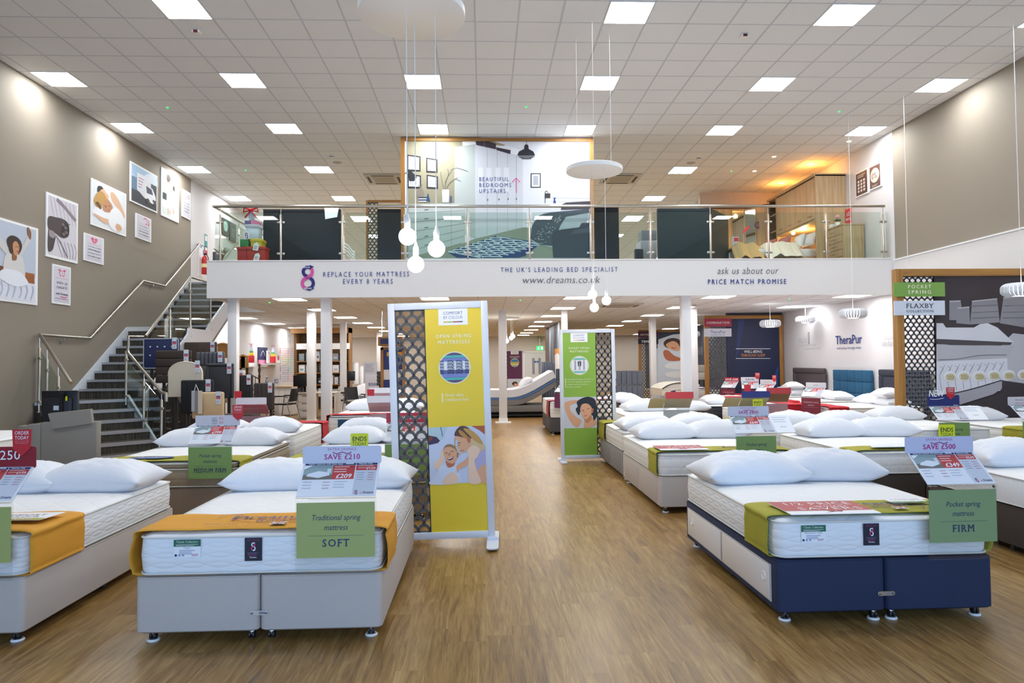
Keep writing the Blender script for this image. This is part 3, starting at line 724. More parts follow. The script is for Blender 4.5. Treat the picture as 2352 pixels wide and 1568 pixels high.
k.poly([(.05, .34), (.14, .42), (.34, .38), (.52, .40), (.54, .30), (.40, .24), (.06, .22)], WPR, 5)
k.poly([(.05, .26), (.30, .24), (.48, .24), (.50, .16), (.30, .14)], SKIN2, 6)
k.poly([(.46, .24), (.54, .48), (.70, .58), (.88, .46), (.94, .24), (.80, .06), (.56, .06)], WPR, 6); k.poly([(.66, .14), (.70, .22), (.80, .22), (.86, .14), (.78, .06), (.70, .08)], SKIN2, 7)
for i in range(3): k.stroke([(.70 + i * .045, .18), (.72 + i * .045, .10)], .008, SKIN, 8)
fin()
# 4 delivery van
c, W, H, fin = poster('photo_poster', 'photo print of a white delivery van on tarmac, on the taupe wall', [(300, 370), (362, 404), (361, 489), (299, 462)])
k = U(c, W, H)
k.rect(.04, .04, .96, .96, M('9fc3e2', .6), 1); k.poly([(.04, .70), (.3, .62), (.6, .9), (.96, .96), (.96, .62), (.5, .5), (.04, .6)], M('d9e7f4', .6), 2)
k.rect(.04, .04, .96, .34, M('2b2d38', .6), 3); k.rect(.04, .34, .24, .66, M('5f7f9c', .6), 3); k.rect(.74, .34, .96, .70, M('30343a', .6), 3)
k.poly([(.22, .80), (.74, .82), (.74, .30), (.50, .24), (.22, .38)], M('e9eaf2', .6), 4, False); k.poly([(.52, .62), (.80, .58), (.92, .40), (.94, .24), (.80, .18), (.52, .24)], M('f6f7fb', .6), 5, False); k.poly([(.55, .58), (.76, .55), (.82, .42), (.58, .40)], M('303c58', .4), 6, False)
for i in range(4): k.rect(.27, .68 - i * .075, .27 + .2 - .03 * i, .70 - i * .075, M('c65a8c' if i in (0, 2) else '6b6f8c', .5), 6)
k.circ(.62, .20, .07, HAIRK, 7, .07); k.circ(.88, .20, .05, HAIRK, 7, .06); k.rect(.80, .24, .93, .30, M('3b3f4b', .5), 7)
fin()
# 5 woman and child dancing
c, W, H, fin = poster('photo_poster', 'bright photo print of a standing woman and child in white, topmost by wall corner', [(371, 384), (412, 407), (410, 512), (370, 494)])
k = U(c, W, H)
k.rect(.05, .04, .95, .96, M('eef3f0', .6), 1); k.rect(.07, .36, .28, .50, M('2d3a3c', .6), 2); k.rect(.07, .06, .95, .2, M('dfe6e2', .6), 2); k.poly([(.42, .8), (.5, .95), (.6, .9), (.55, .5), (.46, .4)], M('7fae98', .6), 2)
k.poly([(.28, .84), (.34, .92), (.46, .9), (.50, .82), (.46, .78), (.32, .76)], HAIRB, 3); k.poly([(.42, .78), (.50, .82), (.50, .74), (.44, .73)], SKIN, 4)
k.poly([(.36, .74), (.48, .74), (.52, .58), (.50, .40), (.52, .20), (.34, .20), (.30, .45)], M('f7f8f6', .6), 4); k.poly([(.46, .62), (.62, .58), (.66, .54), (.58, .53), (.48, .56)], SKIN2, 5)
k.poly([(.64, .72), (.70, .75), (.74, .68), (.70, .63), (.64, .66)], HAIRB, 5); k.poly([(.62, .62), (.72, .60), (.74, .38), (.70, .24), (.62, .28), (.6, .45)], WPR, 5); k.rect(.36, .10, .40, .22, SKIN2, 5); k.rect(.45, .10, .49, .22, SKIN2, 5); k.rect(.63, .14, .66, .27, SKIN2, 5); k.rect(.69, .14, .71, .25, SKIN2, 5)
fin()
LAV = M('d8d6e0', .6); RPK = M('dd4f79', .5); INK = M('4a4654', .5)
def text_poster(label, q, icon, rows):
    c, W, H, fin = poster('text_poster', label, q); k = U(c, W, H)
    k.rect(.06, .04, .94, .96, LAV, 1); icon(k)
    for s, y, h, st, sh, ft in rows: k.text(s, .5, y, h, INK, 3, st, sh, ft)
    fin()
def clock(k):
    r = .15
    for i in range(28): pass
    k.circ(.5, .80, .155, RPK, 2, .075); k.circ(.5, .80, .125, LAV, 3, .06); k.circ(.36, .875, .06, RPK, 2, .025); k.circ(.64, .875, .06, RPK, 2, .025)
    k.stroke([(.5, .84), (.5, .80), (.56, .785)], .02, RPK, 4); k.rect(.14, .66, .86, .665, RPK, 3); k.rect(.14, .09, .86, .095, RPK, 3); k.stroke([(.42, .205), (.6, .185), (.78, .205)], .03, RPK, 4); k.rect(.38, .72, .42, .74, RPK, 3); k.rect(.58, .72, .62, .74, RPK, 3)
text_poster('text print with pink alarm clock, wake up GREAT!, lowest of the text prints', [(121, 605), (163, 615), (162, 702), (120, 696)], clock, [('wake up', .52, .085, 'l', .25, .6), ('GREAT!', .40, .06, 'r', 0, .6), ('with Dreams', .24, .06, 'b', 0, .66), ('THE BED SPECIALIST', .13, .026, 'r', 0, .72)])
def heart(k):
    k.poly([(.5, .70), (.36, .80), (.34, .88), (.42, .92), (.5, .87), (.58, .92), (.66, .88), (.64, .80)], RPK, 2); k.rect(.34, .805, .66, .815, LAV, 3); k.rect(.49, .72, .51, .92, LAV, 3)
    k.rect(.16, .665, .84, .672, RPK, 3); k.rect(.16, .12, .84, .127, RPK, 3)
text_poster('text print with pink heart, providing COMFORTABLE BEDS, beside the stitching photo', [(193, 534), (239, 548), (238, 608), (193, 598)], heart, [("we've been providing", .54, .05, 'r', .25, .66), ('COMFORTABLE BEDS', .43, .042, 'b', 0, .66), ('to the people of the UK', .31, .05, 'r', .25, .66), ('FOR OVER 30 YEARS', .19, .042, 'b', 0, .66)])
def vanicon(k):
    k.stroke([(.50, .84), (.52, .90), (.62, .92), (.72, .86), (.74, .80), (.82, .80), (.84, .72)], .03, RPK, 2); k.circ(.66, .70, .05, RPK, 2, .03); k.circ(.80, .70, .05, RPK, 2, .03); k.rect(.16, .64, .84, .647, RPK, 3); k.rect(.16, .10, .84, .107, RPK, 3)
text_poster('text print with pink van, delivery IT ALL OURSELVES, under the van photo', [(312, 489), (348, 503), (347, 557), (312, 545)], vanicon, [('we think delivery to', .53, .045, 'r', .25, .66), ('your home is important', .42, .045, 'r', .25, .66), ("THAT'S WHY WE DO", .30, .045, 'b', 0, .66), ('IT ALL OURSELVES', .18, .045, 'b', 0, .66)])
def third(k): k.text('1', .32, .76, .10, INK, 3, 'l', .2); k.text('/3', .42, .66, .10, INK, 3, 'l', .2); k.circ(.72, .80, .14, RPK, 2, .06); k.circ(.72, .80, .11, LAV, 3, .045)
text_poster('text print with a pink outline circle, last before the white wall', [(418, 433), (438, 443), (438, 505), (418, 497)], third, [('of your life', .52, .05, 'r', .25, .6), ('is spent asleep', .42, .05, 'r', .25, .6), ('LET US MAKE', .31, .045, 'b', 0, .6), ('IT BETTER', .20, .045, 'b', 0, .5)])

# ================================================================= mural panel upstairs
YP = 14.62
mt = thing('mural_panel', 'tall oak framed photo mural of a white bedroom, BEAUTIFUL BEDROOMS UPSTAIRS, behind balustrade', 'mural', (0, 0, 0))
a, b = ony(921, 450, YP).x, ony(1364, 450, YP).x
mb = MB(); mb.box(a, a + .085, YP - .03, YP + .12, ZM, ZC - .02, OAK); mb.box(b - .085, b, YP - .03, YP + .12, ZM, ZC - .02, OAK); mb.box(a + .085, b - .085, YP - .03, YP + .12, ZC - .09, ZC - .02, OAKX); mb.build('frame', mt)
mb = MB(); mb.box(a + .08, b - .08, YP, YP + .1, ZM, ZC - .08, WPR); mb.build('backing', mt)
pr = MB(); K = PixCard(pr, wall_y(YP - .002), (0, -1, 0), .0012)
OLIVE = M('a29b80', .7); MW1 = M('d8dbe2', .5); MW2 = M('e8e9ef', .5); MW3 = M('c3cac6', .5); MFL = M('9aa08c', .6); MBK = M('26262c', .5); MRUG = M('1f3d78', .6); MCH = M('3d4450', .7); MGR = M('a7b3bd', .6); BRN = M('41333b', .6)
K.poly([(934, 311), (1090, 311), (1062, 318), (1060, 592), (934, 592)], OLIVE, 1); K.poly([(1088, 311), (1228, 311), (1155, 335), (1100, 330)], M('b09a78', .7), 1); K.poly([(1090, 311), (1356, 311), (1356, 592), (1060, 592), (1060, 470), (1200, 345)], MW2, 2)
K.poly([(1044, 338), (1091, 331), (1092, 548), (1044, 530)], MW3, 3); K.poly([(1091, 331), (1201, 360), (1201, 522), (1092, 548)], MW1, 3)
for x, y0, y1 in ((1119, 339, 541), (1142, 345, 536), (1166, 351, 530), (1186, 356, 526)): K.stroke([(x, y0), (x, y1)], .9, M('aab0bb', .5), 4, False)
for x, y in ((1120, 459), (1146, 458), (1167, 457), (1186, 457)): K.rect(x - 1.4, y - 2, x + 1.4, y + 2, M('70747c', .4), 5)
for x in (1098, 1117, 1138, 1157): K.rect(x, 385, x + 12, 440, M('e6e8ee', .4), 4)
K.poly([(1092, 322), (1101, 318), (1139, 330), (1139, 343), (1094, 333)], BRN, 5); K.poly([(1139, 338), (1173, 345), (1172, 354), (1141, 345)], BRN, 5); K.rect(1111, 321, 1113, 337, M('6b6264', .5), 6)
# drawers unit
K.poly([(938, 469), (1066, 466), (1068, 556), (938, 592)], M('ccd2cf', .5), 4)
for i in range(5): K.stroke([(940, 489 + i * 22), (1067, 484 + i * 14.5)], 1.1, M('8d9894', .5), 5, False); K.stroke([(975, 482 + i * 20.5), (984, 481.5 + i * 20)], 2, M('6d7674', .4), 6, False)
K.stroke([(1036, 467), (1037, 562)], .9, M('97a09d', .5), 5, False)
# pictures
for x, y, w_, h_ in ((935, 355, 31, 38), (979, 362, 26, 34), (936, 399, 31, 33), (980, 401, 26, 32)):
    K.poly([(x, y), (x + w_, y + 4), (x + w_, y + h_ + 1), (x, y + h_)], MBK, 4); K.poly([(x + 3, y + 3.5), (x + w_ - 3, y + 7), (x + w_ - 3, y + h_ - 3), (x + 3, y + h_ - 4)], WPR, 5)
    for i in range(4): K.stroke([(x + 7 + i * 4, y + 11), (x + 6 + i * 4.5, y + 18), (x + 8 + i * 4, y + 25)], 1.1, M('8c909c', .5), 6)
K.poly([(937, 392), (942, 390), (958, 407), (951, 416), (940, 416)], MBK, 7); K.stroke([(926, 402), (938, 393)], 1.6, MBK, 7)
K.poly([(957, 440), (962, 433), (970, 433), (974, 442), (973, 452), (966, 455), (958, 452)], M('8f8478', .5), 7, True)
for i in range(3): K.stroke([(965, 433), (961 + i * 4, 424)], 1.4, M('6f6a58', .5), 7)
for i, m_ in enumerate(('e8e8ea', '2c3352', 'e0dfe2', '26304f')): K.rect(961, 461 - i * 2.8, 985, 463.5 - i * 2.8, M(m_, .5), 7)
K.poly([(979, 463), (981, 450), (983, 443), (985, 450), (988, 463)], M('244a72', .4), 7)
K.poly([(1015, 438), (1018, 435), (1030, 435), (1032, 438), (1031, 465), (1016, 465)], M('e2e0da', .5), 7); K.rect(1033, 450, 1038, 465, M('505f7a', .5), 6)
for pts in ([(1020, 435), (1015, 415), (1012, 395)], [(1022, 435), (1026, 410), (1038, 392)], [(1024, 435), (1035, 418), (1052, 408)], [(1022, 420), (1030, 400), (1028, 388)], [(1030, 424), (1044, 412), (1058, 416)], [(1036, 390), (1050, 386), (1075, 394)]): K.stroke(pts, .9, M('5c5648', .6), 7)
# pendant, frame, window, bed, sofa, rug
K.stroke([(1209, 312), (1209, 336)], .8, MBK, 5, False); K.poly([(1204, 336), (1206, 332), (1212, 332), (1214, 336), (1214, 342), (1225, 348), (1229, 357), (1188, 357), (1192, 348), (1204, 342)], MBK, 5); K.poly([(1190, 357), (1228, 357), (1219, 366), (1199, 366)], M('77777c', .5), 5); K.stroke([(1190, 360), (1209, 364), (1228, 360)], .9, MBK, 6)
K.rect(1219, 398, 1242, 431, MBK, 5); K.rect(1221, 400, 1240, 429, M('e7e8ec', .5), 6); K.rect(1225, 404, 1236, 425, M('b9bdc8', .5), 7)
K.poly([(1253, 365), (1356, 372), (1356, 462), (1255, 462)], M('eceef4', .6), 4); K.poly([(1266, 372), (1356, 378), (1356, 456), (1268, 452)], M('f6f8fc', .6), 5); K.poly([(1268, 428), (1300, 424), (1356, 432), (1356, 456), (1268, 454)], M('dfe6f0', .6), 6)
K.rect(1252, 444, 1264, 455, M('3a3234', .5), 7); K.stroke([(1252, 466), (1252, 442), (1256, 439), (1259, 443)], 1.2, MBK, 7); K.poly([(1271, 466), (1272, 458), (1271, 454), (1277, 454), (1275, 458), (1277, 466)], M('1f4a86', .5), 7)
K.poly([(1092, 548), (1201, 522), (1356, 530), (1356, 592), (934, 592), (1066, 558)], MFL, 3)
K.poly([(1290, 470), (1300, 465), (1356, 462), (1356, 480), (1288, 482)], M('4a4650', .6), 6); K.poly([(1222, 556), (1220, 530), (1228, 505), (1250, 488), (1300, 484), (1356, 486), (1356, 560), (1262, 568)], M('b4bec6', .6), 6)
K.poly([(1218, 548), (1222, 518), (1238, 495), (1262, 488), (1352, 480), (1354, 488), (1300, 498), (1286, 520), (1272, 565), (1240, 562)], M('4a5560', .7), 7)
for i in range(60):
    r_ = RND.random(); q_ = RND.random(); xx = 1226 + 60 * r_ + 12 * q_ * (1 - r_); yy = 552 - 60 * r_ + 45 * (q_ - .3) * (1 - .6 * r_)
    if yy < 560: K.rect(xx, yy, xx + 3.2, yy + 1.2, M('c3ccd2', .6), 8)
K.poly([(1267, 545), (1270, 533), (1290, 527), (1330, 522), (1336, 512), (1356, 512), (1356, 592), (1271, 592)], MCH, 9); K.poly([(1311, 538), (1320, 528), (1356, 522), (1356, 534)], M('525a66', .7), 10)
rug = [(1027, 578), (1140, 541), (1244, 558), (1205, 588), (1190, 592), (1050, 592)]
K.poly(rug, MRUG, 5)
WR = M('d6e4ea', .6)
def rp(a, b): return (1029 + a * 112 + b * 104, 578 - a * 36 + b * 18 + b * a * 2)
def seg(pts, w_=2.2):
    P = [p for p in (rp(a, b) for a, b in pts) if p[1] < 591]
    if len(P) > 1: K.stroke(P, w_, WR, 6)
for i in range(8):
    for j in range(7):
        a, b = (i + .5 * (j % 2)) / 8, j / 7; o = .022 if (i + j) % 2 else -.022
        if a < .97: seg([(a, b), (a + .05, b + .05 + o), (a + .0625, b + 1 / 7)]); seg([(a, b), (a - .05 if a > .06 else a, b + .05 - o), (max(0, a - .0625), b + 1 / 7)])
for a in (0.01, .99): seg([(a, b / 10) for b in range(11)], 1.6)
for a, b in ((.3, .45), (.55, .62), (.72, .3), (.45, .2), (.85, .75)): seg([(a - .035, b), (a, b + .05), (a + .035, b), (a, b - .05), (a - .035, b)], 1.8)
pr.build('print', mt)
lt = MB(); kk = YP / F_PX
for s, y in (('BEAUTIFUL', 416), ('BEDROOMS', 429.5), ('UPSTAIRS', 443)):
    o = ony(1100, y, YP - .012); Card(lt, o, (1, 0, 0), (0, 0, 1)).text(s, 0, 0, 9.3 * kk, NAVYINK, 1, 'L', 'r', 1.5, fit={'BEAUTIFUL': 69, 'BEDROOMS': 75, 'UPSTAIRS': 62}[s] * kk)
lt.build('lettering', mt)
ar = MB(); o = ony(1186, 443, YP - .012); q = Card(ar, o, (1, 0, 0), (0, 0, 1)); q.rect(-.9 * kk, 0, .9 * kk, 34 * kk, PINK, 1); q.stroke([(-9 * kk, 25 * kk), (0, 35 * kk), (9 * kk, 25 * kk)], 2 * kk, PINK, 2, False); ar.build('arrow', mt, label='pink arrow')
# ================================================================= beds
COT = M('e6e8ee', .8, kind='cotton'); LIME = M('a9a331', .8, kind='fabric'); MUST = M('dd9c2c', .8, kind='fabric'); REDC = M('c01c2a', .8, kind='fabric'); PURP = M('5b2a7c', .8, kind='fabric')
QV, QT, QR, QB = quilt('eff0f2', 'vine'), quilt('ecebe8', 'tuft'), quilt('e9e7e2', 'rows'), quilt('eceef1', 'rib'); QBEI = quilt('a5967f', 'rows')
TOPW = quilt('f0f0f0', 'tuft'); PIPE = M('dedcd6', .8); DKPIPE = M('30323e', .7); TYRE = M('222226', .5)
def caster(parent, x, y, cup=True):
    mb = MB(); mb.lathe([(.008, .04), (.008, .07)], CHROME, 8, Matrix.Translation((x, y, 0)))
    mb.box(x - .014, x + .014, y - .012, y + .018, .030, .058, CHROME, .004)
    for s in (-1, 1): mb.lathe([(.0, -.006), (.020, -.006), (.022, 0), (.020, .006), (.0, .006)], TYRE, 14, Matrix.Translation((x + s * .011, y, .030)) @ Matrix.Rotation(rad(90), 4, 'Y'), cap=False)
    o = mb.build('caster', parent)
    if cup:
        c = MB(); c.lathe([(.034, 0), (.036, .006), (.030, .013), (.024, .010), (.0, .009)], WHITE, 20, Matrix.Translation((x, y, .001)), cap=False); c.build('caster_cup', o)
def divan(label, loc, rz, W, L, mat, zb=.37, style='zip', link=False, side=-1, cups=True, group='divan bases'):
    t = thing('divan_base', label, 'bed base', (loc[0], loc[1], 0), rz, group)
    h = W / 2
    def block(x0, x1):
        mb = MB(); rings = []
        for ins, z in ((.012, .062), (.0, .072), (.0, zb - .012), (.004, zb - .003), (.014, zb)):
            rings.append([(a, b, z) for a, b in rrect(x0 + ins, x1 - ins, ins, L - ins, .03, 4)])
        mb.loft(rings, mat)
        mb.tube([(a, b, zb - .004) for a, b in rrect(x0 + .004, x1 - .004, .004, L - .004, .03, 4)], .005, mat, 6, True)
        mb.build('base_half' if style != 'solid' else 'base_box', t)
    if style == 'solid': block(-h, h)
    else: block(-h, -.003); block(.003, h)
    for x in (-h + .07, h - .07):
        for y in (.07, L / 2, L - .08): caster(t, x, y, cups and y != L / 2)
    if style != 'solid':
        for x in (-.055, .055): caster(t, x, .05, link is not False and mat is not None and cups and link == 'cups')
    if link:
        mb = MB(); z = .165
        P = rrect(-.052, .052, -.013, .013, .0125, 5); v = [(a, -.004, z + b) for a, b in P] + [(a, -.001, z + b) for a, b in P]; n = len(P)
        mb.add(v, [list(range(n)), list(range(n, 2 * n))[::-1]] + [(i, n + i, n + (i + 1) % n, (i + 1) % n) for i in range(n)], CHROME)
        for x in (-.04, .04): mb.ball((x, -.006, z), .007, M('8d8d90', .3, 1, 'metal'), 10)
        mb.box(0, .034, -.0052, -.004, z - .006, z + .006, M('7d8190', .4)); mb.build('link_bar', t)
    if style == 'drawers':
        for s in (-1, 1):
            for y0, y1 in ((.12, L * .48), (L * .52, L - .15)):
                mb = MB(); xx = s * (h + .004); mb.box(xx - s * .008, xx, y0, y1, .085, zb - .045, mat, .003); mb.build('drawer', t)
    if style == 'sliding':
        PANEL = M('e6e2e0', .45); s = side
        mb = MB(); xx = s * (h + .001)
        mb.box(xx - s * .01, xx + s * .004, .08, L - .06, .105, zb - .045, M('c9c6c6', .5)); mb.build('door_track', t)
        for y0, y1, yh in ((.10, L * .52, .17), (L * .50, L - .08, L - .2)):
            p = MB(); p.box(xx, xx + s * .008, y0, y1, .115, zb - .055, PANEL, .002); o = p.build('sliding_door', t)
            q = MB(); q.lathe([(.03, 0), (.03, .005), (.022, .006), (.02, .003), (.0, .003)], WHITE, 20, Matrix.Translation((xx + s * .008, yh, .235)) @ Matrix.Rotation(rad(90 * s), 4, 'Y'), cap=False); q.build('finger_pull', o)
    return t
def mattress(label, loc, rz, W, L, z0, z1, border, top=None, pipe=PIPE, ptop=False, tags=True, r=.07, group='mattresses'):
    """thing with its own origin at the foot edge; slightly domed quilted body with taped edges"""
    t = thing('mattress', label, 'mattress', (loc[0], loc[1], z0), rz, group)
    h = W / 2; H = z1 - z0; top = top or border
    def ring(ins, z): return [(a, b, z) for a, b in rrect(-h + ins, h - ins, ins, L - ins, max(.02, r - ins * .5), 6)]
    mb = MB(); sh = H - (.045 if ptop else 0)
    mb.loft([ring(.03, .0), ring(.008, .008), ring(.0, .03), ring(-.006, sh / 2), ring(.0, sh - .03), ring(.008, sh - .008)], border, True, False)
    mb.build('border', t)
    tp = MB()
    if ptop: tp.loft([ring(.012, sh - .006), ring(.0, sh + .004), ring(-.004, sh + .022), ring(.004, H - .004)], border, True, False)
    tp.loft([ring(.008, H - .010), ring(.03, H + .001), ring(.10, H + .007), ring(.25, H + .010)], top, True, True)
    tp.build('quilted_top', t)
    for z, nm in ((.010, 'piping'), (sh - .012, 'piping')) + (((H - .006, 'piping'),) if ptop else ()):
        p = MB(); p.tube([(a, b, z) for a, b in rrect(-h - .002, h + .002, -.002, L + .002, r, 6)], .006, pipe, 6, True); p.build(nm, t)
    t['h'] = H
    return t
def tag_white(par, x, z, w=.148, h=.10, y=-.012, name=True):
    mb = MB(); c = Card(mb, (x, y, z), (1, 0, 0), (0, 0, 1), .0006)
    mb.box(x, x + w, y, y + .003, z, z + h, WPR); c.rect(0, h * .62, w, h, M('1d6b4f', .5), 1); c.text('Classic Collection', w / 2, h * .82, .013, WHITE, 2, 'C', 'l', fit=w * .8); c.lines(.012, w - .01, h * .72, 2, .006, .002, WHITE, 2)
    c.text('Taylor' if name is True else name, w / 2, h * .5, .011, M('8a8fb8', .5), 2, 'C', 'l'); c.lines(.03, w - .03, h * .38, 3 if name is not True else 2, .009, .0035, M('8d91b5', .5), 2)
    for i, cc in enumerate(('2b2f6b', 'a9aec4', 'a9aec4')): c.circ(.012 + i * .02, .014, .007, M(cc, .5), 2, 14)
    c.lines(w - .05, w - .01, .016, 2, .007, .003, M('c2668f', .5), 2); mb.build('care_label', par, label='green and white collection label')
def tag_eight(par, x, z, w=.095, h=.128, y=-.013):
    mb = MB(); c = Card(mb, (x, y, z), (1, 0, 0), (0, 0, 1), .0006); DK = M('171328', .5); mb.box(x, x + w, y, y + .003, z, z + h, DK)
    P2 = M('9c3f78', .5); c.text('When did you last', w / 2, h * .92, .006, P2, 2, 'C', 'r', fit=w * .7); c.text('replace your mattress?', w / 2, h * .86, .006, P2, 2, 'C', 'r', fit=w * .75)
    eight(c, w / 2, h * .62, h * .36, WPR, M('d4397c', .5)); c.lines(.015, w - .015, h * .36, 2, .006, .002, M('6a6690', .5), 2); c.lines(.02, w - .02, h * .27, 2, .006, .002, P2, 2); c.text('Dreams', w / 2, h * .13, .008, WPR, 2, 'C', 'b'); mb.build('care_label', par, label='dark label with the ribbon eight')
PILLOWS = []
def pillow_mesh(seed, Lx=.72, Wy=.47, H=.195):
    rnd = random.Random(seed); nx, ny = 40, 26; V = []; F = []; off = Vector((rnd.random() * 50, rnd.random() * 50, 0))
    def pt(i, j, top):
        u = -1 + 2 * i / nx; v = -1 + 2 * j / ny
        f = max(0.0, (1 - abs(u) ** 2.7)) ** .58 * max(0.0, (1 - abs(v) ** 2.5)) ** .55
        x = Lx / 2 * u * (1 - .075 * (1 - v * v)); y = Wy / 2 * v * (1 - .085 * (1 - u * u))
        ed = (1 - f)
        n1 = noise.noise(Vector((u * 1.6, v * 1.3, 0)) + off); n2 = noise.noise(Vector((u * 5 + v * 3, v * 7 - u * 2, 3)) + off); n3 = noise.noise(Vector((math.atan2(v, u) * 5.5, 1.0, 7)) + off)
        wr = f ** .5 * (.11 * n1 + .075 * n2) + .18 * n3 * f ** .6 * max(0, abs(u) - .45)
        if top: z = H * (.30 + .70 * f * (1 + wr)) + .004 * n2 * f
        else: z = H * (.30 - .30 * min(1, f * 1.9))
        lift = .05 * (abs(u) ** 6) * (abs(v) ** 6) * (.4 + rnd.random() * 0)
        return (x, y, z + lift * .35)
    idx = {}
    for top in (1, 0):
        for i in range(nx + 1):
            for j in range(ny + 1):
                if top == 0 and (i in (0, nx) or j in (0, ny)): idx[(0, i, j)] = idx[(1, i, j)]; continue
                idx[(top, i, j)] = len(V); V.append(pt(i, j, top))
    for i in range(nx):
        for j in range(ny):
            a, b, c, d = (idx[(1, i, j)], idx[(1, i + 1, j)], idx[(1, i + 1, j + 1)], idx[(1, i, j + 1)]); F.append((a, b, c, d))
            a, b, c, d = (idx[(0, i, j)], idx[(0, i, j + 1)], idx[(0, i + 1, j + 1)], idx[(0, i + 1, j)]); F.append((a, b, c, d))
    me = bpy.data.meshes.new('pillow'); me.from_pydata(V, [], F); me.update(); me.materials.append(COT)
    me.polygons.foreach_set('use_smooth', [True] * len(F)); return me
for s in range(5): PILLOWS.append(pillow_mesh(s + 3))
PN = [0]
def pillow(x, y, z, label, rz=0.0, tilt=0.0, roll=0.0, sc=1.0, group='white display pillows', mat=None, v=None):
    k = PN[0] % len(PILLOWS) if v is None else v; PN[0] += 1
    o = bpy.data.objects.new('pillow', PILLOWS[k]); COL.objects.link(o); o.location = (x, y, z); o.rotation_euler = (tilt, roll, rz); o.scale = (sc, sc, sc)
    return tag(o, label, 'pillow', group)
def runner(label, loc, rz, W, z0, z1, y0, y1, mat, bl=.0, br=.0, seed=1, tuck=.30, name=None, hang=None):
    """bed runner: over the top, down both sides, tucked below the mattress; bl/br: slack on each side"""
    t = thing('bed_runner', label, 'bed runner', (loc[0], loc[1], 0), rz, 'bed runners')
    h = W / 2; g = .012; zl = z0 + .004; zm = (z0 + z1) / 2
    def side(s, b):
        if hang is not None: return [(s * (h + g + .004), hang), (s * (h + g + .012), (hang + z1) / 2), (s * (h + g), z1 - .02), (s * (h - .012), z1 + .012)]
        return [(s * (h - tuck), zl - .003), (s * (h - .02 + b * .2), zl - .002), (s * (h + g + b * .75), z0 + .03), (s * (h + g + b), zm), (s * (h + g + b * .6), z1 - .03), (s * (h - .006 + b * .15), z1 + .012)]
    prof = side(-1, bl) + [(-h * .5, z1 + .015), (0, z1 + .017), (h * .5, z1 + .015)] + side(1, br)[::-1]
    prof = smooth_path(prof, 6)
    rn = random.Random(seed); off = rn.random() * 40; ny = 10; V = []; F = []; n = len(prof)
    for j in range(ny + 1):
        f = j / ny
        for i, (x, z) in enumerate(prof):
            y = y0 + (y1 - y0) * f + .012 * noise.noise(Vector((x * 3, f * .5, off)))
            V.append((x + .006 * noise.noise(Vector((f * 3, i * .15, off))), y, z + (.006 * noise.noise(Vector((x * 5, f * 4, off + 9))) if z > z0 + .02 else 0) + (.004 if z > z1 else 0)))
    for j in range(ny):
        for i in range(n - 1): F.append((j * n + i, j * n + i + 1, (j + 1) * n + i + 1, (j + 1) * n + i))
    mb = MB(); mb.add(V, F, mat, True); o = mb.build('cloth', t, sharp=80)
    md = o.modifiers.new('thickness', 'SOLIDIFY'); md.thickness = .003; md.offset = 1
    return t
def runner_words(t, W, z1, y0, y1, x, kind):
    mb = MB(); c = Card(mb, (x, y0, z1 + .034), (1, 0, 0), (0, 1, 0), .0008); D = y1 - y0; INKB = M('3b3f73', .6)
    if kind == 'works':
        c.text('Dreams', .02, D * .50, .072, INKB, 1, 'L', 'b', 1, .12, fit=.42); c.stroke([(.02, D * .45), (.2, D * .40), (.42, D * .46)], .007, M('c0679a', .6), 2)
        c.stroke([(-.07, D * .62), (-.05, D * .75), (.02, D * .80), (.06, D * .76), (.02, D * .68)], .006, INKB, 1); c.text('workshop', .18, D * .30, .055, INKB, 1, 'L', 'l', 1, .35, fit=.36); c.stroke([(.52, D * .30), (.46, D * .05)], .005, INKB, 1)
        c.text('Handcrafted in the UK', -.08, D * .15, .028, INKB, 1, 'L', 'l', 1.1, fit=.36)
        f0, f1 = .30, .385; c.rect(f0, D * .12, f1, D * .25, M('2c3d84', .5), 1); c.stroke([(f0, D * .12), (f1, D * .25)], .012, WPR, 2, False); c.stroke([(f0, D * .25), (f1, D * .12)], .012, WPR, 2, False); c.rect(f0, D * .165, f1, D * .205, WPR, 3); c.rect((f0 + f1) / 2 - .010, D * .12, (f0 + f1) / 2 + .010, D * .25, WPR, 3); c.rect(f0, D * .175, f1, D * .195, RED, 4); c.rect((f0 + f1) / 2 - .005, D * .12, (f0 + f1) / 2 + .005, D * .25, RED, 4)
    if kind == 'oval':
        c.poly([(-.22, D * .5), (-.14, D * .68), (0, D * .72), (.14, D * .68), (.22, D * .5), (.14, D * .30), (0, D * .26), (-.14, D * .30)], M('2b4f8e', .6), 1, True); c.text('Slumberland'[:8], 0, D * .40, .06, WPR, 3, 'C', 'r', 1, .25, fit=.3)
    mb.build('lettering', t)
DKRED = M('8f1f33', .5); NAVY = M('26315f', .5); PRED = M('c23a3c', .5); GREY1 = M('c5c9d4', .5); CARDW = M('e3e5ec', .5)
GREEN_A, GREEN_B, GREEN_C = M('a2ab66', .45), M('82996a', .45), M('7ea05a', .45); LILAC = M('d2d3e2', .5)
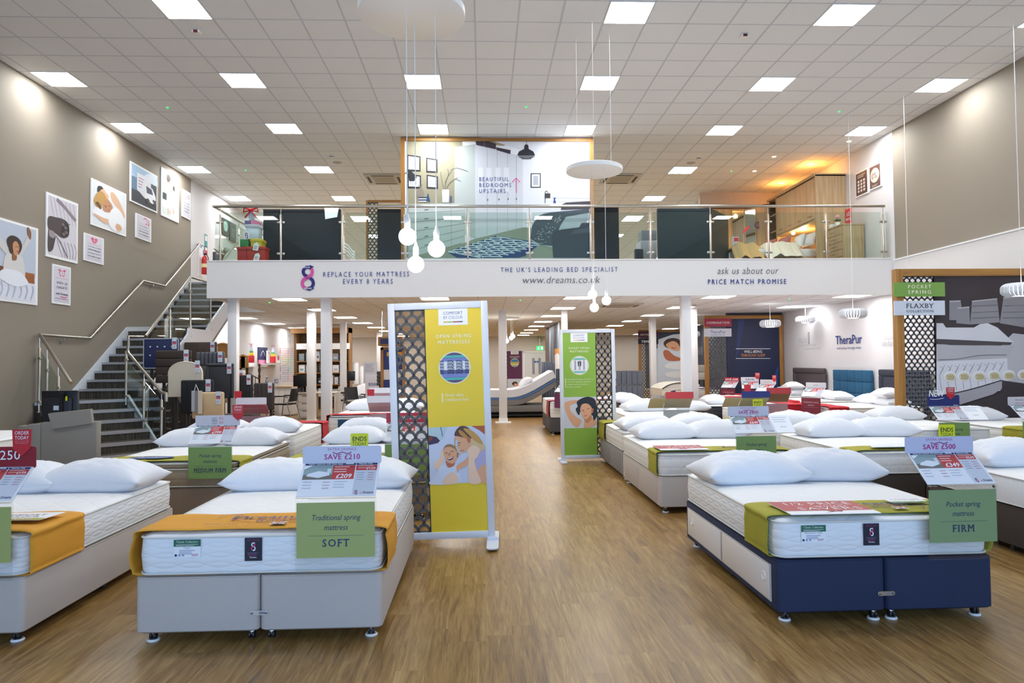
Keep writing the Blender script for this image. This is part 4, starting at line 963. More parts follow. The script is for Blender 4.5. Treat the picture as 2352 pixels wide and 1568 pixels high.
def price_stand(label, loc, rz, card=GREEN_B, l1=('Pocket spring', 'mattress'), l2='FIRM', head=None, hcol=LILAC, price='£209', price2='£109', title='Taylor mattress with divan base', flag=None, w=.44, wing=0, back='dcd3cb', dark=None, backflag=False, hback=None, detail=True, tilt=(.19, .165), hz=.10):
    """acrylic price display hooked under the mattress: name card below, sloping price card, header strip, flag"""
    t = thing('price_display', label, 'price display', loc, rz, 'acrylic price displays on the beds'); h = w / 2
    zc0, zc1, zf = .10, .405, .43; ty, tz = tilt
    ah = MB(); ah.box(-h - .004, h + .004, .0, .003, 0.0, zf, ACRYL)
    v = [(-h, 0, zf), (h, 0, zf), (h, ty, zf + tz), (-h, ty, zf + tz)]; nn = Vector((0, -tz, ty)).normalized() * .003
    ah.add([Vector(p) for p in v] + [Vector(p) - nn for p in v], [(0, 1, 2, 3), (7, 6, 5, 4), (0, 4, 5, 1), (2, 6, 7, 3), (1, 5, 6, 2), (3, 7, 4, 0)], ACRYL)
    ah.box(-h, h, -.018, 0, zf - .003, zf, ACRYL); ah.build('acrylic_holder', t)
    if card is not None:
        mb = MB(); mb.box(-h + .004, h - .004, -.004, -.0015, zc0, zc1, card); c = Card(mb, (-h, -.0045, zc0), (1, 0, 0), (0, 0, 1), .0007); H = zc1 - zc0
        ink = dark or M('26385c', .5)
        if detail:
            if l1: c.text(l1[0], h, H * .68, .030, ink, 1, 'C', 'r', 1.0, .22, xs=.86); c.text(l1[1], h, H * .50, .030, ink, 1, 'C', 'r', 1, .22, xs=.86)
            c.rect(h - w * .35, H * .395, h + w * .35, H * .40, ink, 1)
            if l2: c.text(l2, h, H * .20, .040, ink, 1, 'C', 's', 1.3, 0, xs=.95 if len(l2) < 8 else .72)
            for q in range(5): pass
        mb.build('name_card', t)
    pc = MB(); O = Vector((-h, -.0015, zf + .006)); up = Vector((0, ty, tz)).normalized(); Ls = math.hypot(ty, tz) - .008
    nrm = Vector((1, 0, 0)).cross(up)
    B = M(back, .5)
    c = Card(pc, O - nrm * -.003, (1, 0, 0), up, .0007); cb = [c.P(0, 0, 0), c.P(w, 0, 0), c.P(w, Ls, 0), c.P(0, Ls, 0)]; dn = c.n * -.002
    pc.add(cb + [p + dn for p in cb], [(0, 1, 2, 3), (0, 4, 5, 1), (1, 5, 6, 2), (2, 6, 7, 3), (3, 7, 4, 0)], CARDW); pc.add([p + dn for p in cb], [(3, 2, 1, 0)], B)
    a = w * .70; L = Ls
    c.rect(.012, L * .93, w - .012, L * .985, NAVY, 1); c.rect(a - .004, .01, a, L, CARDW, 2); c.rect(w * .56, L * .955, w * .66, L * .985, WPR, 2)
    c.rect(.012, L * .50, w * .40, L * .92, M('8fa3a6', .5), 1); c.rect(.012, L * .50, w * .40, L * .64, M('6e6a62', .5), 2); c.poly([(.03, L * .60), (.10, L * .54), (w * .37, L * .62), (w * .36, L * .70), (w * .22, L * .75), (.04, L * .67)], M('dde3ea', .5), 3, False); c.rect(w * .33, L * .68, w * .38, L * .82, M('cfd8dc', .5), 3); c.poly([(.012, L * .80), (.012, L * .92), (.06, L * .92)], WPR, 4, False)
    c.rect(w * .40, L * .50, a - .006, L * .92, PRED, 1); c.text(price, a - .02, L * .53, .030, WPR, 2, 'R', 'b', 1, .12); c.lines(w * .42, w * .62, L * .86, 3, .018, .006, M('f0c9c6', .5), 2)
    c.rect(a, L * .76, w - .012, L * .92, PRED, 1); c.text(price2, w - .02, L * .78, .018, WPR, 2, 'R', 'r'); c.lines(a + .01, w - .03, L * .88, 2, .014, .004, M('f0c9c6', .5), 2); c.rect(a, .01, w - .012, L * .76, GREY1, 1)
    if detail:
        c.text(title, .03, L * .942, .009, WPR, 2, 'L', 'b', fit=w * .45); c.text('Mattress Only', a + .012, L * .942, .009, WPR, 2, 'L', 'b', fit=w * .18)
        for i in range(4): c.rect(a + .01, L * (.68 - i * .07), a + .05, L * (.68 - i * .07) + .003, M('8d92a3', .5), 2); c.rect(w - .06, L * (.67 - i * .07), w - .025, L * (.67 - i * .07) + .003, M('b5626a', .5), 2)
        for i in range(3): c.rect(.02, L * (.42 - i * .09), .07, L * (.42 - i * .09) + .003, M('8d92a3', .5), 2); c.rect(w * .3, L * (.41 - i * .09), w * .39, L * (.41 - i * .09) + .003, M('b5626a', .5), 2)
        c.lines(w * .44, w * .62, L * .42, 3, .02, .003, M('a3a7b8', .5), 2); eight(c, a + .02, L * .10, .03, NAVY, RPK, 2); c.text('at', a + .042, L * .07, .012, RPK, 2, 'L', 'r', 1, .2); c.text('Dreams', a + .06, L * .07, .014, NAVY, 2, 'L', 'b', fit=w * .13)
    pc.build('price_card', t)
    if wing:
        s = 1 if wing > 0 else -1; ww = abs(wing); wb = MB(); u0 = w + .004 if s > 0 else -ww - .004; cc = Card(wb, O + nrm * .003, (1, 0, 0), up, .0007)
        q = [cc.P(u0, .0, 0), cc.P(u0 + ww, .0, 0), cc.P(u0 + ww, Ls, 0), cc.P(u0, Ls, 0)]; wb.add(q + [p - cc.n * .002 for p in q], [(0, 1, 2, 3), (0, 4, 5, 1), (1, 5, 6, 2), (2, 6, 7, 3), (3, 7, 4, 0)], WPR); wb.add([p - cc.n * .002 for p in q], [(3, 2, 1, 0)], M('b9a98c', .5))
        cc.lines(u0 + .02, u0 + ww - .02, Ls * .85, 3, .03, .006, M('a9abc0', .5), 1); cc.text('Dreams', u0 + ww / 2, Ls * .3, .014, NAVY, 1, 'C', 'r', 1, .15); wb.build('brochure', t)
    if head is not None:
        hm = MB(); y = ty + .002; z0, z1 = zf + tz - .004, zf + tz + hz; P = rrect(-h - .008, h + .008, z0, z1, .012, 4); n = len(P)
        hm.add([(p[0], y - .003, p[1]) for p in P] + [(p[0], y, p[1]) for p in P], [list(range(n)), ] + [(i, n + i, n + (i + 1) % n, (i + 1) % n) for i in range(n)], hcol); hm.add([(p[0], y, p[1]) for p in P], [list(range(n))[::-1]], hback or hcol)
        c = Card(hm, (0, y - .0035, z0), (1, 0, 0), (0, 0, 1), .0007)
        H2 = z1 - z0
        for s, v, sz, mt, st, ft, u in head: c.text(s, u, H2 * v, sz, mt, 1, 'C', st, 1.05, fit=ft)
        if len(head) > 1 and head[0][0].startswith('EXTRA'):
            MG = M('8d2f6e', .5); c.stroke([(-.055, H2 * .66), (-.03, H2 * .58), (0, H2 * .66), (.03, H2 * .58), (.055, H2 * .66)], .005, MG, 2)
        c.rect(-h + .01, H2 * .08, h - .02, H2 * .085, M('9fa4c4', .5), 1); hm.build('header_strip', t)
    if flag:
        x, kind = flag; fm = MB(); y = ty + .0035; z = zf + tz + hz
        if kind == 'ends':
            P = rrect(x - .052, x + .052, z - .02, z + .072, .008, 4); n = len(P); fm.add([(p[0], y, p[1]) for p in P] + [(p[0], y + .002, p[1]) for p in P], [list(range(n)), list(range(n, 2 * n))[::-1]] + [(i, n + i, n + (i + 1) % n, (i + 1) % n) for i in range(n)], YEL)
            c = Card(fm, (x, y, z), (1, 0, 0), (0, 0, 1), .0007); c.text('ENDS', 0, .028, .025, BLACK, 1, 'C', 'b', fit=.084); c.text('TODAY', 0, .001, .021, BLACK, 1, 'C', 'r', fit=.084)
        else:
            yy = y - .011; P = [(x - .055, z + .10), (x + .055, z + .10), (x + .05, z - .01), (x, z - .055), (x - .05, z - .01)]
            fm.add([(p[0], yy, p[1]) for p in P[::-1]] + [(p[0], yy + .002, p[1]) for p in P[::-1]], [(4, 3, 2, 1, 0)[::-1], (5, 6, 7, 8, 9)[::-1]] + [(i, (i + 1) % 5, 5 + (i + 1) % 5, 5 + i) for i in range(5)], RED)
            if kind == 'order':
                c = Card(fm, (x, yy - .0005, z), (1, 0, 0), (0, 0, 1), .0007); c.text('ORDER', 0, .070, .020, WPR, 1, 'C', 'r', fit=.082); c.text('TODAY', 0, .042, .020, WPR, 1, 'C', 'r', fit=.08); c.text('WITH YOU IN TIME', 0, .028, .007, M('e79aa0', .5), 1, 'C', 'r', fit=.08); c.text('FOR CHRISTMAS', 0, .017, .007, M('e79aa0', .5), 1, 'C', 'r', fit=.07)
            c = Card(fm, (x, yy + .0025, z), (-1, 0, 0), (0, 0, 1), .0007); c.poly([(-.022, .0), (.022, .0), (0, -.03)][::-1], WPR, 1)
        fm.build('flag', t)
    return t
MAG = M('b3267a', .5)
def extra(s, sub): return [('EXTRA SAVINGS', .76, .015, M('b0388a', .5), 'l', .17, 0), ('SAVE ' + s, .26, .030, MAG, 'b', .21, 0), (sub, .12, .007, M('b9a0c8', .5), 'l', .06, 0)]
ZERO = [('INTEREST', .66, .012, NAVY, 'l', .055, -.03), ('FREE', .38, .022, NAVY, 'l', .055, -.03), ('CREDIT', .16, .014, NAVY, 'l', .055, -.03), ('0%', .56, .030, RPK, 'l', .045, .035), ('APR', .18, .026, RPK, 'l', .045, .035)]
BEIGE = M('bfb5ae', .8, kind='fabric'); BEIGE2 = M('bab0a8', .8, kind='fabric'); NAVYB = M('1f2a48', .8, kind='fabric'); BROWNB = M('8a7867', .85, kind='fabric'); DKB = M('3a3029', .85, kind='fabric'); GREYB = M('8a8684', .85, kind='fabric'); DGREY = M('4a4747', .85, kind='fabric')
# ---- A: bed with the SOFT card, nearest the aisle on the left
ax, ay, W = -1.262, 3.99, 1.36
divan('pale beige fabric divan base below the SOFT card, two halves joined by a steel link', (ax, ay), 0, W, 1.84, BEIGE, .37, 'zip', True)
m = mattress('white quilted mattress with green and dark labels, under the SOFT card', (ax, ay + .01), 0, W - .02, 1.82, .378, .60, QV)
tag_white(m, -.67 + .20, .10, name='Taylor'); tag_eight(m, -.67 + .59, .075)
r = runner('mustard bed runner lettered workshop, hanging loose left of the SOFT card', (ax, ay + .01), 0, W - .02, .372, .60, .03, .44, MUST, .05, .03, 3, .42)
runner_words(r, W, .60, .03, .44, -.27, 'works')
pillow(ax - .30, ay + 1.50, .606, 'white pillow on the SOFT bed, left of the price card', .03, v=0, sc=1.12); pillow(ax + .33, ay + 1.52, .606, 'white pillow on the SOFT bed, half behind the price card beside the yellow sign', -.02, v=1, sc=1.1)
price_stand('price display with green SOFT card, SAVE £210 header and yellow flag', (-.83, 3.955, .372), .01, GREEN_A, ('Traditional spring', 'mattress'), 'SOFT', extra('£210', 'ON A KING'), price='£209', price2='£109', flag=(.10, 'ends'))
# ---- C: left edge of the picture
cx, cy = -3.26, 4.04
divan('pale beige divan base cut by the left edge of the photo', (cx, cy), 0, 1.36, 1.9, BEIGE2, .37, 'zip', True)
m = mattress('white quilted mattress cut by the left edge, under a mustard runner', (cx, cy + .01), 0, 1.34, 1.88, .378, .60, QV)
r = runner('mustard bed runner with a COMFORT paper leaflet, far left of the photo', (cx, cy + .01), 0, 1.34, .372, .60, .03, .56, MUST, .02, .012, 8, .4)
mb = MB(); c = Card(mb, (-3.05, 4.26, .645), (1, 0, .0), (.1, 1, .02), .0008); q = [c.P(0, 0, 0), c.P(.42, 0, 0), c.P(.44, .2, 0), c.P(.0, .2, 0)]
mb.add(q + [p - Vector((0, 0, .002)) for p in q], [(0, 1, 2, 3), (7, 6, 5, 4), (0, 4, 5, 1), (1, 5, 6, 2), (2, 6, 7, 3), (3, 7, 4, 0)], WPR); c.text('COMFORT', .22, .115, .035, NAVY, 1, 'C', 'l', 1, fit=.3); c.text('BY COLOUR', .22, .07, .03, NAVY, 1, 'C', 'l', fit=.28); c.rect(.0, .0, .42, .05, M('b9b030', .5), 1); c.text('OPEN SPRING', .21, .012, .024, WPR, 2, 'C', 'b', 1.2, fit=.3)
mb.build('leaflet', label='white COMFORT BY COLOUR leaflet lying on the far left mustard runner', cat='leaflet')
pillow(cx + .30, cy + 1.52, .606, 'white creased pillow at the right end of the far left bed', -.03, v=2, sc=1.15); pillow(cx - .32, cy + 1.50, .606, 'white pillow on the far left bed, behind the red £250 header', .02, v=3, sc=1.12)
price_stand('price display with dark red £250 KING header at the left edge', (-2.83, 3.99, .372), 0, GREEN_A, ('Traditional spring', 'mattress'), 'MEDIUM', [('SAVE £250', .40, .052, WPR, 'r', .36, -.04), ('ON A KING', .10, .022, WPR, 'l', .17, -.07)], hcol=M('8e1424', .45), price='£399', price2='£199', flag=(.15, 'order'), hz=.12)
# ---- L2 / L3 / A2 / A3 / A4 rows behind
divan('brown fabric divan base below the MEDIUM FIRM card', (-3.09, 6.90), 0, 1.38, 1.9, BROWNB, .36, 'solid')
m = mattress('beige sided mattress with pillow top, under the MEDIUM FIRM card', (-3.09, 6.91), 0, 1.36, 1.9, .365, .60, QBEI, TOPW, PIPE, True)
r = runner('lime bed runner with blue oval motif, behind the MEDIUM FIRM card', (-3.09, 6.91), 0, 1.36, .36, .60, .02, .40, LIME, .04, .02, 5); runner_words(r, 1.36, .60, .02, .40, -.22, 'oval')
pillow(-3.44, 8.40, .612, 'white pillow left of the MEDIUM FIRM price display', .05, v=4); pillow(-2.72, 8.42, .612, 'white pillow right of the MEDIUM FIRM price display', -.05, v=0)
price_stand('price display with green MEDIUM FIRM card, 0% APR header and red flag', (-2.64, 6.865, .355), .0, GREEN_C, ('Pocket spring', 'mattress'), 'MEDIUM FIRM', ZERO, M('cfcdd6', .5), price='£799', price2='£599', flag=(.2, 'order'), w=.42)
divan('grey divan base behind the MEDIUM FIRM bed, head to head with it', (-3.10, 10.88), PI, 1.40, 1.92, GREYB, .36, 'solid')
mattress('cream mattress with row stitched side, behind the MEDIUM FIRM bed', (-3.10, 10.87), PI, 1.38, 1.9, .365, .66, QR, TOPW)
runner('red bed runner at the far end of the cream mattress, left side', (-3.10, 10.87), PI, 1.38, .36, .66, .02, .40, REDC, .01, .03, 6)
pillow(-2.75, 9.28, .67, 'white pillow on the cream mattress, behind the right MEDIUM FIRM pillow', .15, v=1); pillow(-3.45, 9.30, .67, 'white pillow on the cream mattress, behind the left MEDIUM FIRM pillow', -.1, v=2)
price_stand('price display seen from behind, pink card backs, right beside the white column', (-3.52, 10.93, .355), PI, M('c9a3a8', .5), None, None, ZERO, M('d7d4da', .5), flag=(.2, 'arrow'), back='b9838c', detail=False)
divan('brown divan base behind the SOFT bed, beside the yellow sign', (-1.24, 6.92), 0, 1.38, 1.9, BROWNB, .36, 'solid')
mattress('beige sided mattress behind the SOFT bed pillows', (-1.24, 6.93), 0, 1.36, 1.9, .365, .60, QBEI, TOPW, PIPE, True)
r = runner('lime bed runner with blue motif, behind the SAVE £210 header', (-1.24, 6.93), 0, 1.36, .36, .60, .02, .40, LIME, .03, .02, 7); runner_words(r, 1.36, .60, .02, .40, .42, 'oval')
pillow(-1.53, 8.42, .612, 'white pillow left of the yellow sign, lowest of the three stacked rows', .04, v=3); pillow(-.86, 8.42, .612, 'white pillow seen through the perforated panel of the yellow sign', -.03, v=4)
price_stand('price display with green FIRM card, seen through the yellow sign mesh', (-.76, 6.875, .355), 0, GREEN_C, ('Pocket spring', 'mattress'), 'FIRM', [('SAVE £300', .4, .03, WPR, 'b', .25, 0)], M('c2374d', .5), price='£499', price2='£349', w=.42)
divan('cream divan base two beds behind the SOFT bed', (-1.24, 10.86), PI, 1.38, 1.92, BEIGE, .36, 'solid')
mattress('white mattress two beds behind the SOFT bed', (-1.24, 10.85), PI, 1.36, 1.9, .365, .64, QR, TOPW)
pillow(-1.53, 9.25, .65, 'white pillow left of the yellow sign, middle of the three stacked rows', .06, v=0); pillow(-.86, 9.25, .65, 'second white pillow of the middle row, behind the yellow sign mesh', 0, v=1)
price_stand('price display seen from behind, pink back, left edge of the yellow sign', (-1.55, 10.92, .36), PI, M('c9a3a8', .5), None, None, ZERO, M('d7d4da', .5), flag=(.17, 'arrow'), back='b9838c', detail=False)
divan('cream divan base in the third row, left of centre', (-1.95, 11.95), 0, 1.4, 1.92, BEIGE, .36, 'solid')
m = mattress('white mattress with black piping and a blue label, third row left', (-1.95, 11.96), 0, 1.38, 1.9, .365, .66, QR, TOPW, DKPIPE)
mb = MB(); mb.box(-.52, -.30, -.014, -.009, .10, .24, M('1f4a6e', .5)); mb.build('care_label', m, label='blue label')
runner('red bed runner beside the black piped mattress, third row left', (-1.95, 11.96), 0, 1.38, .36, .66, .03, .34, REDC, .02, .02, 9)
pillow(-2.2, 13.35, .67, 'white pillow left of the yellow sign, highest of the three stacked rows', .05, v=2, sc=1.1); pillow(-1.5, 13.35, .67, 'white pillow of the highest row, nearest the yellow sign', -.05, v=3, sc=1.1)
price_stand('small price display from behind, topmost header left of the yellow sign', (-2.0, 13.89, .38), PI, M('c9a3a8', .5), None, None, ZERO, M('e2dfe4', .5), back='c58f96', detail=False)
# ---- B: navy bed on the right
bx, by, W = 2.365, 4.06, 1.31
divan('navy divan base with white sliding side doors and a steel link', (bx, by), .006, W, 1.80, NAVYB, .37, 'sliding', 'cups', -1)
m = mattress('white quilted mattress on the navy divan base', (bx, by + .01), .006, W - .015, 1.79, .378, .60, QV)
tag_white(m, -.645 + .14, .095, name='Beaumont 1000'); tag_eight(m, -.645 + .515, .07)
r = runner('lime bed runner lettered workshop, on the navy bed', (bx, by + .01), .006, W - .015, .372, .60, .06, .42, LIME, .015, .06, 4, .35); runner_words(r, W, .60, .06, .42, -.16, 'works')
mb = MB(); c = Card(mb, (1.80, 4.055, .641), (1, 0, 0), (0, 1, 0), .0008); mb.box(1.80, 2.34, 4.045, 4.40, .637, .641, WPR)
c.rect(0, .075, .54, .345, M('b23b3e', .5), 1); c.text('1/2 PRICE', .28, .235, .075, WPR, 2, 'C', 'l', 1.1, fit=.44); c.text('winter', .33, .175, .045, WPR, 2, 'C', 'l', 1, .3, fit=.22); c.text('SAVERS', .30, .10, .065, WPR, 2, 'C', 'l', 1.1, fit=.40)
c.poly([(.24, .085), (.30, .06), (.36, .085), (.33, .04), (.38, .02), (.30, .05), (.22, .01), (.27, .045)], M('a8302f', .5), 3, False)
mb.build('leaflet', label='red 1/2 PRICE winter SAVERS leaflet on the navy bed runner', cat='leaflet')
mb = MB(); mb.box(2.58, 2.82, 4.32, 4.44, .637, .640, WPR); c = Card(mb, (2.58, 4.32, .641), (1, 0, 0), (0, 1, 0)); c.rect(0, 0, .24, .03, M('6aa63c', .5), 1); c.text('COMFORT', .12, .07, .025, NAVY, 1, 'C', 'l', fit=.2); c.text('POCKET', .12, .006, .018, WPR, 2, 'C', 'b', fit=.12)
mb.build('leaflet', label='small white and green COMFORT leaflet behind the FIRM card', cat='leaflet')
pillow(bx - .30, by + 1.36, .606, 'white pillow on the navy bed, left one', .08, v=4, sc=1.16); pillow(bx + .33, by + 1.42, .612, 'white pillow on the navy bed, right one with pointed corner', -.10, v=2, sc=1.16)
price_stand('price display with green FIRM card, SAVE £500 header and yellow flag', (2.80, 4.0, .372), .02, GREEN_B, ('Pocket spring', 'mattress'), 'FIRM', extra('£500', 'ON A SUPER KING'), M('c7c6de', .5), price='£349', price2='£249', title='Beaumont mattress with divan base', flag=(.055, 'ends'), w=.42)
# ---- D: right edge
divan('dark brown divan base cut by the right edge of the photo', (4.86, 4.5), 0, 1.4, 1.9, DKB, .37, 'zip', False)
m = mattress('white ribbed side mattress cut by the right edge of the photo', (4.86, 4.51), 0, 1.38, 1.88, .378, .61, QB, TOPW)
mb = MB(); mb.lathe([(.012, 0), (.012, .004), (.006, .005)], M('7a6648', .3, 1, 'metal'), 12, Matrix.Translation((-.70, 1.05, .12)) @ Matrix.Rotation(rad(-90), 4, 'Y')); mb.build('vent', m)
pillow(4.60, 5.95, .618, 'white pillow at the right edge, behind the SAVE £500 display', .05, v=1, sc=1.15); pillow(5.25, 5.97, .618, 'white pillow touching the right edge of the photo, lower one', -.03, v=0, sc=1.12)
# ---- R2 / R1
divan('beige divan base with side drawers, foot nearest the green sign', (2.47, 7.03), 0, 1.38, 1.9, BEIGE, .37, 'drawers', False)
m = mattress('cream tufted mattress under the SAVE £850 display', (2.47, 7.04), 0, 1.37, 1.89, .375, .60, QT, TOPW)
tag_white(m, -.05, .09, .13, .09, name='Cavendish')
r = runner('lime bed runner under a red leaflet, SAVE £850 bed', (2.47, 7.04), 0, 1.37, .37, .60, .05, .40, LIME, .012, .02, 11); runner_words(r, 1.37, .60, .05, .40, .02, 'works')
mb = MB(); c = Card(mb, (1.80, 7.06, .641), (1, 0, 0), (0, 1, 0), .001); mb.box(1.80, 2.30, 7.05, 7.42, .637, .641, WPR); c.rect(0, .09, .50, .36, M('b5494e', .5), 1); c.text('1/2 PRICE', .26, .24, .075, WPR, 2, 'C', 'l', 1.1, fit=.40); c.text('SAVERS', .28, .13, .06, WPR, 2, 'C', 'l', 1.1, fit=.36); c.poly([(.2, .1), (.25, .07), (.3, .1), (.28, .05), (.33, .02), (.25, .05), (.17, .02), (.22, .05)], M('a8302f', .5), 3, False)
mb.build('leaflet', label='red 1/2 PRICE leaflet on the SAVE £850 bed', cat='leaflet')
pillow(2.19, 8.47, .612, 'white pillow in front left on the SAVE £850 bed', .06, v=1, sc=1.08); pillow(2.85, 8.49, .612, 'white pillow in front right on the SAVE £850 bed, beside display', -.03, v=3, sc=1.08)
price_stand('price display with SAVE £850 header, yellow flag and white brochure', (2.76, 6.99, .37), .01, GREEN_C, ('Pocket spring', 'mattress'), 'MEDIUM', extra('£850', 'ON A KING'), M('cbccdc', .5), price='£649', price2='£549', flag=(.105, 'ends'), wing=.2, w=.42)
divan('grey divan base with drawers beside the green sign', (2.50, 10.79), PI, 1.40, 1.76, GREYB, .37, 'drawers', False)
mattress('cream mattress beside the green sign, behind the SAVE £850 bed', (2.50, 10.78), PI, 1.38, 1.75, .375, .62, QR, TOPW)
runner('lime bed runner folded over the corner beside the green sign', (2.50, 10.78), PI, 1.38, .37, .62, .03, .5, LIME, .02, .02, 12)
pillow(2.17, 9.35, .63, 'white pillow in the rear pair of the SAVE £850 bed group, left', .10, v=2, sc=1.08); pillow(2.86, 9.33, .63, 'white pillow in the rear pair of the SAVE £850 bed group, right', -.06, v=4, sc=1.08)
price_stand('price display from behind with plain red header, near the square column', (3.02, 10.84, .37), PI, M('dedbe0', .5), None, None, [], M('c43b40', .5), back='c9b7ac', detail=False, wing=.24, w=.42)
# ---- R3 / R5
divan('very dark brown divan base behind the navy bed', (4.53, 7.0), 0, 1.4, 1.95, DKB, .36, 'drawers', False)
m = mattress('cream tufted mattress behind the navy bed pillows', (4.53, 7.01), 0, 1.39, 1.94, .365, .59, QT, TOPW); tag_white(m, -.06, .10, .16, .08, name='Chelsea')
runner('lime bed runner draped over the corner behind the navy bed', (4.53, 7.01), 0, 1.39, .36, .59, .02, .36, LIME, .012, .02, 13, hang=.44)
mb = MB(); mb.prism([(4.0, 7.05), (5.1, 7.03), (5.1, 7.30), (4.35, 7.34), (4.05, 7.20)], .634, .640, M('e8ebef', .8)); mb.build('folded_throw', label='white folded throw on the lime runner behind the navy bed', cat='throw')
pillow(4.26, 8.50, .602, 'white pillow behind the navy bed, front row left', .10, v=0, sc=1.12); pillow(4.92, 8.50, .602, 'white pillow behind the navy bed, front row right, before oak post', -.14, v=3, sc=1.14)
divan('grey divan base in front of the oak framed mesh panel', (4.53, 10.93), PI, 1.4, 1.9, GREYB, .36, 'solid')
mattress('white mattress head to head with the dark brown bed', (4.53, 10.92), PI, 1.39, 1.9, .365, .62, QR, TOPW)
runner('lime bed runner at the far end before the navy header display', (4.53, 10.92), PI, 1.39, .36, .62, .03, .4, LIME, .02, .02, 14)
pillow(4.20, 9.38, .63, 'white pillow behind the navy bed, back row left', -.08, v=1, sc=1.1); pillow(4.90, 9.38, .63, 'white pillow behind the navy bed, back row right', .10, v=4, sc=1.1)
price_stand('price display from behind with navy header and red arrow flag', (4.28, 11.0, .36), PI, M('d8d4c4', .5), None, None, [], M('1c2a6e', .5), back='b7ae92', detail=False, wing=.26, flag=(.13, 'arrow'), w=.44)
# ---- E1 / E2 before the perforated partition at the right
divan('grey single divan base under the NEW display', (5.92, 8.5), 0, .92, 1.7, GREYB, .36, 'solid')
mattress('cream single mattress under the NEW display', (5.92, 8.51), 0, .9, 1.7, .365, .66, QR, TOPW); pillow(5.92, 9.85, .67, 'white pillow behind the NEW display', 0, v=2)
t = price_stand('price display with navy NEW header and red ORDER TODAY flag', (5.84, 8.45, .34), 0, GREEN_C, ('Pocket spring', 'mattress'), 'FIRM', [('Dreams', .08, .014, WPR, 'b', .06, .16)], M('1c2a6e', .5), price='£999', price2='£799', flag=(.09, 'order'), wing=.24, w=.40, hz=.14)
mb = MB(); c = Card(mb, (-.10, .182, .72), (1, 0, 0), (.06, 0, 1), .001); c.text('NEW', 0, .0, .08, WPR, 3, 'C', 'b', 1, .08, fit=.2); c.stroke([(-.08, -.03), (0, -.035), (.1, -.02)], .006, WPR, 3); mb.build('raised_lettering', t, label='white NEW lettering')
divan('grey divan base at the right edge beneath lime cloth', (7.42, 8.35), 0, 1.38, 1.84, GREYB, .36, 'solid')
mattress('white mattress at the right edge beneath lime cloth', (7.42, 8.36), 0, 1.36, 1.84, .365, .64, QR, TOPW)
runner('lime bed runner at the right edge, beside the green BASIC SOFT card', (7.42, 8.36), 0, 1.36, .36, .64, .02, .42, LIME, .02, .02, 15); pillow(7.1, 9.85, .65, 'white pillow on the bed at the right edge before the photo wall', 0, v=1)
price_stand('price display with green card and dark lettering, right edge, price match header', (6.78, 8.28, .36), .1, GREEN_C, ('Pocket spring', 'mattress'), 'MEDIUM SOFT', [("We won't be", .55, .018, NAVY, 'r', .15, -.05), ('beaten on price', .2, .018, RPK, 'r', .15, -.05)], M('d5d2d6', .5), price='£699', price2='£499', w=.44, wing=.2)
# ---- beds deeper inside
divan('grey divan base between the green sign and the square column', (3.15, 11.9), 0, 1.45, 1.9, GREYB, .36, 'solid')
mattress('white mattress between the green sign and the square column', (3.15, 11.91), 0, 1.43, 1.9, .365, .62, QR, TOPW)
pillow(2.95, 12.75, .63, 'large white pillow left of the red header display', .1, v=4, sc=1.15); pillow(3.85, 12.75, .63, 'white pillow right of the red header display', -.15, v=0, sc=.9)
divan('charcoal divan base with black side, right of the square column', (6.42, 14.4), PI / 2, 1.4, 1.9, M('2e2d30', .8), .36, 'solid')
mattress('white and black mattress right of the square column', (6.41, 14.4), PI / 2, 1.38, 1.9, .365, .64, quilt('3a3a40', 'rows'), TOPW, DKPIPE)
runner('red bed runner across the black sided mattress', (6.41, 14.4), PI / 2, 1.38, .36, .64, .03, .45, REDC, .01, .01, 16)
pillow(4.75, 14.25, .65, 'white pillow on the black sided mattress by the column', 1.5, v=2)
for nm, Y, hb, col, sfx in (('brown framed', 17.95, 'frame', '51474a', 'T'), ('teal panelled', 15.80, 'grid', '155a7e', 'T'), ('navy framed', 13.75, 'frame', '2b2f40', 'T')):
    divan('grey divan base in front of the %s headboard' % nm, (6.5, Y), -PI / 2, 1.5, 1.92, GREYB, .36, 'solid')
    mattress('white mattress in front of the %s headboard' % nm, (6.51, Y), -PI / 2, 1.48, 1.92, .365, .62, QR, TOPW)
    runner('red bed runner on the bed by the %s headboard' % nm, (6.51, Y), -PI / 2, 1.48, .36, .62, .03, .42, REDC, .02, .03, int(Y))
    pillow(8.0, Y - .36, .63, 'white pillow near side, before the %s headboard' % nm, 1.5, v=0); pillow(8.02, Y + .36, .63, 'white pillow far side, before the %s headboard' % nm, 1.62, v=3)
    if hb == 'frame': pillow(7.95, Y - .34, .79, 'second white pillow stacked before the %s headboard' % nm, 1.4, v=4, sc=.95)
price_stand('price display with dark red card by the teal headboard bed', (6.30, 15.5, .40), -PI / 2 + .55, M('7e2438', .5), ('Combination spring', 'mattress'), '', [("We won't be", .4, .02, NAVY, 'r', .2, 0)], M('d9d6da', .5), dark=M('e3b9be', .5), flag=(.17, 'order'), w=.40)
price_stand('price display with dark red card beside the oak post', (6.30, 13.2, .40), -PI / 2 + .6, M('7e2438', .5), ('Combination spring', 'mattress'), '', [('SAVE', .4, .02, NAVY, 'r', .1, 0)], M('d9d6da', .5), dark=M('e3b9be', .5), w=.40)
price_stand('price display with red SAVE £200 header by the brown headboard bed', (6.30, 17.75, .40), -PI / 2 + .7, M('7e2438', .5), ('Combination spring', 'mattress'), '', [('SAVE £200', .3, .045, WPR, 'b', .36, 0)], M('b51f33', .5), dark=M('e3b9be', .5), w=.40)
divan('charcoal divan base before the navy COMBINATION panel', (5.98, 15.95), 0, .96, 1.4, DGREY, .36, 'solid')
mattress('white mattress before the navy COMBINATION panel', (5.98, 15.96), 0, .94, 1.4, .365, .66, QR, TOPW)
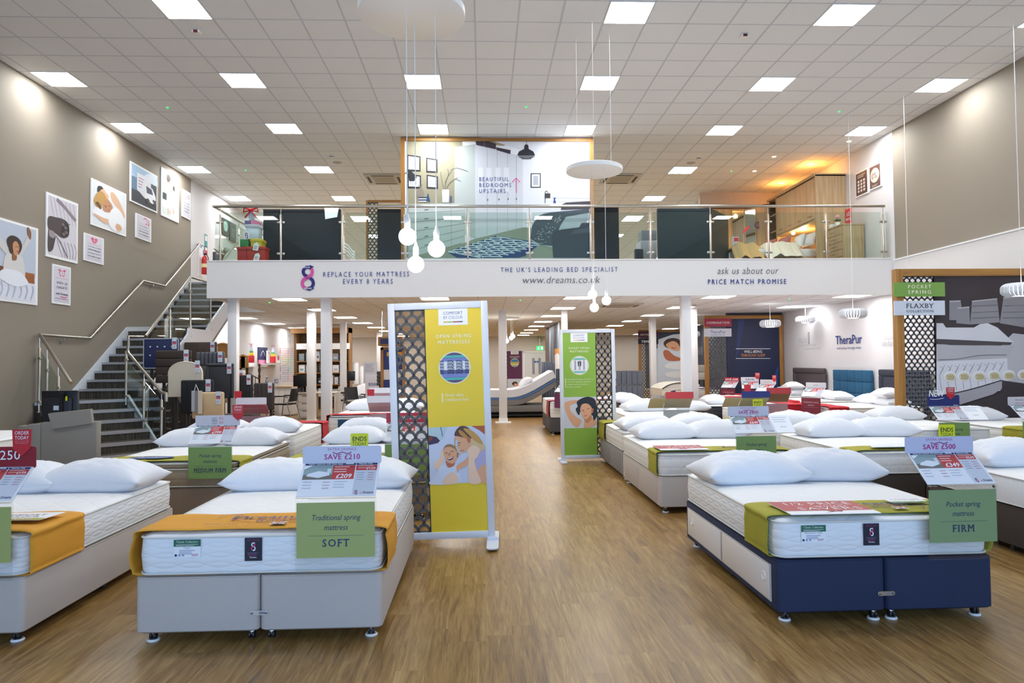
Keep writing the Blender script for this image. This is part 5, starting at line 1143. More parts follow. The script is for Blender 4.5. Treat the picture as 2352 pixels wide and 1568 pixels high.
runner('red bed runner before the navy COMBINATION panel', (5.98, 15.96), 0, .94, .36, .66, .05, .5, REDC, .02, .02, 18)
price_stand('small price display with red card before the navy COMBINATION panel', (6.15, 15.84, .45), -.3, M('7e2438', .5), None, None, [('SAVE', .3, .04, NAVY, 'b', .2, 0)], M('dcd9de', .5), flag=(.17, 'order'), detail=False, w=.38)
divan('grey single divan base under the pink backed display', (5.2, 12.25), 0, 1.0, 1.4, GREYB, .36, 'solid'); mattress('white single mattress under the pink backed display', (5.2, 12.26), 0, .98, 1.4, .365, .62, QR, TOPW)
price_stand('price display from behind with pink card, before the COMBINATION panel', (5.2, 12.22, .36), PI - .15, M('d9a3ab', .5), None, None, [], M('c43b40', .5), back='b09077', detail=False, w=.40)
divan('charcoal divan base with drawer, left of the green sign', (2.10, 14.7), 0, 1.40, 1.9, DGREY, .36, 'drawers', False)
mattress('plastic wrapped mattress left of the green sign', (2.10, 14.71), 0, 1.38, 1.9, .365, .70, QR, TOPW)
runner('red bed runner on the wrapped mattress left of the green sign', (2.10, 14.71), 0, 1.38, .36, .70, .05, .6, M('a83a4c', .6, kind='fabric'), .02, .02, 19)
price_stand('price display with purple card on the wrapped mattress', (1.60, 14.48, .48), -.9, M('6b2a58', .5), None, None, [('SAVE', .3, .03, NAVY, 'b', .1, 0)], M('e0dde2', .5), detail=False, w=.36)
divan('cream divan base by the grey panelled headboard', (3.42, 14.25), 0, .95, 1.9, BEIGE, .36, 'solid')
mattress('white mattress with navy piping by the grey panelled headboard', (3.42, 14.26), 0, .93, 1.9, .365, .63, QR, TOPW, DKPIPE)
pillow(3.05, 15.3, .64, 'white pillow by the grey panelled headboard', .3, v=1, sc=1.1)
divan('white divan base with purple cloth beyond the COMBINATION panel', (6.6, 21.2), 0, 1.4, 1.9, BEIGE, .36, 'solid'); mattress('white mattress with purple cloth beyond the COMBINATION panel', (6.6, 21.21), 0, 1.38, 1.9, .365, .66, QR, TOPW)
runner('purple bed runner beyond the COMBINATION panel', (6.6, 21.21), 0, 1.38, .36, .66, .05, .5, PURP, .02, .02, 20); pillow(6.7, 22.7, .67, 'white pillow beyond the COMBINATION panel', 0, v=2)
# ================================================================= aisle signs with perforated panels
MESHG = M('575452', .55); SIGNW = M('d9dde6', .4)
def scallop(mb, x0, x1, z0, z1, y, r, mat, th=.006, bw=.46):
    """fish-scale lattice: rows of half rings; r: half pitch"""
    rows = int((z1 - z0) / (r * 1.36)) + 2; n = 7; w = r * bw
    for j in range(-1, rows):
        zc = z0 + j * r * 1.36; i = -1
        while True:
            xc = x0 + i * 2 * r + (r if j % 2 else 0); i += 1
            if xc - r > x1: break
            V = []; ok = 0
            for k in range(n + 1):
                a = PI * k / n
                for q in (r * 1.0 + w / 2, r * 1.0 - w / 2):
                    X = min(max(xc + q * math.cos(a), x0), x1); Z = min(max(zc + q * math.sin(a) * 1.28, z0), z1)
                    V += [(X, y - th / 2, Z), (X, y + th / 2, Z)]
            if max(v[0] for v in V) - min(v[0] for v in V) < .004 or max(v[2] for v in V) - min(v[2] for v in V) < .004: continue
            F = []
            for k in range(n):
                o = 4 * k; p = 4 * (k + 1)
                F += [(o, p, p + 2, o + 2), (o + 1, o + 3, p + 3, p + 1), (o, o + 1, p + 1, p), (o + 2, p + 2, p + 3, o + 3)]
            mb.add(V, F, mat)
    for a, b, c, d in ((x0, x0 + .012, z0, z1), (x1 - .012, x1, z0, z1), (x0, x1, z0, z0 + .012), (x0, x1, z1 - .012, z1)): mb.box(a, b, y - th / 2, y + th / 2, c, d, mat)
def aisle_sign(label, x, y, W, H, fw, mesh_left, mw, colour, lean, r, rz=0.0, feet=True):
    t = thing('display_sign', label, 'sign', (x, y, 0), rz, 'COMFORT BY COLOUR signs'); t.rotation_euler = (0, lean, rz)
    z0 = .035
    mb = MB(); d = .025
    mb.box(0, fw, -d, d, z0, H, SIGNW, .004); mb.box(W - fw, W, -d, d, z0, H, SIGNW, .004); mb.box(fw, W - fw, -d, d, H - fw, H, SIGNW, .003); mb.box(fw, W - fw, -d, d, z0, z0 + fw, SIGNW, .003); mb.build('frame', t)
    xm0, xm1 = (fw, fw + mw) if mesh_left else (W - fw - mw, W - fw); xp0, xp1 = (xm1, W - fw) if mesh_left else (fw, xm0)
    s = MB(); scallop(s, xm0, xm1, z0 + fw, H - fw, 0, r, MESHG); s.build('perforated_panel', t)
    p = MB(); p.box(xp0, xp1, -.012, .012, z0 + fw, H - fw, colour)
    c = Card(p, (xp0, -.0125, z0 + fw), (1, 0, 0), (0, 0, 1), .0008)
    if feet:
        for xx in ((.02, W - .02) if mesh_left else (.02,)):
            f = MB(); P = rrect(xx - .05, xx + .05, -.30, .30, .035, 5); f.prism(P, .002, .012, SIGNW); f.box(xx - .045, xx + .045, -.045, .045, .010, z0 + .005, SIGNW); f.build('foot', t)
    return t, p, c, xp1 - xp0, H - fw * 2 - z0
def heading(c, W, H, l1, l2, icon):
    cw = W * .52
    c.rect(W / 2 - cw / 2, H * .925, W / 2 + cw / 2, H, WPR, 1); c.text('COMFORT', W / 2, H * .973, H * .0135, NAVYINK, 2, 'C', 'r', 1.05, fit=cw * .66); c.text('BY COLOUR', W / 2, H * .953, H * .0135, NAVYINK, 2, 'C', 'l', 1.05, fit=cw * .66)
    for i, cc in enumerate(('e0b032', '9fb840', 'c0304c', '4a2a58')): c.rect(W / 2 - cw * .33 + i * cw * .165, H * .937, W / 2 - cw * .33 + (i + 1) * cw * .165, H * .942, M(cc, .5), 2)
    PALEY = M('f0ecd2', .5)
    c.text(l1, W / 2, H * .868, H * .0155, PALEY, 1, 'C', 'b', 1.5, fit=W * .64); c.text(l2, W / 2, H * .841, H * .0155, PALEY, 1, 'C', 'b', 1.5, fit=W * .57)
    R_ = W * .288; cx, cz = W / 2, H * .733
    c.circ(cx, cz, R_, M('e9e6c8', .5), 1, 40); c.circ(cx, cz, R_ * .93, icon[0], 2, 40)
    def band(a, b, m, l):
        r = R_ * .93; P = []
        for k in range(9): z = a + (b - a) * k / 8; P.append((cx + math.sqrt(max(0, r * r - (z * r) ** 2)), cz + z * r))
        Q = [(2 * cx - p[0], p[1]) for p in P]; c.poly(P + Q[::-1], m, l)
    for a, b, m in icon[1]: band(a, b, m, 3)
    return cx, cz, R_ * .93
# --- yellow sign
a, b = ony(888, 698, 6.05), ony(907, 1256, 6.05); a2, b2 = ony(1128, 697, 6.02), ony(1138, 1250, 6.02)
lean = math.atan2(b.x - a.x, a.z - b.z)
t, p, c, W, H = aisle_sign('tall white framed yellow OPEN SPRING MATTRESSES sign with grey perforated strip', b.x, 6.05, b2.x - b.x, a.z, .058, True, .26, M('ecce2c', .5), -lean * .85, .049, -.03)
cx, cz, R_ = heading(c, W, H, 'OPEN SPRING', 'MATTRESSES', (M('5d4a6c', .5), [(-.82, -.66, M('4fb3ad', .5)), (.66, .82, M('4fb3ad', .5)), (-.64, -.40, M('7b86c4', .5)), (.42, .64, M('7b86c4', .5)), (-.40, -.15, M('5b6296', .5)), (-.15, .42, M('e2e3ec', .5))]))
INKC = M('252a44', .5)
for i, xo in enumerate((-.84, -.28, .30, .82)):
    for k in range(9):
        z = -.38 + k * .1; w_ = .20 if abs(xo) < .8 else .13
        c.stroke([(cx + R_ * (xo - w_), cz + R_ * z), (cx + R_ * xo, cz + R_ * (z + .035)), (cx + R_ * (xo + w_), cz + R_ * (z - .01))], R_ * (.035 if k % 2 else .06), INKC, 5)
    if abs(xo) < .8: c.stroke([(cx + R_ * (xo + .2 + .05 * (k % 2 * 2 - 1)), cz + R_ * (.4 - k * .1)) for k in range(9)], R_ * .03, INKC, 6)
PALEY = M('f0ecd2', .5)
c.rect(W * .26, H * .578, W * .28, H * .618, PALEY, 1); c.text('Great value,', W * .32, H * .604, H * .014, PALEY, 1, 'L', 'r', fit=W * .34); c.text('traditional feel.', W * .32, H * .583, H * .014, PALEY, 1, 'L', 'r', fit=W * .42)
# photo of mother and child, 0..1 in its own rectangle
z0p, z1p = H * .215, H * .468
def UV(pts): return [(q[0] * W, z0p + (1 - q[1]) * (z1p - z0p)) for q in pts]
def S(pts, m, l): c.poly(UV(pts), m, l, True)
def ST(pts, w_, m, l): c.stroke(UV(pts), w_ * W, m, l)
SHEET = M('ced6ea', .6); SK = M('e2ab86', .6); SKL = M('f0cdb2', .6); SKD = M('c0714f', .6)
c.rect(0, z0p, W, z1p, SHEET, 1); c.poly(UV([(0, 0), (.34, 0), (.26, .2), (.18, .26), (0, .30)]), M('b9cfd4', .6), 2); c.poly(UV([(0, .14), (.14, .17), (.20, .24), (.16, .28), (0, .31)]), M('44334f', .6), 3); c.poly(UV([(0, .15), (.08, .17), (.06, .22), (0, .25)]), M('7c4638', .6), 4)
c.poly(UV([(.76, 0), (1, 0), (1, .16), (.9, .08)]), M('b5613c', .6), 2); ST([(.22, .0), (.25, .16)], .015, M('5a6fa0', .6), 4)
S([(.08, .66), (.12, .60), (.22, .52), (.26, .56), (.22, .68), (.20, .74), (.12, .75)], SKL, 4); S([(.20, .44), (.22, .40), (.26, .46), (.28, .54), (.22, .54)], SKL, 5)
S([(.00, 1.0), (.10, .86), (.22, .66), (.34, .70), (.48, .64), (.54, .84), (.50, 1.0)], M('d5dcee', .6), 5); S([(.22, 1.0), (.30, .86), (.42, .80), (.50, .90), (.46, 1.0)], SKL, 6)
S([(.30, .58), (.31, .69), (.36, .72), (.44, .68), (.44, .60)], SKD, 6)
S([(.25, .42), (.30, .34), (.38, .32), (.46, .36), (.50, .46), (.49, .57), (.43, .645), (.36, .64), (.29, .58)], SK, 7); S([(.255, .40), (.29, .33), (.37, .305), (.45, .34), (.49, .43), (.45, .39), (.38, .355), (.30, .36)], M('9a7a55', .6), 8); S([(.49, .47), (.515, .47), (.515, .53), (.49, .55)], SKD, 7)
ST([(.285, .465), (.31, .455), (.33, .465)], .008, HAIRB, 9); ST([(.38, .445), (.41, .43), (.44, .44)], .008, HAIRB, 9); S([(.345, .47), (.36, .46), (.385, .48), (.37, .505), (.345, .505)], M('c98660', .6), 9)
S([(.32, .555), (.38, .545), (.43, .52), (.42, .565), (.37, .59), (.335, .58)], M('6d2327', .5), 9); S([(.33, .555), (.38, .548), (.425, .528), (.415, .545), (.37, .565), (.34, .568)], WPR, 10)
S([(.70, .16), (.78, .14), (.96, .30), (1.0, .46), (.98, .56), (.80, .52), (.66, .38)], M('d8bd8e', .6), 6)
S([(.47, .17), (.52, .27), (.50, .36), (.54, .43), (.58, .47), (.66, .44), (.74, .34), (.74, .22), (.62, .12)], SK, 7); S([(.46, .16), (.48, .08), (.56, .0), (.66, .0), (.74, .06), (.78, .16), (.72, .24), (.62, .20), (.52, .17)], M('5d4038', .6), 8); S([(.62, .04), (.74, .06), (.88, .18), (.96, .32), (.84, .28), (.72, .16)], BLOND, 9); S([(.54, .06), (.62, .10), (.72, .22), (.66, .22), (.56, .14)], M('c08a45', .6), 9)
S([(.69, .20), (.73, .19), (.74, .27), (.71, .30), (.68, .25)], SKD, 9); ST([(.51, .30), (.54, .285), (.56, .30)], .010, HAIRB, 9); ST([(.52, .335), (.55, .33)], .008, HAIRB, 9); ST([(.55, .44), (.59, .425), (.62, .43)], .010, M('a3473f', .5), 9); ST([(.47, .2), (.46, .32), (.50, .44), (.55, .5)], .016, BLOND, 8)
S([(.47, .72), (.52, .66), (.62, .60), (.70, .54), (.74, .62), (.62, .72), (.52, .76), (.50, .82)], SK, 8)
S([(.68, .42), (.80, .34), (.90, .42), (.86, .54), (.80, .62), (.84, .80), (.90, 1.0), (.70, 1.0), (.68, .76), (.70, .56)], SKL, 10); S([(.86, .52), (1.0, .42), (1.0, .72), (.92, .70), (.84, .84), (.82, .62)], M('b7aed2', .6), 9); S([(.88, .74), (1.0, .70), (1.0, 1.0), (.92, 1.0), (.84, .86)], SK, 9)
p.build('print_panel', t, label='yellow printed panel')
# --- green sign
a, b = ony(1286, 757, 10.86), ony(1289, 1062, 10.86); b2 = ony(1417, 1060, 10.86)
t, p, c, W, H = aisle_sign('tall white framed green POCKET SPRING MATTRESSES sign, perforated strip on its right', b.x, 10.86, b2.x - b.x, a.z, .055, False, .25, M('8cb53a', .5), -.006, .049, 0)
cx, cz, R_ = heading(c, W, H, 'POCKET SPRING', 'MATTRESSES', (M('e3e3e6', .5), [(.62, .84, M('6fc0b4', .5)), (-.84, -.66, M('6fc0b4', .5))]))
for i in range(7): c.rect(cx + R_ * (-.82 + i * .25), cz - R_ * .5, cx + R_ * (-.66 + i * .25), cz + R_ * .55, M('a9a6b0' if i % 2 else 'f4f4f6', .5), 4)
for i in range(2): c.poly([(cx + R_ * (-.22 + i * .25), cz + R_ * .45), (cx + R_ * (-.02 + i * .25), cz + R_ * .45), (cx + R_ * (-.06 + i * .25), cz - R_ * .1), (cx + R_ * (-.18 + i * .25), cz - R_ * .1)], M('55505a', .5), 5)
c.rect(W * .06, H * .555, W * .075, H * .63, PALEY, 1)
for i, s in enumerate(('Individual springs encased in', 'their own pockets distribute', 'weight evenly & relieve', 'pressure points')): c.text(s, W * .11, H * (.615 - i * .0205), H * .0105, PALEY, 1, 'L', 'l', fit=W * (.8, .74, .64, .42)[i])
z0p, z1p = H * .22, H * .475
c.rect(0, z0p, W, z1p, M('d3d7dc', .6), 1)
S([(.02, .22), (.10, .14), (.40, .10), (.46, .18), (.20, .26), (.22, .46), (.40, .66), (.54, .76), (.40, .98), (.20, .80), (.06, .48)], SK, 3); S([(.84, .12), (1.0, .10), (1.0, .30), (.92, .26)], SK, 3)
S([(.62, 1.0), (.62, .80), (.72, .72), (.90, .66), (.98, .82), (.92, .93)], SK, 4); S([(.40, .46), (.42, .30), (.40, .16), (.56, .04), (.76, .0), (.94, .08), (1.0, .30), (1.0, .62), (.9, .76), (.84, .58)], M('171c2b', .5), 5); S([(.36, .40), (.42, .34), (.48, .52), (.44, .58)], M('171c2b', .5), 5)
S([(.50, .38), (.56, .24), (.72, .22), (.84, .34), (.85, .50), (.78, .62), (.66, .72), (.58, .66), (.52, .54)], SK, 6); S([(.84, .40), (.90, .38), (.89, .50), (.84, .52)], SKD, 7); S([(.60, .66), (.70, .70), (.82, .58), (.84, .72), (.72, .84), (.64, .80)], M('cc8b62', .6), 5)
ST([(.54, .42), (.58, .44), (.61, .42)], .012, HAIRK, 8); ST([(.70, .38), (.74, .39), (.78, .36)], .012, HAIRK, 8); ST([(.60, .60), (.66, .61), (.70, .58)], .016, M('b0453f', .5), 8); ST([(.62, .42), (.60, .51), (.65, .52)], .008, M('b9754f', .6), 8)
p.build('print_panel', t, label='green printed panel')
# --- purple sign far back
b = ony(1153, 925, 31.5); b2 = ony(1203, 925, 31.5)
t, p, c, W, H = aisle_sign('distant white framed purple ADVANCED MATTRESSES sign by the back doors', b.x, 31.5, b2.x - b.x, 2.1, .055, True, .2, M('5c2450', .5), 0, .0625, 0)
cx, cz, R_ = heading(c, W, H, 'ADVANCED', 'MATTRESSES', (M('5b9fb0', .5), [(-.3, .1, M('c9b84a', .5)), (-.7, -.3, M('d9cf7a', .5)), (.3, .6, M('2f6f9a', .5))]))
z0p, z1p = H * .12, H * .36; c.rect(0, z0p, W, z1p, M('cdd7e2', .6), 1); S([(.3, .5), (.4, .3), (.6, .3), (.7, .55), (.5, .7)], HAIRB, 3); S([(.42, .5), (.6, .45), (.72, .6), (.55, .75)], SK, 4); S([(.5, .8), (.8, .7), (1.0, .4), (1.0, .8), (.7, .95)], SK, 3); p.build('print_panel', t)

# ================================================================= oak framed partitions with photo walls
def partition(label, x0, x1, Y, H, mw, r, base_dark, fw=.09):
    t = thing('display_partition', label, 'partition', (0, 0, 0), 0, 'oak framed display partitions')
    mb = MB(); d = .06
    mb.box(x0, x0 + fw, Y - d, Y + d, 0, H, OAK, .004); mb.box(x1 - fw, x1, Y - d, Y + d, 0, H, OAK, .004); mb.box(x0 + fw, x1 - fw, Y - d, Y + d, H - fw, H, OAKX, .003); mb.build('frame', t)
    if mw:
        s = MB(); scallop(s, x0 + fw, x0 + fw + mw, .02, H - fw, Y, r, M('5a5c60', .5)); s.build('perforated_panel', t)
    p = MB(); p.box(x0 + fw + mw, x1 - fw, Y - .02, Y + .02, 0, H - fw, base_dark)
    return t, p
def plate(t, px0, py0, px1, py1, Y, colour, rows):
    a, b = ony(px0, py1, Y - .085), ony(px1, py0, Y - .085); mb = MB(); mb.box(a.x, b.x, Y - .085, Y - .062, a.z, b.z, colour)
    c = Card(mb, (a.x, Y - .0855, a.z), (1, 0, 0), (0, 0, 1), .001); W, H = b.x - a.x, b.z - a.z
    for s, v, h, m, st, ft, sp in rows: c.text(s, W / 2, H * v, H * h, m, 1, 'C', st, sp, fit=W * ft)
    mb.build('name_plate', t)
# FLAXBY wall at the right
YP1 = 10.3; xa = ony(2056, 760, YP1).x
t, p = partition('oak framed partition with POCKET SPRING plate and grey mattress photo, right side', xa, XR - .06, YP1, 2.90, ony(2148, 800, YP1).x - xa - .11, .045, M('3b3134', .6), .11)
K = PixCard(p, wall_y(YP1 - .022), (0, -1, 0), .0015)
G1, G2, G3, G4, G5 = M('b3b0b5', .6), M('8b878c', .6), M('d3d1d6', .6), M('6f696e', .6), M('4a4245', .6)
for pts in ([(2180, 692), (2206, 691), (2214, 735), (2180, 735)], [(2232, 692), (2290, 686), (2296, 740), (2228, 745)], [(2198, 708), (2226, 705), (2228, 745), (2196, 742)], [(2304, 684), (2352, 680), (2400, 682), (2400, 760), (2296, 742)]): K.poly(pts, G2, 2); K.stroke([pts[0], pts[1]], 3, G1, 3, False)
for y in (700, 715, 728): K.stroke([(2228, y + 3), (2292, y)], 1.6, G4, 4, False); K.stroke([(2302, y + 2), (2400, y)], 1.6, G4, 4, False)
K.poly([(2150, 742), (2165, 742), (2172, 752), (2236, 752), (2250, 744), (2268, 742), (2290, 752), (2312, 772), (2328, 786), (2320, 790), (2150, 782)], G3, 5, False); K.poly([(2326, 765), (2352, 768), (2420, 768), (2420, 940), (2300, 900), (2290, 830), (2300, 790)], M('b9b6bb', .6), 4, False)
K.poly([(2150, 778), (2240, 782), (2324, 786), (2320, 792), (2236, 793), (2180, 792), (2150, 788)], G5, 6, False); K.poly([(2150, 790), (2330, 794), (2310, 822), (2150, 830)], G1, 5, False); K.stroke([(2155, 826), (2200, 824), (2250, 816), (2310, 815)], 1.6, G4, 7)
K.poly([(2150, 830), (2312, 822), (2316, 895), (2150, 912)], G3, 6, False)
for i in range(9):
    x = 2158 + i * 17; K.stroke([(x, 842 - i), (x + 8, 846 - i), (x - 1, 862 - i), (x + 4, 900 - i * 2)], 1.6, M('a8a5ab', .6), 7, False); K.stroke([(x, 858 - i), (x + 11, 838 - i)], 1.2, M('97949a', .6), 7, False)
for x, y in ((2180, 864), (2212, 863), (2247, 863), (2281, 861), (2315, 861), (2350, 860), (2384, 860)):
    K.circ(x, y, 15, M('dedde0', .6), 8, 20, -12); K.circ(x + 2, y + 2, 12, M('cbbf9a', .6), 9, 16, -9)
    for k in range(4): K.stroke([(x - 7 + k * 4, y - 3), (x - 2 + k * 4, y + 3), (x - 6 + k * 4, y + 7)], 1.5, M('9c8d66', .6), 10)
K.stroke([(2150, 910), (2220, 896), (2300, 873)], 2.5, M('2a2426', .6), 9); K.poly([(2150, 912), (2300, 876), (2300, 892), (2280, 905), (2200, 930), (2170, 935), (2150, 934)], M('a19da2', .6), 8, False); K.poly([(2300, 873), (2350, 880), (2430, 900), (2430, 1010), (2150, 1010), (2150, 936), (2210, 930), (2296, 902)], M('362d30', .6), 7, False); K.stroke([(2200, 960), (2240, 945), (2275, 940)], 3, G4, 8); K.stroke([(2210, 972), (2250, 955), (2300, 950)], 4, G5, 8)
p.build('photo_print', t, label='grey toned photo of mattress making')
plate(t, 2054, 648, 2170, 681, YP1, M('7ca44c', .5), [('POCKET', .58, .24, PALEY, 'b', .46, 1.5), ('SPRING', .20, .24, PALEY, 'b', .46, 1.5)])
plate(t, 2055, 690, 2170, 724, YP1, M('d5d9e4', .5), [('FLAXBY', .50, .30, GREYINK, 's', .54, 1.2), ('COLLECTION', .20, .16, GREYINK, 's', .54, 1.3)])
# COMBINATION wall
Y2 = 19.6; x0 = ony(1618, 760, Y2).x; x1 = ony(1796, 760, Y2).x
mb = MB(); mb.box(ony(1673, 760, Y2).x, XR, Y2 + .07, Y2 + .2, 0, ZL, DARKW); struct(mb, 'wall_partition')
t, p = partition('oak framed partition with COMBINATION plate and dark blue panel', x0, x1, Y2, 2.82, ony(1669, 800, Y2).x - x0 - .10, .048, M('172043', .55), .10)
K = PixCard(p, wall_y(Y2 - .022), (0, -1, 0), .002)
K.poly([(1695, 727), (1712, 727), (1700, 790), (1690, 830)], M('1c2f62', .55), 2); K.poly([(1788, 835), (1788, 890), (1760, 925), (1752, 925), (1776, 870)], M('16407e', .55), 2)
K.rect(1690, 801, 1769, 800, WPR, 3); K.rect(1690, 823.5, 1769, 822.5, WPR, 3); K.rect(1690, 800, 1769, 801.2, WPR, 3)
kk = Y2 / F_PX
for s, y, m_, f in (('WELL-BEING', 810, WPR, 43), ('THROUGH SLEEP', 818.5, M('d98a4c', .5), 57)): Card(p, ony(1730, y, Y2 - .026), (1, 0, 0), (0, 0, 1)).text(s, 0, 0, 6 * kk, m_, 1, 'C', 'r', 1, fit=f * kk)
p.build('photo_print', t, label='dark blue printed panel')
plate(t, 1618, 731, 1680, 750, Y2, M('a3213d', .5), [('COMBINATION', .34, .28, WPR, 'b', .84, 1.4)])
plate(t, 1618, 754, 1680, 773, Y2, M('d9dae3', .5), [('TheraPur', .40, .36, NAVYINK, 'r', .58, 1), ('well-being through sleep', .14, .13, NAVYINK, 'r', .52, 1)])
# ADVANCED wall further back
Y3 = 28.0; x0 = ony(1466, 760, Y3).x; x1 = XR - .3
t, p = partition('distant oak framed partition with purple ADVANCED plate and pillow photo', x0, x1, Y3, 2.80, .5, .055, M('c9d3e2', .55), .10)
K = PixCard(p, wall_y(Y3 - .022), (0, -1, 0), .003)
K.rect(1508, 757, 1640, 800, M('2c3a52', .6), 1); K.poly([(1510, 780), (1545, 768), (1640, 760), (1640, 960), (1510, 960)], M('dbe4f0', .6), 2)
K.poly([(1524, 790), (1530, 780), (1545, 776), (1560, 780), (1568, 795), (1560, 800), (1535, 800)], M('4a2f22', .6), 4, True); K.poly([(1530, 790), (1545, 783), (1556, 788), (1562, 800), (1556, 806), (1540, 802), (1532, 797)], SK, 5, True); K.poly([(1524, 806), (1534, 804), (1548, 816), (1562, 822), (1560, 828), (1535, 828), (1525, 818)], SKD, 4, True); K.stroke([(1542, 797), (1548, 800), (1552, 797)], 1.6, M('b23a3a', .5), 6); K.poly([(1530, 836), (1562, 830), (1600, 832), (1600, 850), (1535, 846)], WPR, 4, True); K.poly([(1530, 856), (1562, 852), (1600, 854), (1600, 870), (1538, 866)], WPR, 4, True)
p.build('photo_print', t, label='photo of a smiling woman on white pillows')
plate(t, 1466, 761, 1512, 775, Y3, M('4f1d48', .5), [('ADVANCED', .34, .30, PALEY, 'b', .8, 1.3)]); plate(t, 1466, 777, 1512, 790, Y3, M('1c1d2e', .5), [('TEMPUR', .24, .4, WPR, 'b', .7, 1)])
# tall mural panel standing along the aisle in the middle
t = thing('display_partition', 'oak edged mural panel running back along the aisle, blue and brown abstract', 'partition', (0, 0, 0), 0, 'oak framed display partitions')
mb = MB(); mb.box(2.54, 2.68, 22.9, 23.0, 0, 2.86, OAK); mb.box(2.54, 2.68, 28.3, 28.4, 0, 2.86, OAK); mb.build('frame', t)
p = MB(); p.box(2.56, 2.66, 23.0, 28.3, 0, 2.84, M('6b6f7e', .6)); c = Card(p, (2.558, 28.3, 0), (0, -1, 0), (0, 0, 1), .002)
for i, cc in enumerate(('7c6a66', '4b5c74', '8b8288', '3f5a6a', '6e7c92', '5a4a48', '447a84', '8d8a96')): c.poly([(.2 + i * .62, 2.8), (.75 + i * .62, 2.8), (.9 + i * .58, 1.6 - .1 * (i % 3)), (.5 + i * .6, .9), (.1 + i * .62, 1.5)], M(cc, .6), 1 + i % 3, True)
c.rect(3.5, .6, 5.2, 2.0, WPR, 5); c.poly([(3.5, 2.0), (5.2, 2.0), (5.2, 1.75), (4.5, 1.85), (3.5, 1.78)], M('e39a2c', .5), 6); p.build('mural_print', t)

# ================================================================= lettering on the right-hand wall
mb = MB(); K = PixCard(mb, wall_x(XR - .014), (-1, 0, 0), .002)
def wtext(mb, s, px, py, px2, size, m, st='r', shear=0):
    a = onx(px, py, XR - .014); b = onx(px2, py, XR - .014); Card(mb, a, (0, -1, 0), (0, 0, 1), .001).text(s, 0, 0, size, m, 1, 'L', st, 1, shear, fit=abs(a.y - b.y))
wtext(mb, 'TheraPur', 1919, 790.5, 1980, .20, NAVYINK, 'b'); wtext(mb, 'well-being through sleep', 1922, 802, 1978, .055, NAVYINK, 'r'); mb.build('wall_lettering', label='navy brand lettering on the white wall above the teal headboard', cat='lettering')
mb = MB(); PG = M('a9abb4', .6)
for s, y, x0, x1, h, st in (('PERFECT FOR A', 782, 1834, 1853, .05, 'r'), ('COOLER SLEEP', 788, 1834, 1853, .05, 'r'), ('the gel layer allows cooling air', 795, 1835, 1875, .055, 'l'), ('to circulate around your body', 803, 1845, 1885, .055, 'l')): wtext(mb, s, x0, y, x1, h, PG, st, .1)
t = thing('wall_lettering', 'faint grey PERFECT FOR A COOLER SLEEP lettering above the brown headboard', 'lettering'); mb.build('lettering', t); mb = MB(); a = onx(1858, 790, XR - .014); mb.box(XR - .02, XR - .01, a.y - .04, a.y + .04, a.z, a.z + .32, PG); mb.build('thermometer_motif', t)
mb = MB()
for s, y, x0, x1 in (('Uniquely contours to your', 781, 2029, 2104), ('body shape and relieves pressure', 795, 2025, 2112)): wtext(mb, s, x0, y, x1, .13, PG, 'l', .25)
mb.build('wall_lettering', label='faint grey Uniquely body shape lettering beside the oak post', cat='lettering')
mb = MB()
for s, y, x0, x1 in (('COOLING LAYERS', 804, 1599, 1614), ('for deeper sleep', 809, 1600, 1614), ('all night long', 814, 1601, 1613)):
    a = onx(x0, y, XR - .03); b = onx(x1, y, XR - .03); Card(mb, a, (0, -1, 0), (0, 0, 1), .001).text(s, 0, 0, .12, PG, 1, 'L', 'r', 1, 0, fit=abs(a.y - b.y))
mb.build('wall_lettering', label='small grey lettering on the dark wall left of the COMBINATION panel', cat='lettering')
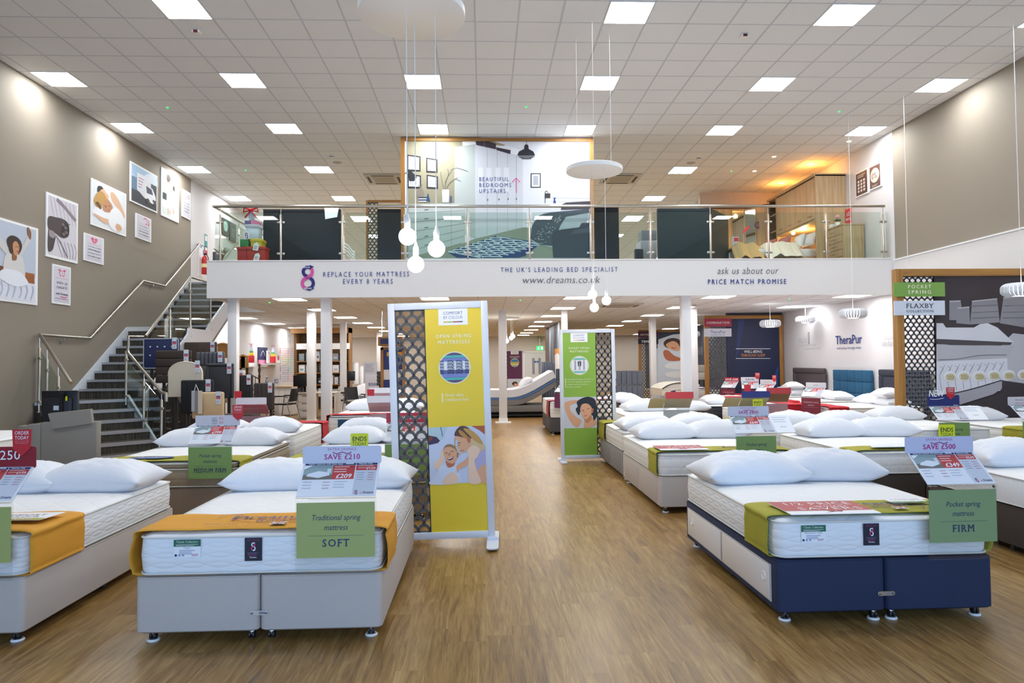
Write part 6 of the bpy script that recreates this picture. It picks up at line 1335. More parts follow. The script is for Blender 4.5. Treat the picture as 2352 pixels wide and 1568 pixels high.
# ================================================================= headboards
def headboard(label, x, y, z, w, h, style, col, rz=0.0, kind='fabric', legs=True, tagc=True, th=.07, group='display headboards', pip=None):
    t = thing('headboard', label, 'headboard', (x, y, 0), rz, group); m = M(col, .7, kind=kind); a = w / 2
    dark = M('%02x%02x%02x' % tuple(int(int(col[i:i + 2], 16) * .45) for i in (0, 2, 4)), .7)
    mb = MB()
    if style == 'arch':
        P = [(-a, z), (a, z), (a, z + h * .62)] + [(a * math.cos(rad(d)), z + h * .62 + h * .38 * math.sin(rad(d)) ** .8) for d in range(12, 169, 12)] + [(-a, z + h * .62)]
        rings = []
        for s, yy in ((.97, .0), (1, .012), (1, th - .012), (.97, th)): rings.append([(px * s, yy, z + (pz - z) * s + (1 - s) * h * .4) for px, pz in P])
        mb.loft(rings, m); mb.build('padded_panel', t)
        p = MB(); p.tube([(px * .985, .002, z + (pz - z) * .985) for px, pz in P[2:]], .006, m, 6); p.build('piping', t)
    elif style == 'channels':
        n = 7
        for k in range(n): x0 = -a + k * w / n; mb.box(x0 + .001, x0 + w / n - .001, 0, th, z + h * .52, z + h, m, .028, 3)
        mb.box(-a, a, .006, th, z, z + h * .51, m, .02); mb.build('padded_panel', t)
    elif style == 'grid':
        nx, nz = 5, 3
        for i in range(nx):
            for k in range(nz): mb.box(-a + i * w / nx + .001, -a + (i + 1) * w / nx - .001, 0, th, z + k * h / nz + .001, z + (k + 1) * h / nz - .001, m, .016, 2)
        mb.build('padded_panel', t)
    elif style == 'frame':
        f = .11 * min(w, 1.3)
        mb.box(-a, a, 0, th, z + h - f, z + h, m, .03, 3); mb.box(-a, -a + f, 0, th, z, z + h - f * .9, m, .03, 3); mb.box(a - f, a, 0, th, z, z + h - f * .9, m, .03, 3); mb.build('padded_border', t)
        p = MB(); p.box(-a + f, a - f, .015, th, z, z + h - f, m, .012); p.build('padded_panel', t)
    elif style == 'rows':
        n = 4
        for k in range(n): mb.box(-a, a, 0, th, z + k * h / n + .001, z + (k + 1) * h / n - .001, m, .022, 3)
        mb.build('padded_panel', t)
    elif style == 'slats':
        mo = OAK; mb.box(-a, -a + .05, 0, .04, z, z + h * .95, mo, .004); mb.box(a - .05, a, 0, .04, z, z + h * .95, mo, .004)
        P = [(-a + .05, .02, z + h * .85)] + [(-a + .05 + (w - .1) * k / 8, .02, z + h * (.85 + .12 * math.sin(PI * k / 8))) for k in range(1, 8)] + [(a - .05, .02, z + h * .85)]
        mb.tube(P, .025, OAKX, 8); mb.build('frame', t)
        for k in range(10): p = MB(); xx = -a + .08 + (w - .16) * k / 9; p.box(xx - .012, xx + .012, .008, .03, z, z + h * .9, mo); p.build('slat', t)
    else:
        mb.box(-a, a, 0, th, z, z + h, m, .028, 3); mb.build('padded_panel', t)
        if style == 'buttons':
            for j in range(2):
                for k in range(4): b = MB(); b.ball((-a + w * (k + 1) / 5, -.002, z + h * (.72 - .28 * j)), .016, M('d8d8de', .5) if pip else dark, 10, 1, .5, 1); b.build('button', t)
        if style == 'seams':
            s = MB()
            for k in range(1, 5): s.tube([(-a + w * k / 5, .0, z + .02), (-a + w * k / 5, -.001, z + h - .02)], .004, dark, 6)
            s.build('stitching', t)
    if pip: p = MB(); p.tube([(px, -.001, pz) for px, pz in rrect(-a + .012, a - .012, z + .012, z + h - .012, .03, 4)], .006, M(pip, .6), 6, True); p.build('piping', t)
    if legs:
        for s in (-1, 1): l = MB(); l.box(s * a * .6 - .025, s * a * .6 + .025, th - .005, th + .02, 0, z + .2, M('332c27', .7)); l.build('leg', t)
    if tagc:
        g = MB(); x0 = a - .12; g.box(x0, x0 + .085, -.010, -.006, z + h - .20, z + h + .01, M('dcdfe6', .4)); c = Card(g, (x0, -.0105, z + h - .20), (1, 0, 0), (0, 0, 1), .001); c.rect(.008, .085, .077, .12, M('cf5a60', .5), 1); c.rect(.008, .12, .077, .14, M('5a5f8e', .5), 1); c.lines(.01, .07, .05, 3, .015, .005, M('a1a5b5', .5), 1); g.build('price_tag', t)
    return t
def hbpx(label, x0, x1, y0, y1, Y, style, col, **kw):
    a, b = ony(x0, y1, Y), ony(x1, y0, Y); return headboard(label, (a.x + b.x) / 2, Y, a.z, b.x - a.x, b.z - a.z, style, col, **kw)
hbpx('navy buttoned headboard with white piping, at the stair rail', 328, 411, 776, 847, 12.98, 'buttons', '232c54', pip='c9ccd6')
hbpx('dark brown deep buttoned headboard behind the grey channelled one', 422, 497, 785, 850, 14.6, 'buttons', '4a3d33')
hbpx('brown headboard with horizontal padded bands, behind the cream arch', 356, 438, 804, 880, 12.75, 'rows', '3c3028')
hbpx('grey vertically channelled headboard left of the white column', 449, 515, 808, 872, 14.0, 'channels', '55565e')
hbpx('charcoal padded headboard with raised border, touching the white column', 472, 536, 834, 915, 13.7, 'frame', '37373c', kind='leather')
hbpx('cream arched headboard among the dark headboards', 385, 464, 829, 912, 12.5, 'arch', 'd8ccb6', kind='leather')
hbpx('black leather headboard with vertical seams, below the cream arch', 414, 489, 872, 950, 12.2, 'seams', '17181d', kind='leather')
hbpx('tan cream headboard lowest in the display, with fabric swatches', 440, 513, 900, 962, 11.7, 'plain', 'd3b78c', kind='leather')
hbpx('pale cream headboard half hidden by the white column', 498, 562, 850, 925, 14.95, 'plain', 'cfc3a8', kind='leather')
hbpx('black headboard right of the white column, upper', 546, 580, 861, 932, 14.9, 'seams', '26262a', kind='leather')
hbpx('dark brown leather headboard with seams, right of the white column, lower', 582, 629, 879, 942, 14.7, 'seams', '3d3433', kind='leather')
hbpx('curved oak slatted headboard behind the dark brown buttoned one', 492, 530, 788, 822, 15.6, 'slats', 'b4803c', tagc=False)
hbpx('oak spindle headboard seen right of the white column', 545, 570, 815, 845, 15.8, 'slats', 'b4803c', tagc=False)
# stepped rack under them
mb = MB()
for x0, x1, y0, y1, z1 in ((-6.1, -4.3, 13.2, 13.6, .62),): mb.box(x0, x1, y0, y1, 0, z1, M('3a3029', .7), .01)
mb.build('display_rack', label='dark brown stepped rack carrying the headboards beside the stairs', cat='display rack')
# fabric swatches on the tan headboard
t = thing('fabric_swatch_set', 'hanging set of fabric swatches on the tan headboard', 'swatches', (0, 0, 0))
o = ony(450, 897, 11.66); mb = MB(); mb.tube([(o.x - .03, 11.66, o.z - .02), (o.x, 11.66, o.z + .10), (o.x + .05, 11.66, o.z - .02)], .006, WHITE, 6); mb.build('hook', t)
for i, cc in enumerate(('b9bcc4', '8d8a86', 'd9cdbb')): s = MB(); s.box(o.x - .07 + i * .055, o.x + .0 + i * .055, 11.655 - i * .006, 11.66 - i * .006, o.z - .34 - .02 * i, o.z, M(cc, .8)); s.build('swatch', t)
# brass and chrome bedsteads
def bedstead(label, x, y, w, h, col):
    t = thing('metal_bedstead', label, 'bedstead', (x, y, 0)); m = M(col, .3, 1, 'metal'); a = w / 2
    for s in (-1, 1):
        mb = MB(); mb.lathe([(.022, 0), (.022, h * .8), (.032, h * .82), (.018, h * .86), (.034, h * .92), (.02, h * .96), (.03, h), (.0, h + .03)], m, 12, Matrix.Translation((s * a, 0, 0)), cap=False); mb.build('post', t)
    mb = MB(); mb.tube([(-a, 0, h * .78), (0, 0, h * .88), (a, 0, h * .78)], .014, m, 8); mb.tube([(-a, 0, h * .45), (a, 0, h * .45)], .012, m, 8)
    for k in range(1, 6): xx = -a + w * k / 6; mb.tube([(xx, 0, h * .45), (xx, 0, h * (.78 + .1 * (1 - abs(xx) / a)))], .008, m, 6)
    for sg in (-1, 1): mb.tube(smooth_path([(sg * a * .2, 0, h * .5), (sg * a * .5, 0, h * .62), (sg * a * .3, 0, h * .72), (sg * a * .12, 0, h * .62)], 4), .008, m, 6)
    mb.build('scrollwork', t)
o = ony(568, 900, 16.4); bedstead('antique brass bedstead right of the white column', o.x, 16.4, .55, 1.55, '5a4636')
o = ony(592, 900, 16.9); bedstead('chrome bedstead with ball finials beside the consultation cabinet', o.x, 16.9, .42, 1.25, '9aa0a8')
# headboards on the right-hand wall
XH = XR - .11
headboard('brown framed headboard on the white wall, right of the COMBINATION panel', XH, 17.95, .5, 1.78, .82, 'frame', '51474a', rz=-PI / 2, tagc=False, kind='leather')
headboard('teal panelled headboard on the white wall under the navy lettering', XH, 15.80, .5, 1.66, .79, 'grid', '12567c', rz=-PI / 2, tagc=False)
headboard('navy framed headboard on the white wall beside the oak post', XH - .06, 13.75, .5, 1.66, .82, 'frame', '2b2f40', rz=-PI / 2, tagc=False, kind='leather')
headboard('grey panelled headboard standing left of the white columns, mid floor', 3.43, 16.28, .3, .62, 1.02, 'grid', '5b5d66', rz=-.25, tagc=False)
headboard('blue grey headboard behind the raised end of the adjustable bed', 1.98, 21.1, .3, .42, 1.25, 'grid', '59606e', rz=.2, tagc=False)
headboard('second blue grey headboard nearer the mural panel', 2.22, 19.6, .3, .35, 1.05, 'grid', '59606e', rz=.2, tagc=False)
hbpx('grey two panel headboard left of the yellow sign', 865, 900, 852, 885, 18.0, 'rows', '4b4b50', tagc=False)
hbpx('cream ribbed headboard beyond the COMBINATION panel', 1603, 1622, 838, 872, 23.3, 'channels', 'd0c8bc', tagc=False)
# brown fan shaped notice behind the stair foot
t = thing('headboard_notice', 'dark brown quarter round notice lettered Choose your, behind the stair foot', 'notice', (0, 0, 0))
mb = MB(); Yn = 13.16; a = ony(340, 1010, Yn); b = ony(432, 893, Yn); w_, h_ = b.x - a.x, b.z
P = [(0, 0), (w_, 0)] + [(w_ * (.35 + .65 * math.cos(rad(d))), h_ * (.25 + .75 * math.sin(rad(d)))) for d in range(0, 91, 10)] + [(0, h_)]
mb.prism(P, -.012, .012, M('3d3532', .6), Matrix.Translation((a.x, Yn, 0)) @ Matrix.Rotation(rad(90), 4, 'X')); c = Card(mb, (a.x, Yn - .0125, 0), (1, 0, 0), (0, 0, 1), .001); TX = M('dad4ce', .6)
k = Yn / F_PX
def nt(s, px, py, h, w): o = ony(px, py, Yn); c.text(s, o.x - a.x, o.z, h * k, TX, 1, 'L', 'r', 1, 0 if w > 60 else 0, fit=w * k)
nt('Choose your', 343, 945, 6, 48)
for i, (s, w) in enumerate((('Single, Small Single, Double,', 62), ('Small Double, King, Superking', 64), ('', 0), ('Wooden, Metal, Fabric', 46), ('', 0), ('Over 20 different shades', 52))):
    if s: o = ony(347, 962 + i * 8, Yn); c.text(s, o.x - a.x, o.z, 4.2 * k, TX, 1, 'L', 'l', 1, .15, fit=w * k)
mb.build('panel', t)

# ================================================================= television bed by the stairs
t = thing('television_bed', 'grey fabric television bed foot end with raised lid flap, beside the stairs', 'television bed', (0, 0, 0))
Y4 = 7.9; GF = M('8e877d', .85, kind='fabric'); a = ony(62, 1085, Y4); b = ony(222, 968, Y4)
mb = MB(); mb.box(a.x + .14, b.x, Y4, Y4 + .10, .05, b.z, GF, .012); mb.box(a.x, a.x + .14, Y4 + .0, Y4 + .35, .05, b.z - .02, GF, .012); mb.box(a.x - .3, b.x - .45, Y4 + .30, Y4 + .42, .05, b.z - .06, GF, .012); mb.build('foot_box', t)
mb = MB(); q = [ony(110, 950, Y4 + .02), ony(207, 940, Y4 + .02), ony(211, 972, Y4 - .02), ony(120, 985, Y4 - .02)]; bk = Vector((0, .05, 0.005)); mb.add([tuple(p) for p in q] + [tuple(p + bk) for p in q], [(0, 3, 2, 1), (4, 5, 6, 7), (0, 1, 5, 4), (1, 2, 6, 5), (2, 3, 7, 6), (3, 0, 4, 7)], GF); mb.build('lid_flap', t)
mb = MB(); mb.box(-7.2, -5.72, Y4 + .42, Y4 + 2.0, .08, .40, GF, .02); mb.build('bed_frame', t)
TVM = M('131318', .35)
tv = thing('television', 'black flat television seen from behind, rising from the grey bed', 'television', (0, 0, 0))
a = ony(99, 1000, Y4 + .2); b = ony(183, 896, Y4 + .2); mb = MB(); mb.box(a.x, b.x, Y4 + .16, Y4 + .20, b.z - .62, b.z, TVM, .008); mb.box(a.x + .03, b.x - .05, Y4 + .12, Y4 + .17, b.z - .55, b.z - .08, M('1b1b21', .5), .02); mb.build('casing', tv)
mb = MB(); mb.box(a.x + .23, a.x + .27, Y4 + .10, Y4 + .13, b.z - .62, b.z - .02, M('0c0c0f', .5)); mb.build('lift_bracket', tv)
mb = MB(); o = ony(153, 920, Y4 + .1); mb.box(o.x - .012, o.x + .008, Y4 + .098, Y4 + .10, o.z, o.z + .05, M('d8d800', .5)); o = ony(125, 942, Y4 + .1); mb.box(o.x - .02, o.x + .05, Y4 + .114, Y4 + .118, o.z, o.z + .05, M('d0d0d4', .5)); mb.build('sticker', tv)
mattress('white mattress on the television bed, behind the red £250 header', (-6.46, 8.36), 0, 1.4, 1.55, .41, .68, QR, TOPW)

# ================================================================= consultation corner at the left rear
def armchair(label, x, y, rz):
    t = thing('visitor_chair', label, 'chair', (x, y, 0), rz, 'black visitor chairs')
    mb = MB(); mb.box(-.23, .23, -.22, .22, .43, .48, BLACK, .02); mb.build('seat', t)
    mb = MB(); v = []
    rings = []
    for f in (0, .25, .5, .75, 1): z = .52 + .36 * f; yy = .22 + .07 * f; rings.append([(-.21 + .02 * f, yy, z), (-.07, yy + .025, z), (.07, yy + .025, z), (.21 - .02 * f, yy, z), (.2 - .02 * f, yy + .02, z), (-.2 + .02 * f, yy + .02, z)])
    mb.loft(rings, BLACK); mb.build('backrest', t)
    for s in (-1, 1):
        mb = MB(); mb.tube([(s * .25, -.26, 0), (s * .25, -.20, .45), (s * .26, -.17, .66), (s * .26, .12, .67), (s * .24, .22, .64)], .011, M('3a3c40', .4), 8); mb.build('leg', t)
        mb = MB(); mb.tube([(s * .25, .34, 0), (s * .24, .20, .45), (s * .22, .24, .60)], .011, M('8f9298', .3, 1, 'metal'), 8); mb.build('leg', t)
        mb = MB(); mb.box(s * .26 - .022, s * .26 + .022, -.18, .13, .66, .69, BLACK, .008); mb.build('armrest', t)
    return t
o = ony(655, 950, 19.6); armchair('black visitor chair facing the desk, between cabinet and white column', o.x, 19.6, PI / 2 - .25 + PI)
o = ony(779, 930, 21.25); armchair('black visitor chair seen between the two white columns', o.x, 21.25, PI / 2 + .2)
o = ony(813, 910, 19.9); armchair('black visitor chair right of the slim white column', o.x, 19.9, .5)
def desk(label, x0, x1, y0, y1):
    t = thing('desk', label, 'desk', (0, 0, 0), 0, 'white consultation desks'); mb = MB(); mb.box(x0, x1, y0, y1, .715, .74, M('d9cdb9', .5), .004); mb.build('desktop', t)
    mb = MB(); mb.box(x0 + .08, x0 + .5, y0 + .08, y1 - .08, .02, .714, M('dcd8d4', .5)); mb.build('pedestal', t)
    for k in range(3): d = MB(); d.box(x0 + .09, x0 + .49, y0 + .06, y0 + .08, .06 + k * .21, .25 + k * .21, M('e2deda', .5)); o_ = d.build('drawer', t); h = MB(); h.box(x0 + .2, x0 + .4, y0 + .05, y0 + .062, .22 + k * .21, .235 + k * .21, M('303034', .5)); h.build('handle', o_)
    mb = MB(); mb.box(x1 - .04, x1, y0 + .04, y1 - .04, 0, .714, M('dcd8d4', .5)); mb.build('end_panel', t)
a = ony(676, 898, 19.9); b = ony(770, 898, 19.9); desk('white desk with wooden edge under the black monitor', a.x, b.x, 19.9, 20.7)
a = ony(764, 890, 22.0); b = ony(800, 890, 22.0); desk('second white desk seen between white columns', a.x, b.x, 22.6, 23.3)
def monitor(label, px, py0, py1, Y, w):
    t = thing('computer_monitor', label, 'monitor', (0, 0, 0)); a, b = ony(px, py1, Y), ony(px, py0, Y); mb = MB(); mb.box(a.x - w / 2, a.x + w / 2, Y, Y + .05, a.z, b.z, TVM, .01); mb.build('screen_casing', t)
    mb = MB(); mb.box(a.x - .03, a.x + .03, Y + .03, Y + .06, .76, a.z + .1, TVM); mb.box(a.x - .13, a.x + .13, Y - .06, Y + .12, .742, .755, TVM, .005); mb.build('stand', t)
monitor('black computer monitor seen from behind, on the white desk', 692, 861, 887, 20.2, .46); monitor('second black monitor at the edge of the slim white column', 801, 852, 874, 23.0, .4)
t = thing('storage_cabinet', 'low white cabinet with wooden top edge against the lettered wall', 'cabinet', (0, 0, 0)); a = ony(626, 880, 21.2); b = ony(669, 880, 21.2)
mb = MB(); mb.box(a.x, b.x, 21.25, 21.9, .03, .86, M('dcd8d6', .5)); mb.build('carcass', t); mb = MB(); mb.box(a.x - .02, b.x + .02, 21.2, 21.92, .86, .89, M('c9ab7c', .5)); mb.build('worktop', t)
for k in range(3): w_ = (b.x - a.x) / 3; d = MB(); d.box(a.x + k * w_ + .004, a.x + (k + 1) * w_ - .004, 21.235, 21.25, .05, .85, M('e2dfdd', .5)); d.build('door', t)
mb = MB(); o = ony(633, 879, 21.4); mb.box(o.x - .05, o.x + .09, 21.4, 21.5, .892, 1.12, M('c9cbd3', .5)); c = Card(mb, (o.x - .05, 21.399, .892), (1, 0, 0), (0, 0, 1), .001); c.rect(.01, .08, .13, .22, M('7d86b0', .5), 1); c.circ(.09, .15, .03, SK, 2); mb.build('brochure_holder', label='brochure holder with leaflets on the low white cabinet', cat='brochure holder')
t = thing('computer_tower', 'pale computer tower under the visitor chair by the cabinet', 'computer', (0, 0, 0)); a = ony(641, 935, 20.6); mb = MB(); mb.box(a.x - .2, a.x + .02, 20.5, 20.9, .03, .40, M('d3d3d6', .5), .01); mb.build('casing', t)
for k in range(3): d = MB(); d.box(a.x - .14, a.x - .10, 20.492, 20.5, .08 + k * .09, .12 + k * .09, BLACK); d.build('port', t)
# oak bookcase with boxed bedding
Yb = 24.0; a = ony(681, 800, Yb); b = ony(806, 800, Yb + .2)
t = thing('bookcase', 'tall oak bookcase with white pelmet behind the white columns', 'bookcase', (0, 0, 0)); mb = MB(); x_a, x_b = ony(705, 800, Yb).x - .55, b.x
OB = wood('a9773a', '8d5f2c', 'Z')
for x0, x1 in ((a.x, x_a + .2), (x_b - .05, x_b)): mb.box(x0, x1, Yb, Yb + .45, 0, 2.78, OB)
mb.box(x_a, x_b, Yb + .42, Yb + .45, 0, 2.78, M('6b4c2a', .6)); mb.box(x_a, x_b, Yb, Yb + .45, 2.6, 2.78, OB); mb.build('carcass', t)
mb = MB(); mb.box(x_a + .2, x_b, Yb - .04, Yb + .02, 2.05, 2.25, WHITE); mb.build('pelmet', t)
sz = [.45, .85, 1.25, 1.65]
for z in sz: s = MB(); s.box(x_a + .2, x_b - .05, Yb + .01, Yb + .42, z - .03, z, OB); s.build('shelf', t)
rn = random.Random(5); first = None; NB = 0
for z in sz:
    x = x_a + .25
    while x < x_b - .3:
        w_ = .10 + rn.random() * .12; hh = .22 + rn.random() * .12; cc = rn.choice(['d9dade', 'e6e6e8', '2b2d33', '8f949c', 'c9ccd2', 'e9e9ea', '4a4038'])
        mb = MB(); mb.box(x, x + w_, Yb + .08, Yb + .36, z + .001, z + hh, M(cc, .5), .006); c = Card(mb, (x, Yb + .079, z), (1, 0, 0), (0, 0, 1), .001); c.rect(w_ * .2, hh * .3, w_ * .8, hh * .55, M(rn.choice(['7fa5a8', '555a68', 'b9bcc6']), .5), 1)
        mb.build('bedding_pack', label='packaged bedding on the oak bookcase, shelf %s' % {.45: 'lowest', .85: 'second up', 1.25: 'third up', 1.65: 'topmost'}[z], cat='bedding pack', group='bedding packs on the %s bookcase shelf' % {.45: 'lowest', .85: 'second', 1.25: 'third', 1.65: 'topmost'}[z]); x += w_ + .02 + rn.random() * .05
# gift displays, shelf and lettering on the rear left wall
XWL = XL + .006
def gift_stack(label, px, py, X, s):
    o = onx(px, py, X); t = thing('gift_box_stack', label, 'gift stack', (o.x, o.y, o.z + .004), 0.35)
    for z0, z1, w_, cc in ((0, .30, .2, 'c4202c'), (.30, .42, .15, 'e5c52a'), (.42, .5, .12, '5fa070'), (.5, .66, .10, 'c9d4e4'), (.66, .76, .07, 'b9a8cc')): b_ = MB(); b_.box(-w_ * s, w_ * s, -w_ * s * .5, w_ * s * .5, z0 * s * 1.6, z1 * s * 1.6, M(cc, .5), .005); b_.build('gift_box', t)
    b_ = MB(); z = .76 * s * 1.6
    for q in (-1, 1): b_.tube([(0, 0, z), (q * .09 * s, 0, z + .12 * s), (q * .12 * s, 0, z + .03 * s), (0, 0, z)], .016 * s, RED, 6)
    b_.build('bow', t)
gift_stack('stack of coloured gift boxes on the small white wall shelf', 627, 833, XL + .22, .45); gift_stack('stack of coloured gift boxes left of the wall shelf', 577, 833, XL + .35, .45)
mb = MB(); a = onx(610, 835, XL + .2); b = onx(646, 834, XL + .2); mb.box(XL, XL + .34, a.y, b.y, a.z - .04, a.z, WHITE); mb.build('wall_shelf', label='small white wall shelf under the gift boxes', cat='shelf')
mb = MB(); a = onx(566, 838, XL + .2); b = onx(596, 834, XL + .2); mb.box(XL, XL + .45, a.y, b.y, a.z - .06, a.z - .02, WHITE); mb.build('wall_shelf', label='white wall shelf behind the brass bedstead', cat='shelf')
mb = MB(); a = onx(615, 833, XL + .15); mb.box(XL + .1, XL + .13, a.y, a.y + .5, a.z, a.z + .42, WPR); c = Card(mb, (XL + .132, a.y, a.z), (0, 1, 0), (0, 0, 1), .001); c.stroke([(.1, .3), (.2, .36), (.35, .2)], .02, NAVY, 1); mb.build('shelf_card', label='white show card on the wall shelf, left of gift boxes', cat='card')
mb = MB(); a = onx(636, 833, XL + .15); mb.box(XL + .1, XL + .13, a.y, a.y + .5, a.z, a.z + .36, WPR); c = Card(mb, (XL + .132, a.y, a.z), (0, 1, 0), (0, 0, 1), .001); c.rect(.15, .1, .35, .25, RPK, 1); mb.build('shelf_card', label='white show card on the wall shelf, right of gift boxes', cat='card')
mb = MB(); a = onx(593, 826, XL + .03); mb.box(XL, XL + .03, a.y, a.y + 1.0, a.z, a.z + .42, NAVY); c = Card(mb, (XL + .031, a.y, a.z), (0, 1, 0), (0, 0, 1), .001); c.stroke([(.25, .12), (.5, .3), (.75, .12)], .03, WPR, 1); c.rect(.0, -.16, 1.0, 0, M('e88fb5', .5), 1); mb.build('wall_plaque', label='navy and pink plaque on the white wall beside the bedstead', cat='plaque')
mb = MB()
def ltext(s, px, py, px2, size, m, st='r', sh=0): a = onx(px, py, XWL); b = onx(px2, py, XWL); Card(mb, (XWL, a.y, a.z), (0, 1, 0), (0, 0, 1), .002).text(s, 0, 0, size, m, 1, 'L', st, 1, sh, fit=abs(b.y - a.y))
PGL = M('b3b4bd', .6)
ltext("We're here", 645, 774, 668, .2, PGL, 'l', .2); ltext('to help', 650, 786, 669, .18, PGL, 'l', .2); mb.build('wall_lettering', label='faint grey script lettering high on the left rear wall', cat='lettering')
CN = [['pink', 'mauve'], ['yellow', 'pale green'], ['violet', 'teal'], ['blue', 'magenta']]
for i, cc in enumerate(('d9a0a8', 'd0bf84', 'a89ab8', 'a8b4d8')):
    for j, x in enumerate((643, 661)):
        mb = MB(); c2 = (cc, ('c9a0b8', '9ec8a8', '8fc0b8', 'd8a0c0')[i])[j]; y = 803 + i * 20; a = onx(x, y + 10, XWL); c = Card(mb, (XWL, a.y, a.z), (0, 1, 0), (0, 0, 1), .002); c.circ(.06, .1, .07, M(c2, .6), 1, 12, .14); c.lines(.25, 1.3, .2, 4, .085, .025, M(c2, .6), 1, .4, i + j)
        mb.build('wall_lettering', label='small %s icon with %s text on the left rear wall' % (CN[i][j], CN[i][j]), cat='lettering', group='coloured icon texts on the left rear wall')
# display bed, boxes and canisters at the back
divan('grey divan base of the display bed in front of the back left wall', (-3.5, 23.2), 0, 1.9, 2.0, GREYB, .45, 'solid')
t = thing('duvet', 'thick white duvet heaped on the display bed at the back left', 'duvet', (-3.5, 24.0, .455))
mb = MB(); V = []; F = []; nx, ny = 20, 14
for j in range(ny + 1):
    for i in range(nx + 1):
        u, v = i / nx, j / ny; ed = min(1, 6 * min(u, 1 - u)) * min(1, 6 * min(v, 1 - v)); V.append((-1 + 2 * u, -.7 + 1.5 * v, .02 + ed ** .5 * (.36 + .08 * noise.noise(Vector((u * 5, v * 4, 2))))))
for j in range(ny):
    for i in range(nx): F.append((j * (nx + 1) + i, j * (nx + 1) + i + 1, (j + 1) * (nx + 1) + i + 1, (j + 1) * (nx + 1) + i))
n0 = len(V); V += [(x, y, 0.0) for x, y in ((-1, -.7), (1, -.7), (1, .8), (-1, .8))]; F.append((n0 + 3, n0 + 2, n0 + 1, n0))
mb.add(V, F, COT, True); mb.build('cover', t)
mb = MB(); a = ony(839, 905, 21.5); b = ony(878, 860, 21.5); mb.box(a.x, b.x + .3, 21.5, 21.9, 0.002, b.z, M('c9cad2', .6)); c = Card(mb, (a.x, 21.498, 0), (1, 0, 0), (0, 0, 1), .001); c.text('BOUNCE BACK', .1, b.z * .72, .09, NAVYINK, 1, 'L', 'b', fit=.6); c.text('PILLOW', .2, b.z * .58, .09, NAVYINK, 1, 'L', 'b', fit=.4); mb.build('pillow_bin', label='grey bin lettered BOUNCE BACK PILLOW left of the yellow sign', cat='bin')
for i, (p0, p1, y0, y1) in enumerate(((810, 824, 832, 856), (826, 835, 840, 856))):
    Yc = 24.6; a, b = ony(p0, y1, Yc), ony(p1, y0, Yc); a.z = .84; r_ = (b.x - a.x) / 2; t = thing('bedding_canister', ('larger' if i == 0 else 'smaller') + ' white round canister on the duvet at the back left', 'canister', ((a.x + b.x) / 2, Yc, a.z)); mb = MB(); mb.lathe([(r_ * .96, 0), (r_, .02), (r_, b.z - a.z - .06), (r_ * .9, b.z - a.z - .04)], WPR, 20); mb.build('body', t); mb = MB(); mb.lathe([(r_ * .92, b.z - a.z - .04), (r_ * .92, b.z - a.z)], M('e9e9ec', .4), 20); mb.build('lid', t)
mb = MB(); a, b = ony(835, 856, 25.2), ony(866, 831, 25.2); mb.box(a.x, b.x, 25.2, 25.24, 0, b.z, M('bfc0c8', .6)); c = Card(mb, (a.x, 25.198, a.z), (1, 0, 0), (0, 0, 1), .001); c.lines(.05, .4, .3, 6, .05, .012, GREYINK, 1); mb.build('notice_board', label='grey notice board standing behind the duvet, back left', cat='notice')
t = thing('hanging_sign', 'oak framed navy sign hung on a chain left of the yellow sign', 'hanging sign', (0, 0, 0)); Yh = 17.0; a, b = ony(868, 794, Yh), ony(925, 773, Yh)
mb = MB(); mb.box(a.x, b.x, Yh, Yh + .35, a.z, b.z, OAKX, .01); mb.build('frame', t); mb = MB(); mb.box(a.x + .06, b.x - .06, Yh - .004, Yh, a.z + .04, b.z - .04, NAVY); mb.build('panel', t)
mb = MB(); x = ony(876, 760, Yh).x; mb.tube([(x, Yh + .1, b.z), (x, Yh + .1, ZL)], .012, CHROME, 6); mb.build('chain', t)
t = thing('display_totem', 'oak framed totem with navy and white panels under the hanging sign', 'totem', (0, 0, 0)); Yh = 17.3; a, b = ony(874, 855, Yh), ony(930, 797, Yh)
mb = MB(); mb.box(a.x, a.x + .07, Yh, Yh + .1, 0, b.z, OAK); mb.box(b.x - .07, b.x, Yh, Yh + .1, 0, b.z, OAK); mb.box(a.x, b.x, Yh, Yh + .1, b.z - .06, b.z, OAKX); mb.build('frame', t)
for z0, z1, cc in ((0, .25, '27336e'), (.25, .5, 'e3ddd6'), (.5, 1, '27336e')): p = MB(); z = lambda f: .9 + f * (b.z - .96); p.box(a.x + .07, b.x - .07, Yh + .03, Yh + .06, z(z0), z(z1), M(cc, .5)); p.build('panel', t)
mb = MB(); mb.box(-.2, .2, 0, .003, 0, .1, M('e2a02c', .5)); mb.build('motif', t, loc=(a.x + .35, Yh + .024, b.z - .22))

# ================================================================= adjustable bed and doors at the back
t = thing('adjustable_bed', 'striped adjustable bed with raised head on a grey platform, back centre', 'bed', (.1, 19.4, 0)); GP = M('777472', .8, kind='fabric')
mb = MB(); mb.box(-.2, 1.95, 0, 1.5, .05, .09, M('1b1b1d', .7)); mb.box(-.2, 1.95, -.01, 1.52, .16, .34, GP, .02); mb.box(.0, 1.8, .1, 1.4, .02, .17, M('141416', .8)); mb.build('platform', t)
prof = [(-.2, .36), (.5, .35), (.9, .37), (1.25, .49), (1.6, .68), (1.95, .88)]
def slab(d0, d1, mat, nm, ends=.0):
    P = smooth_path(prof, 5); mb = MB(); rings = []
    for (x, z) in P: rings.append([(x - d0 * .1, 0, z + d0), (x - d0 * .1, 1.5, z + d0), (x - d1 * .25, 1.5, z + d1), (x - d1 * .25, 0, z + d1)])
    mb.loft(rings, mat); mb.build(nm, t)
slab(.0, .14, GP, 'lifting_frame'); slab(.14, .22, M('4f6d98', .8, kind='fabric'), 'mattress_base'); slab(.22, .42, quilt('d6d7dc', 'rib'), 'mattress')
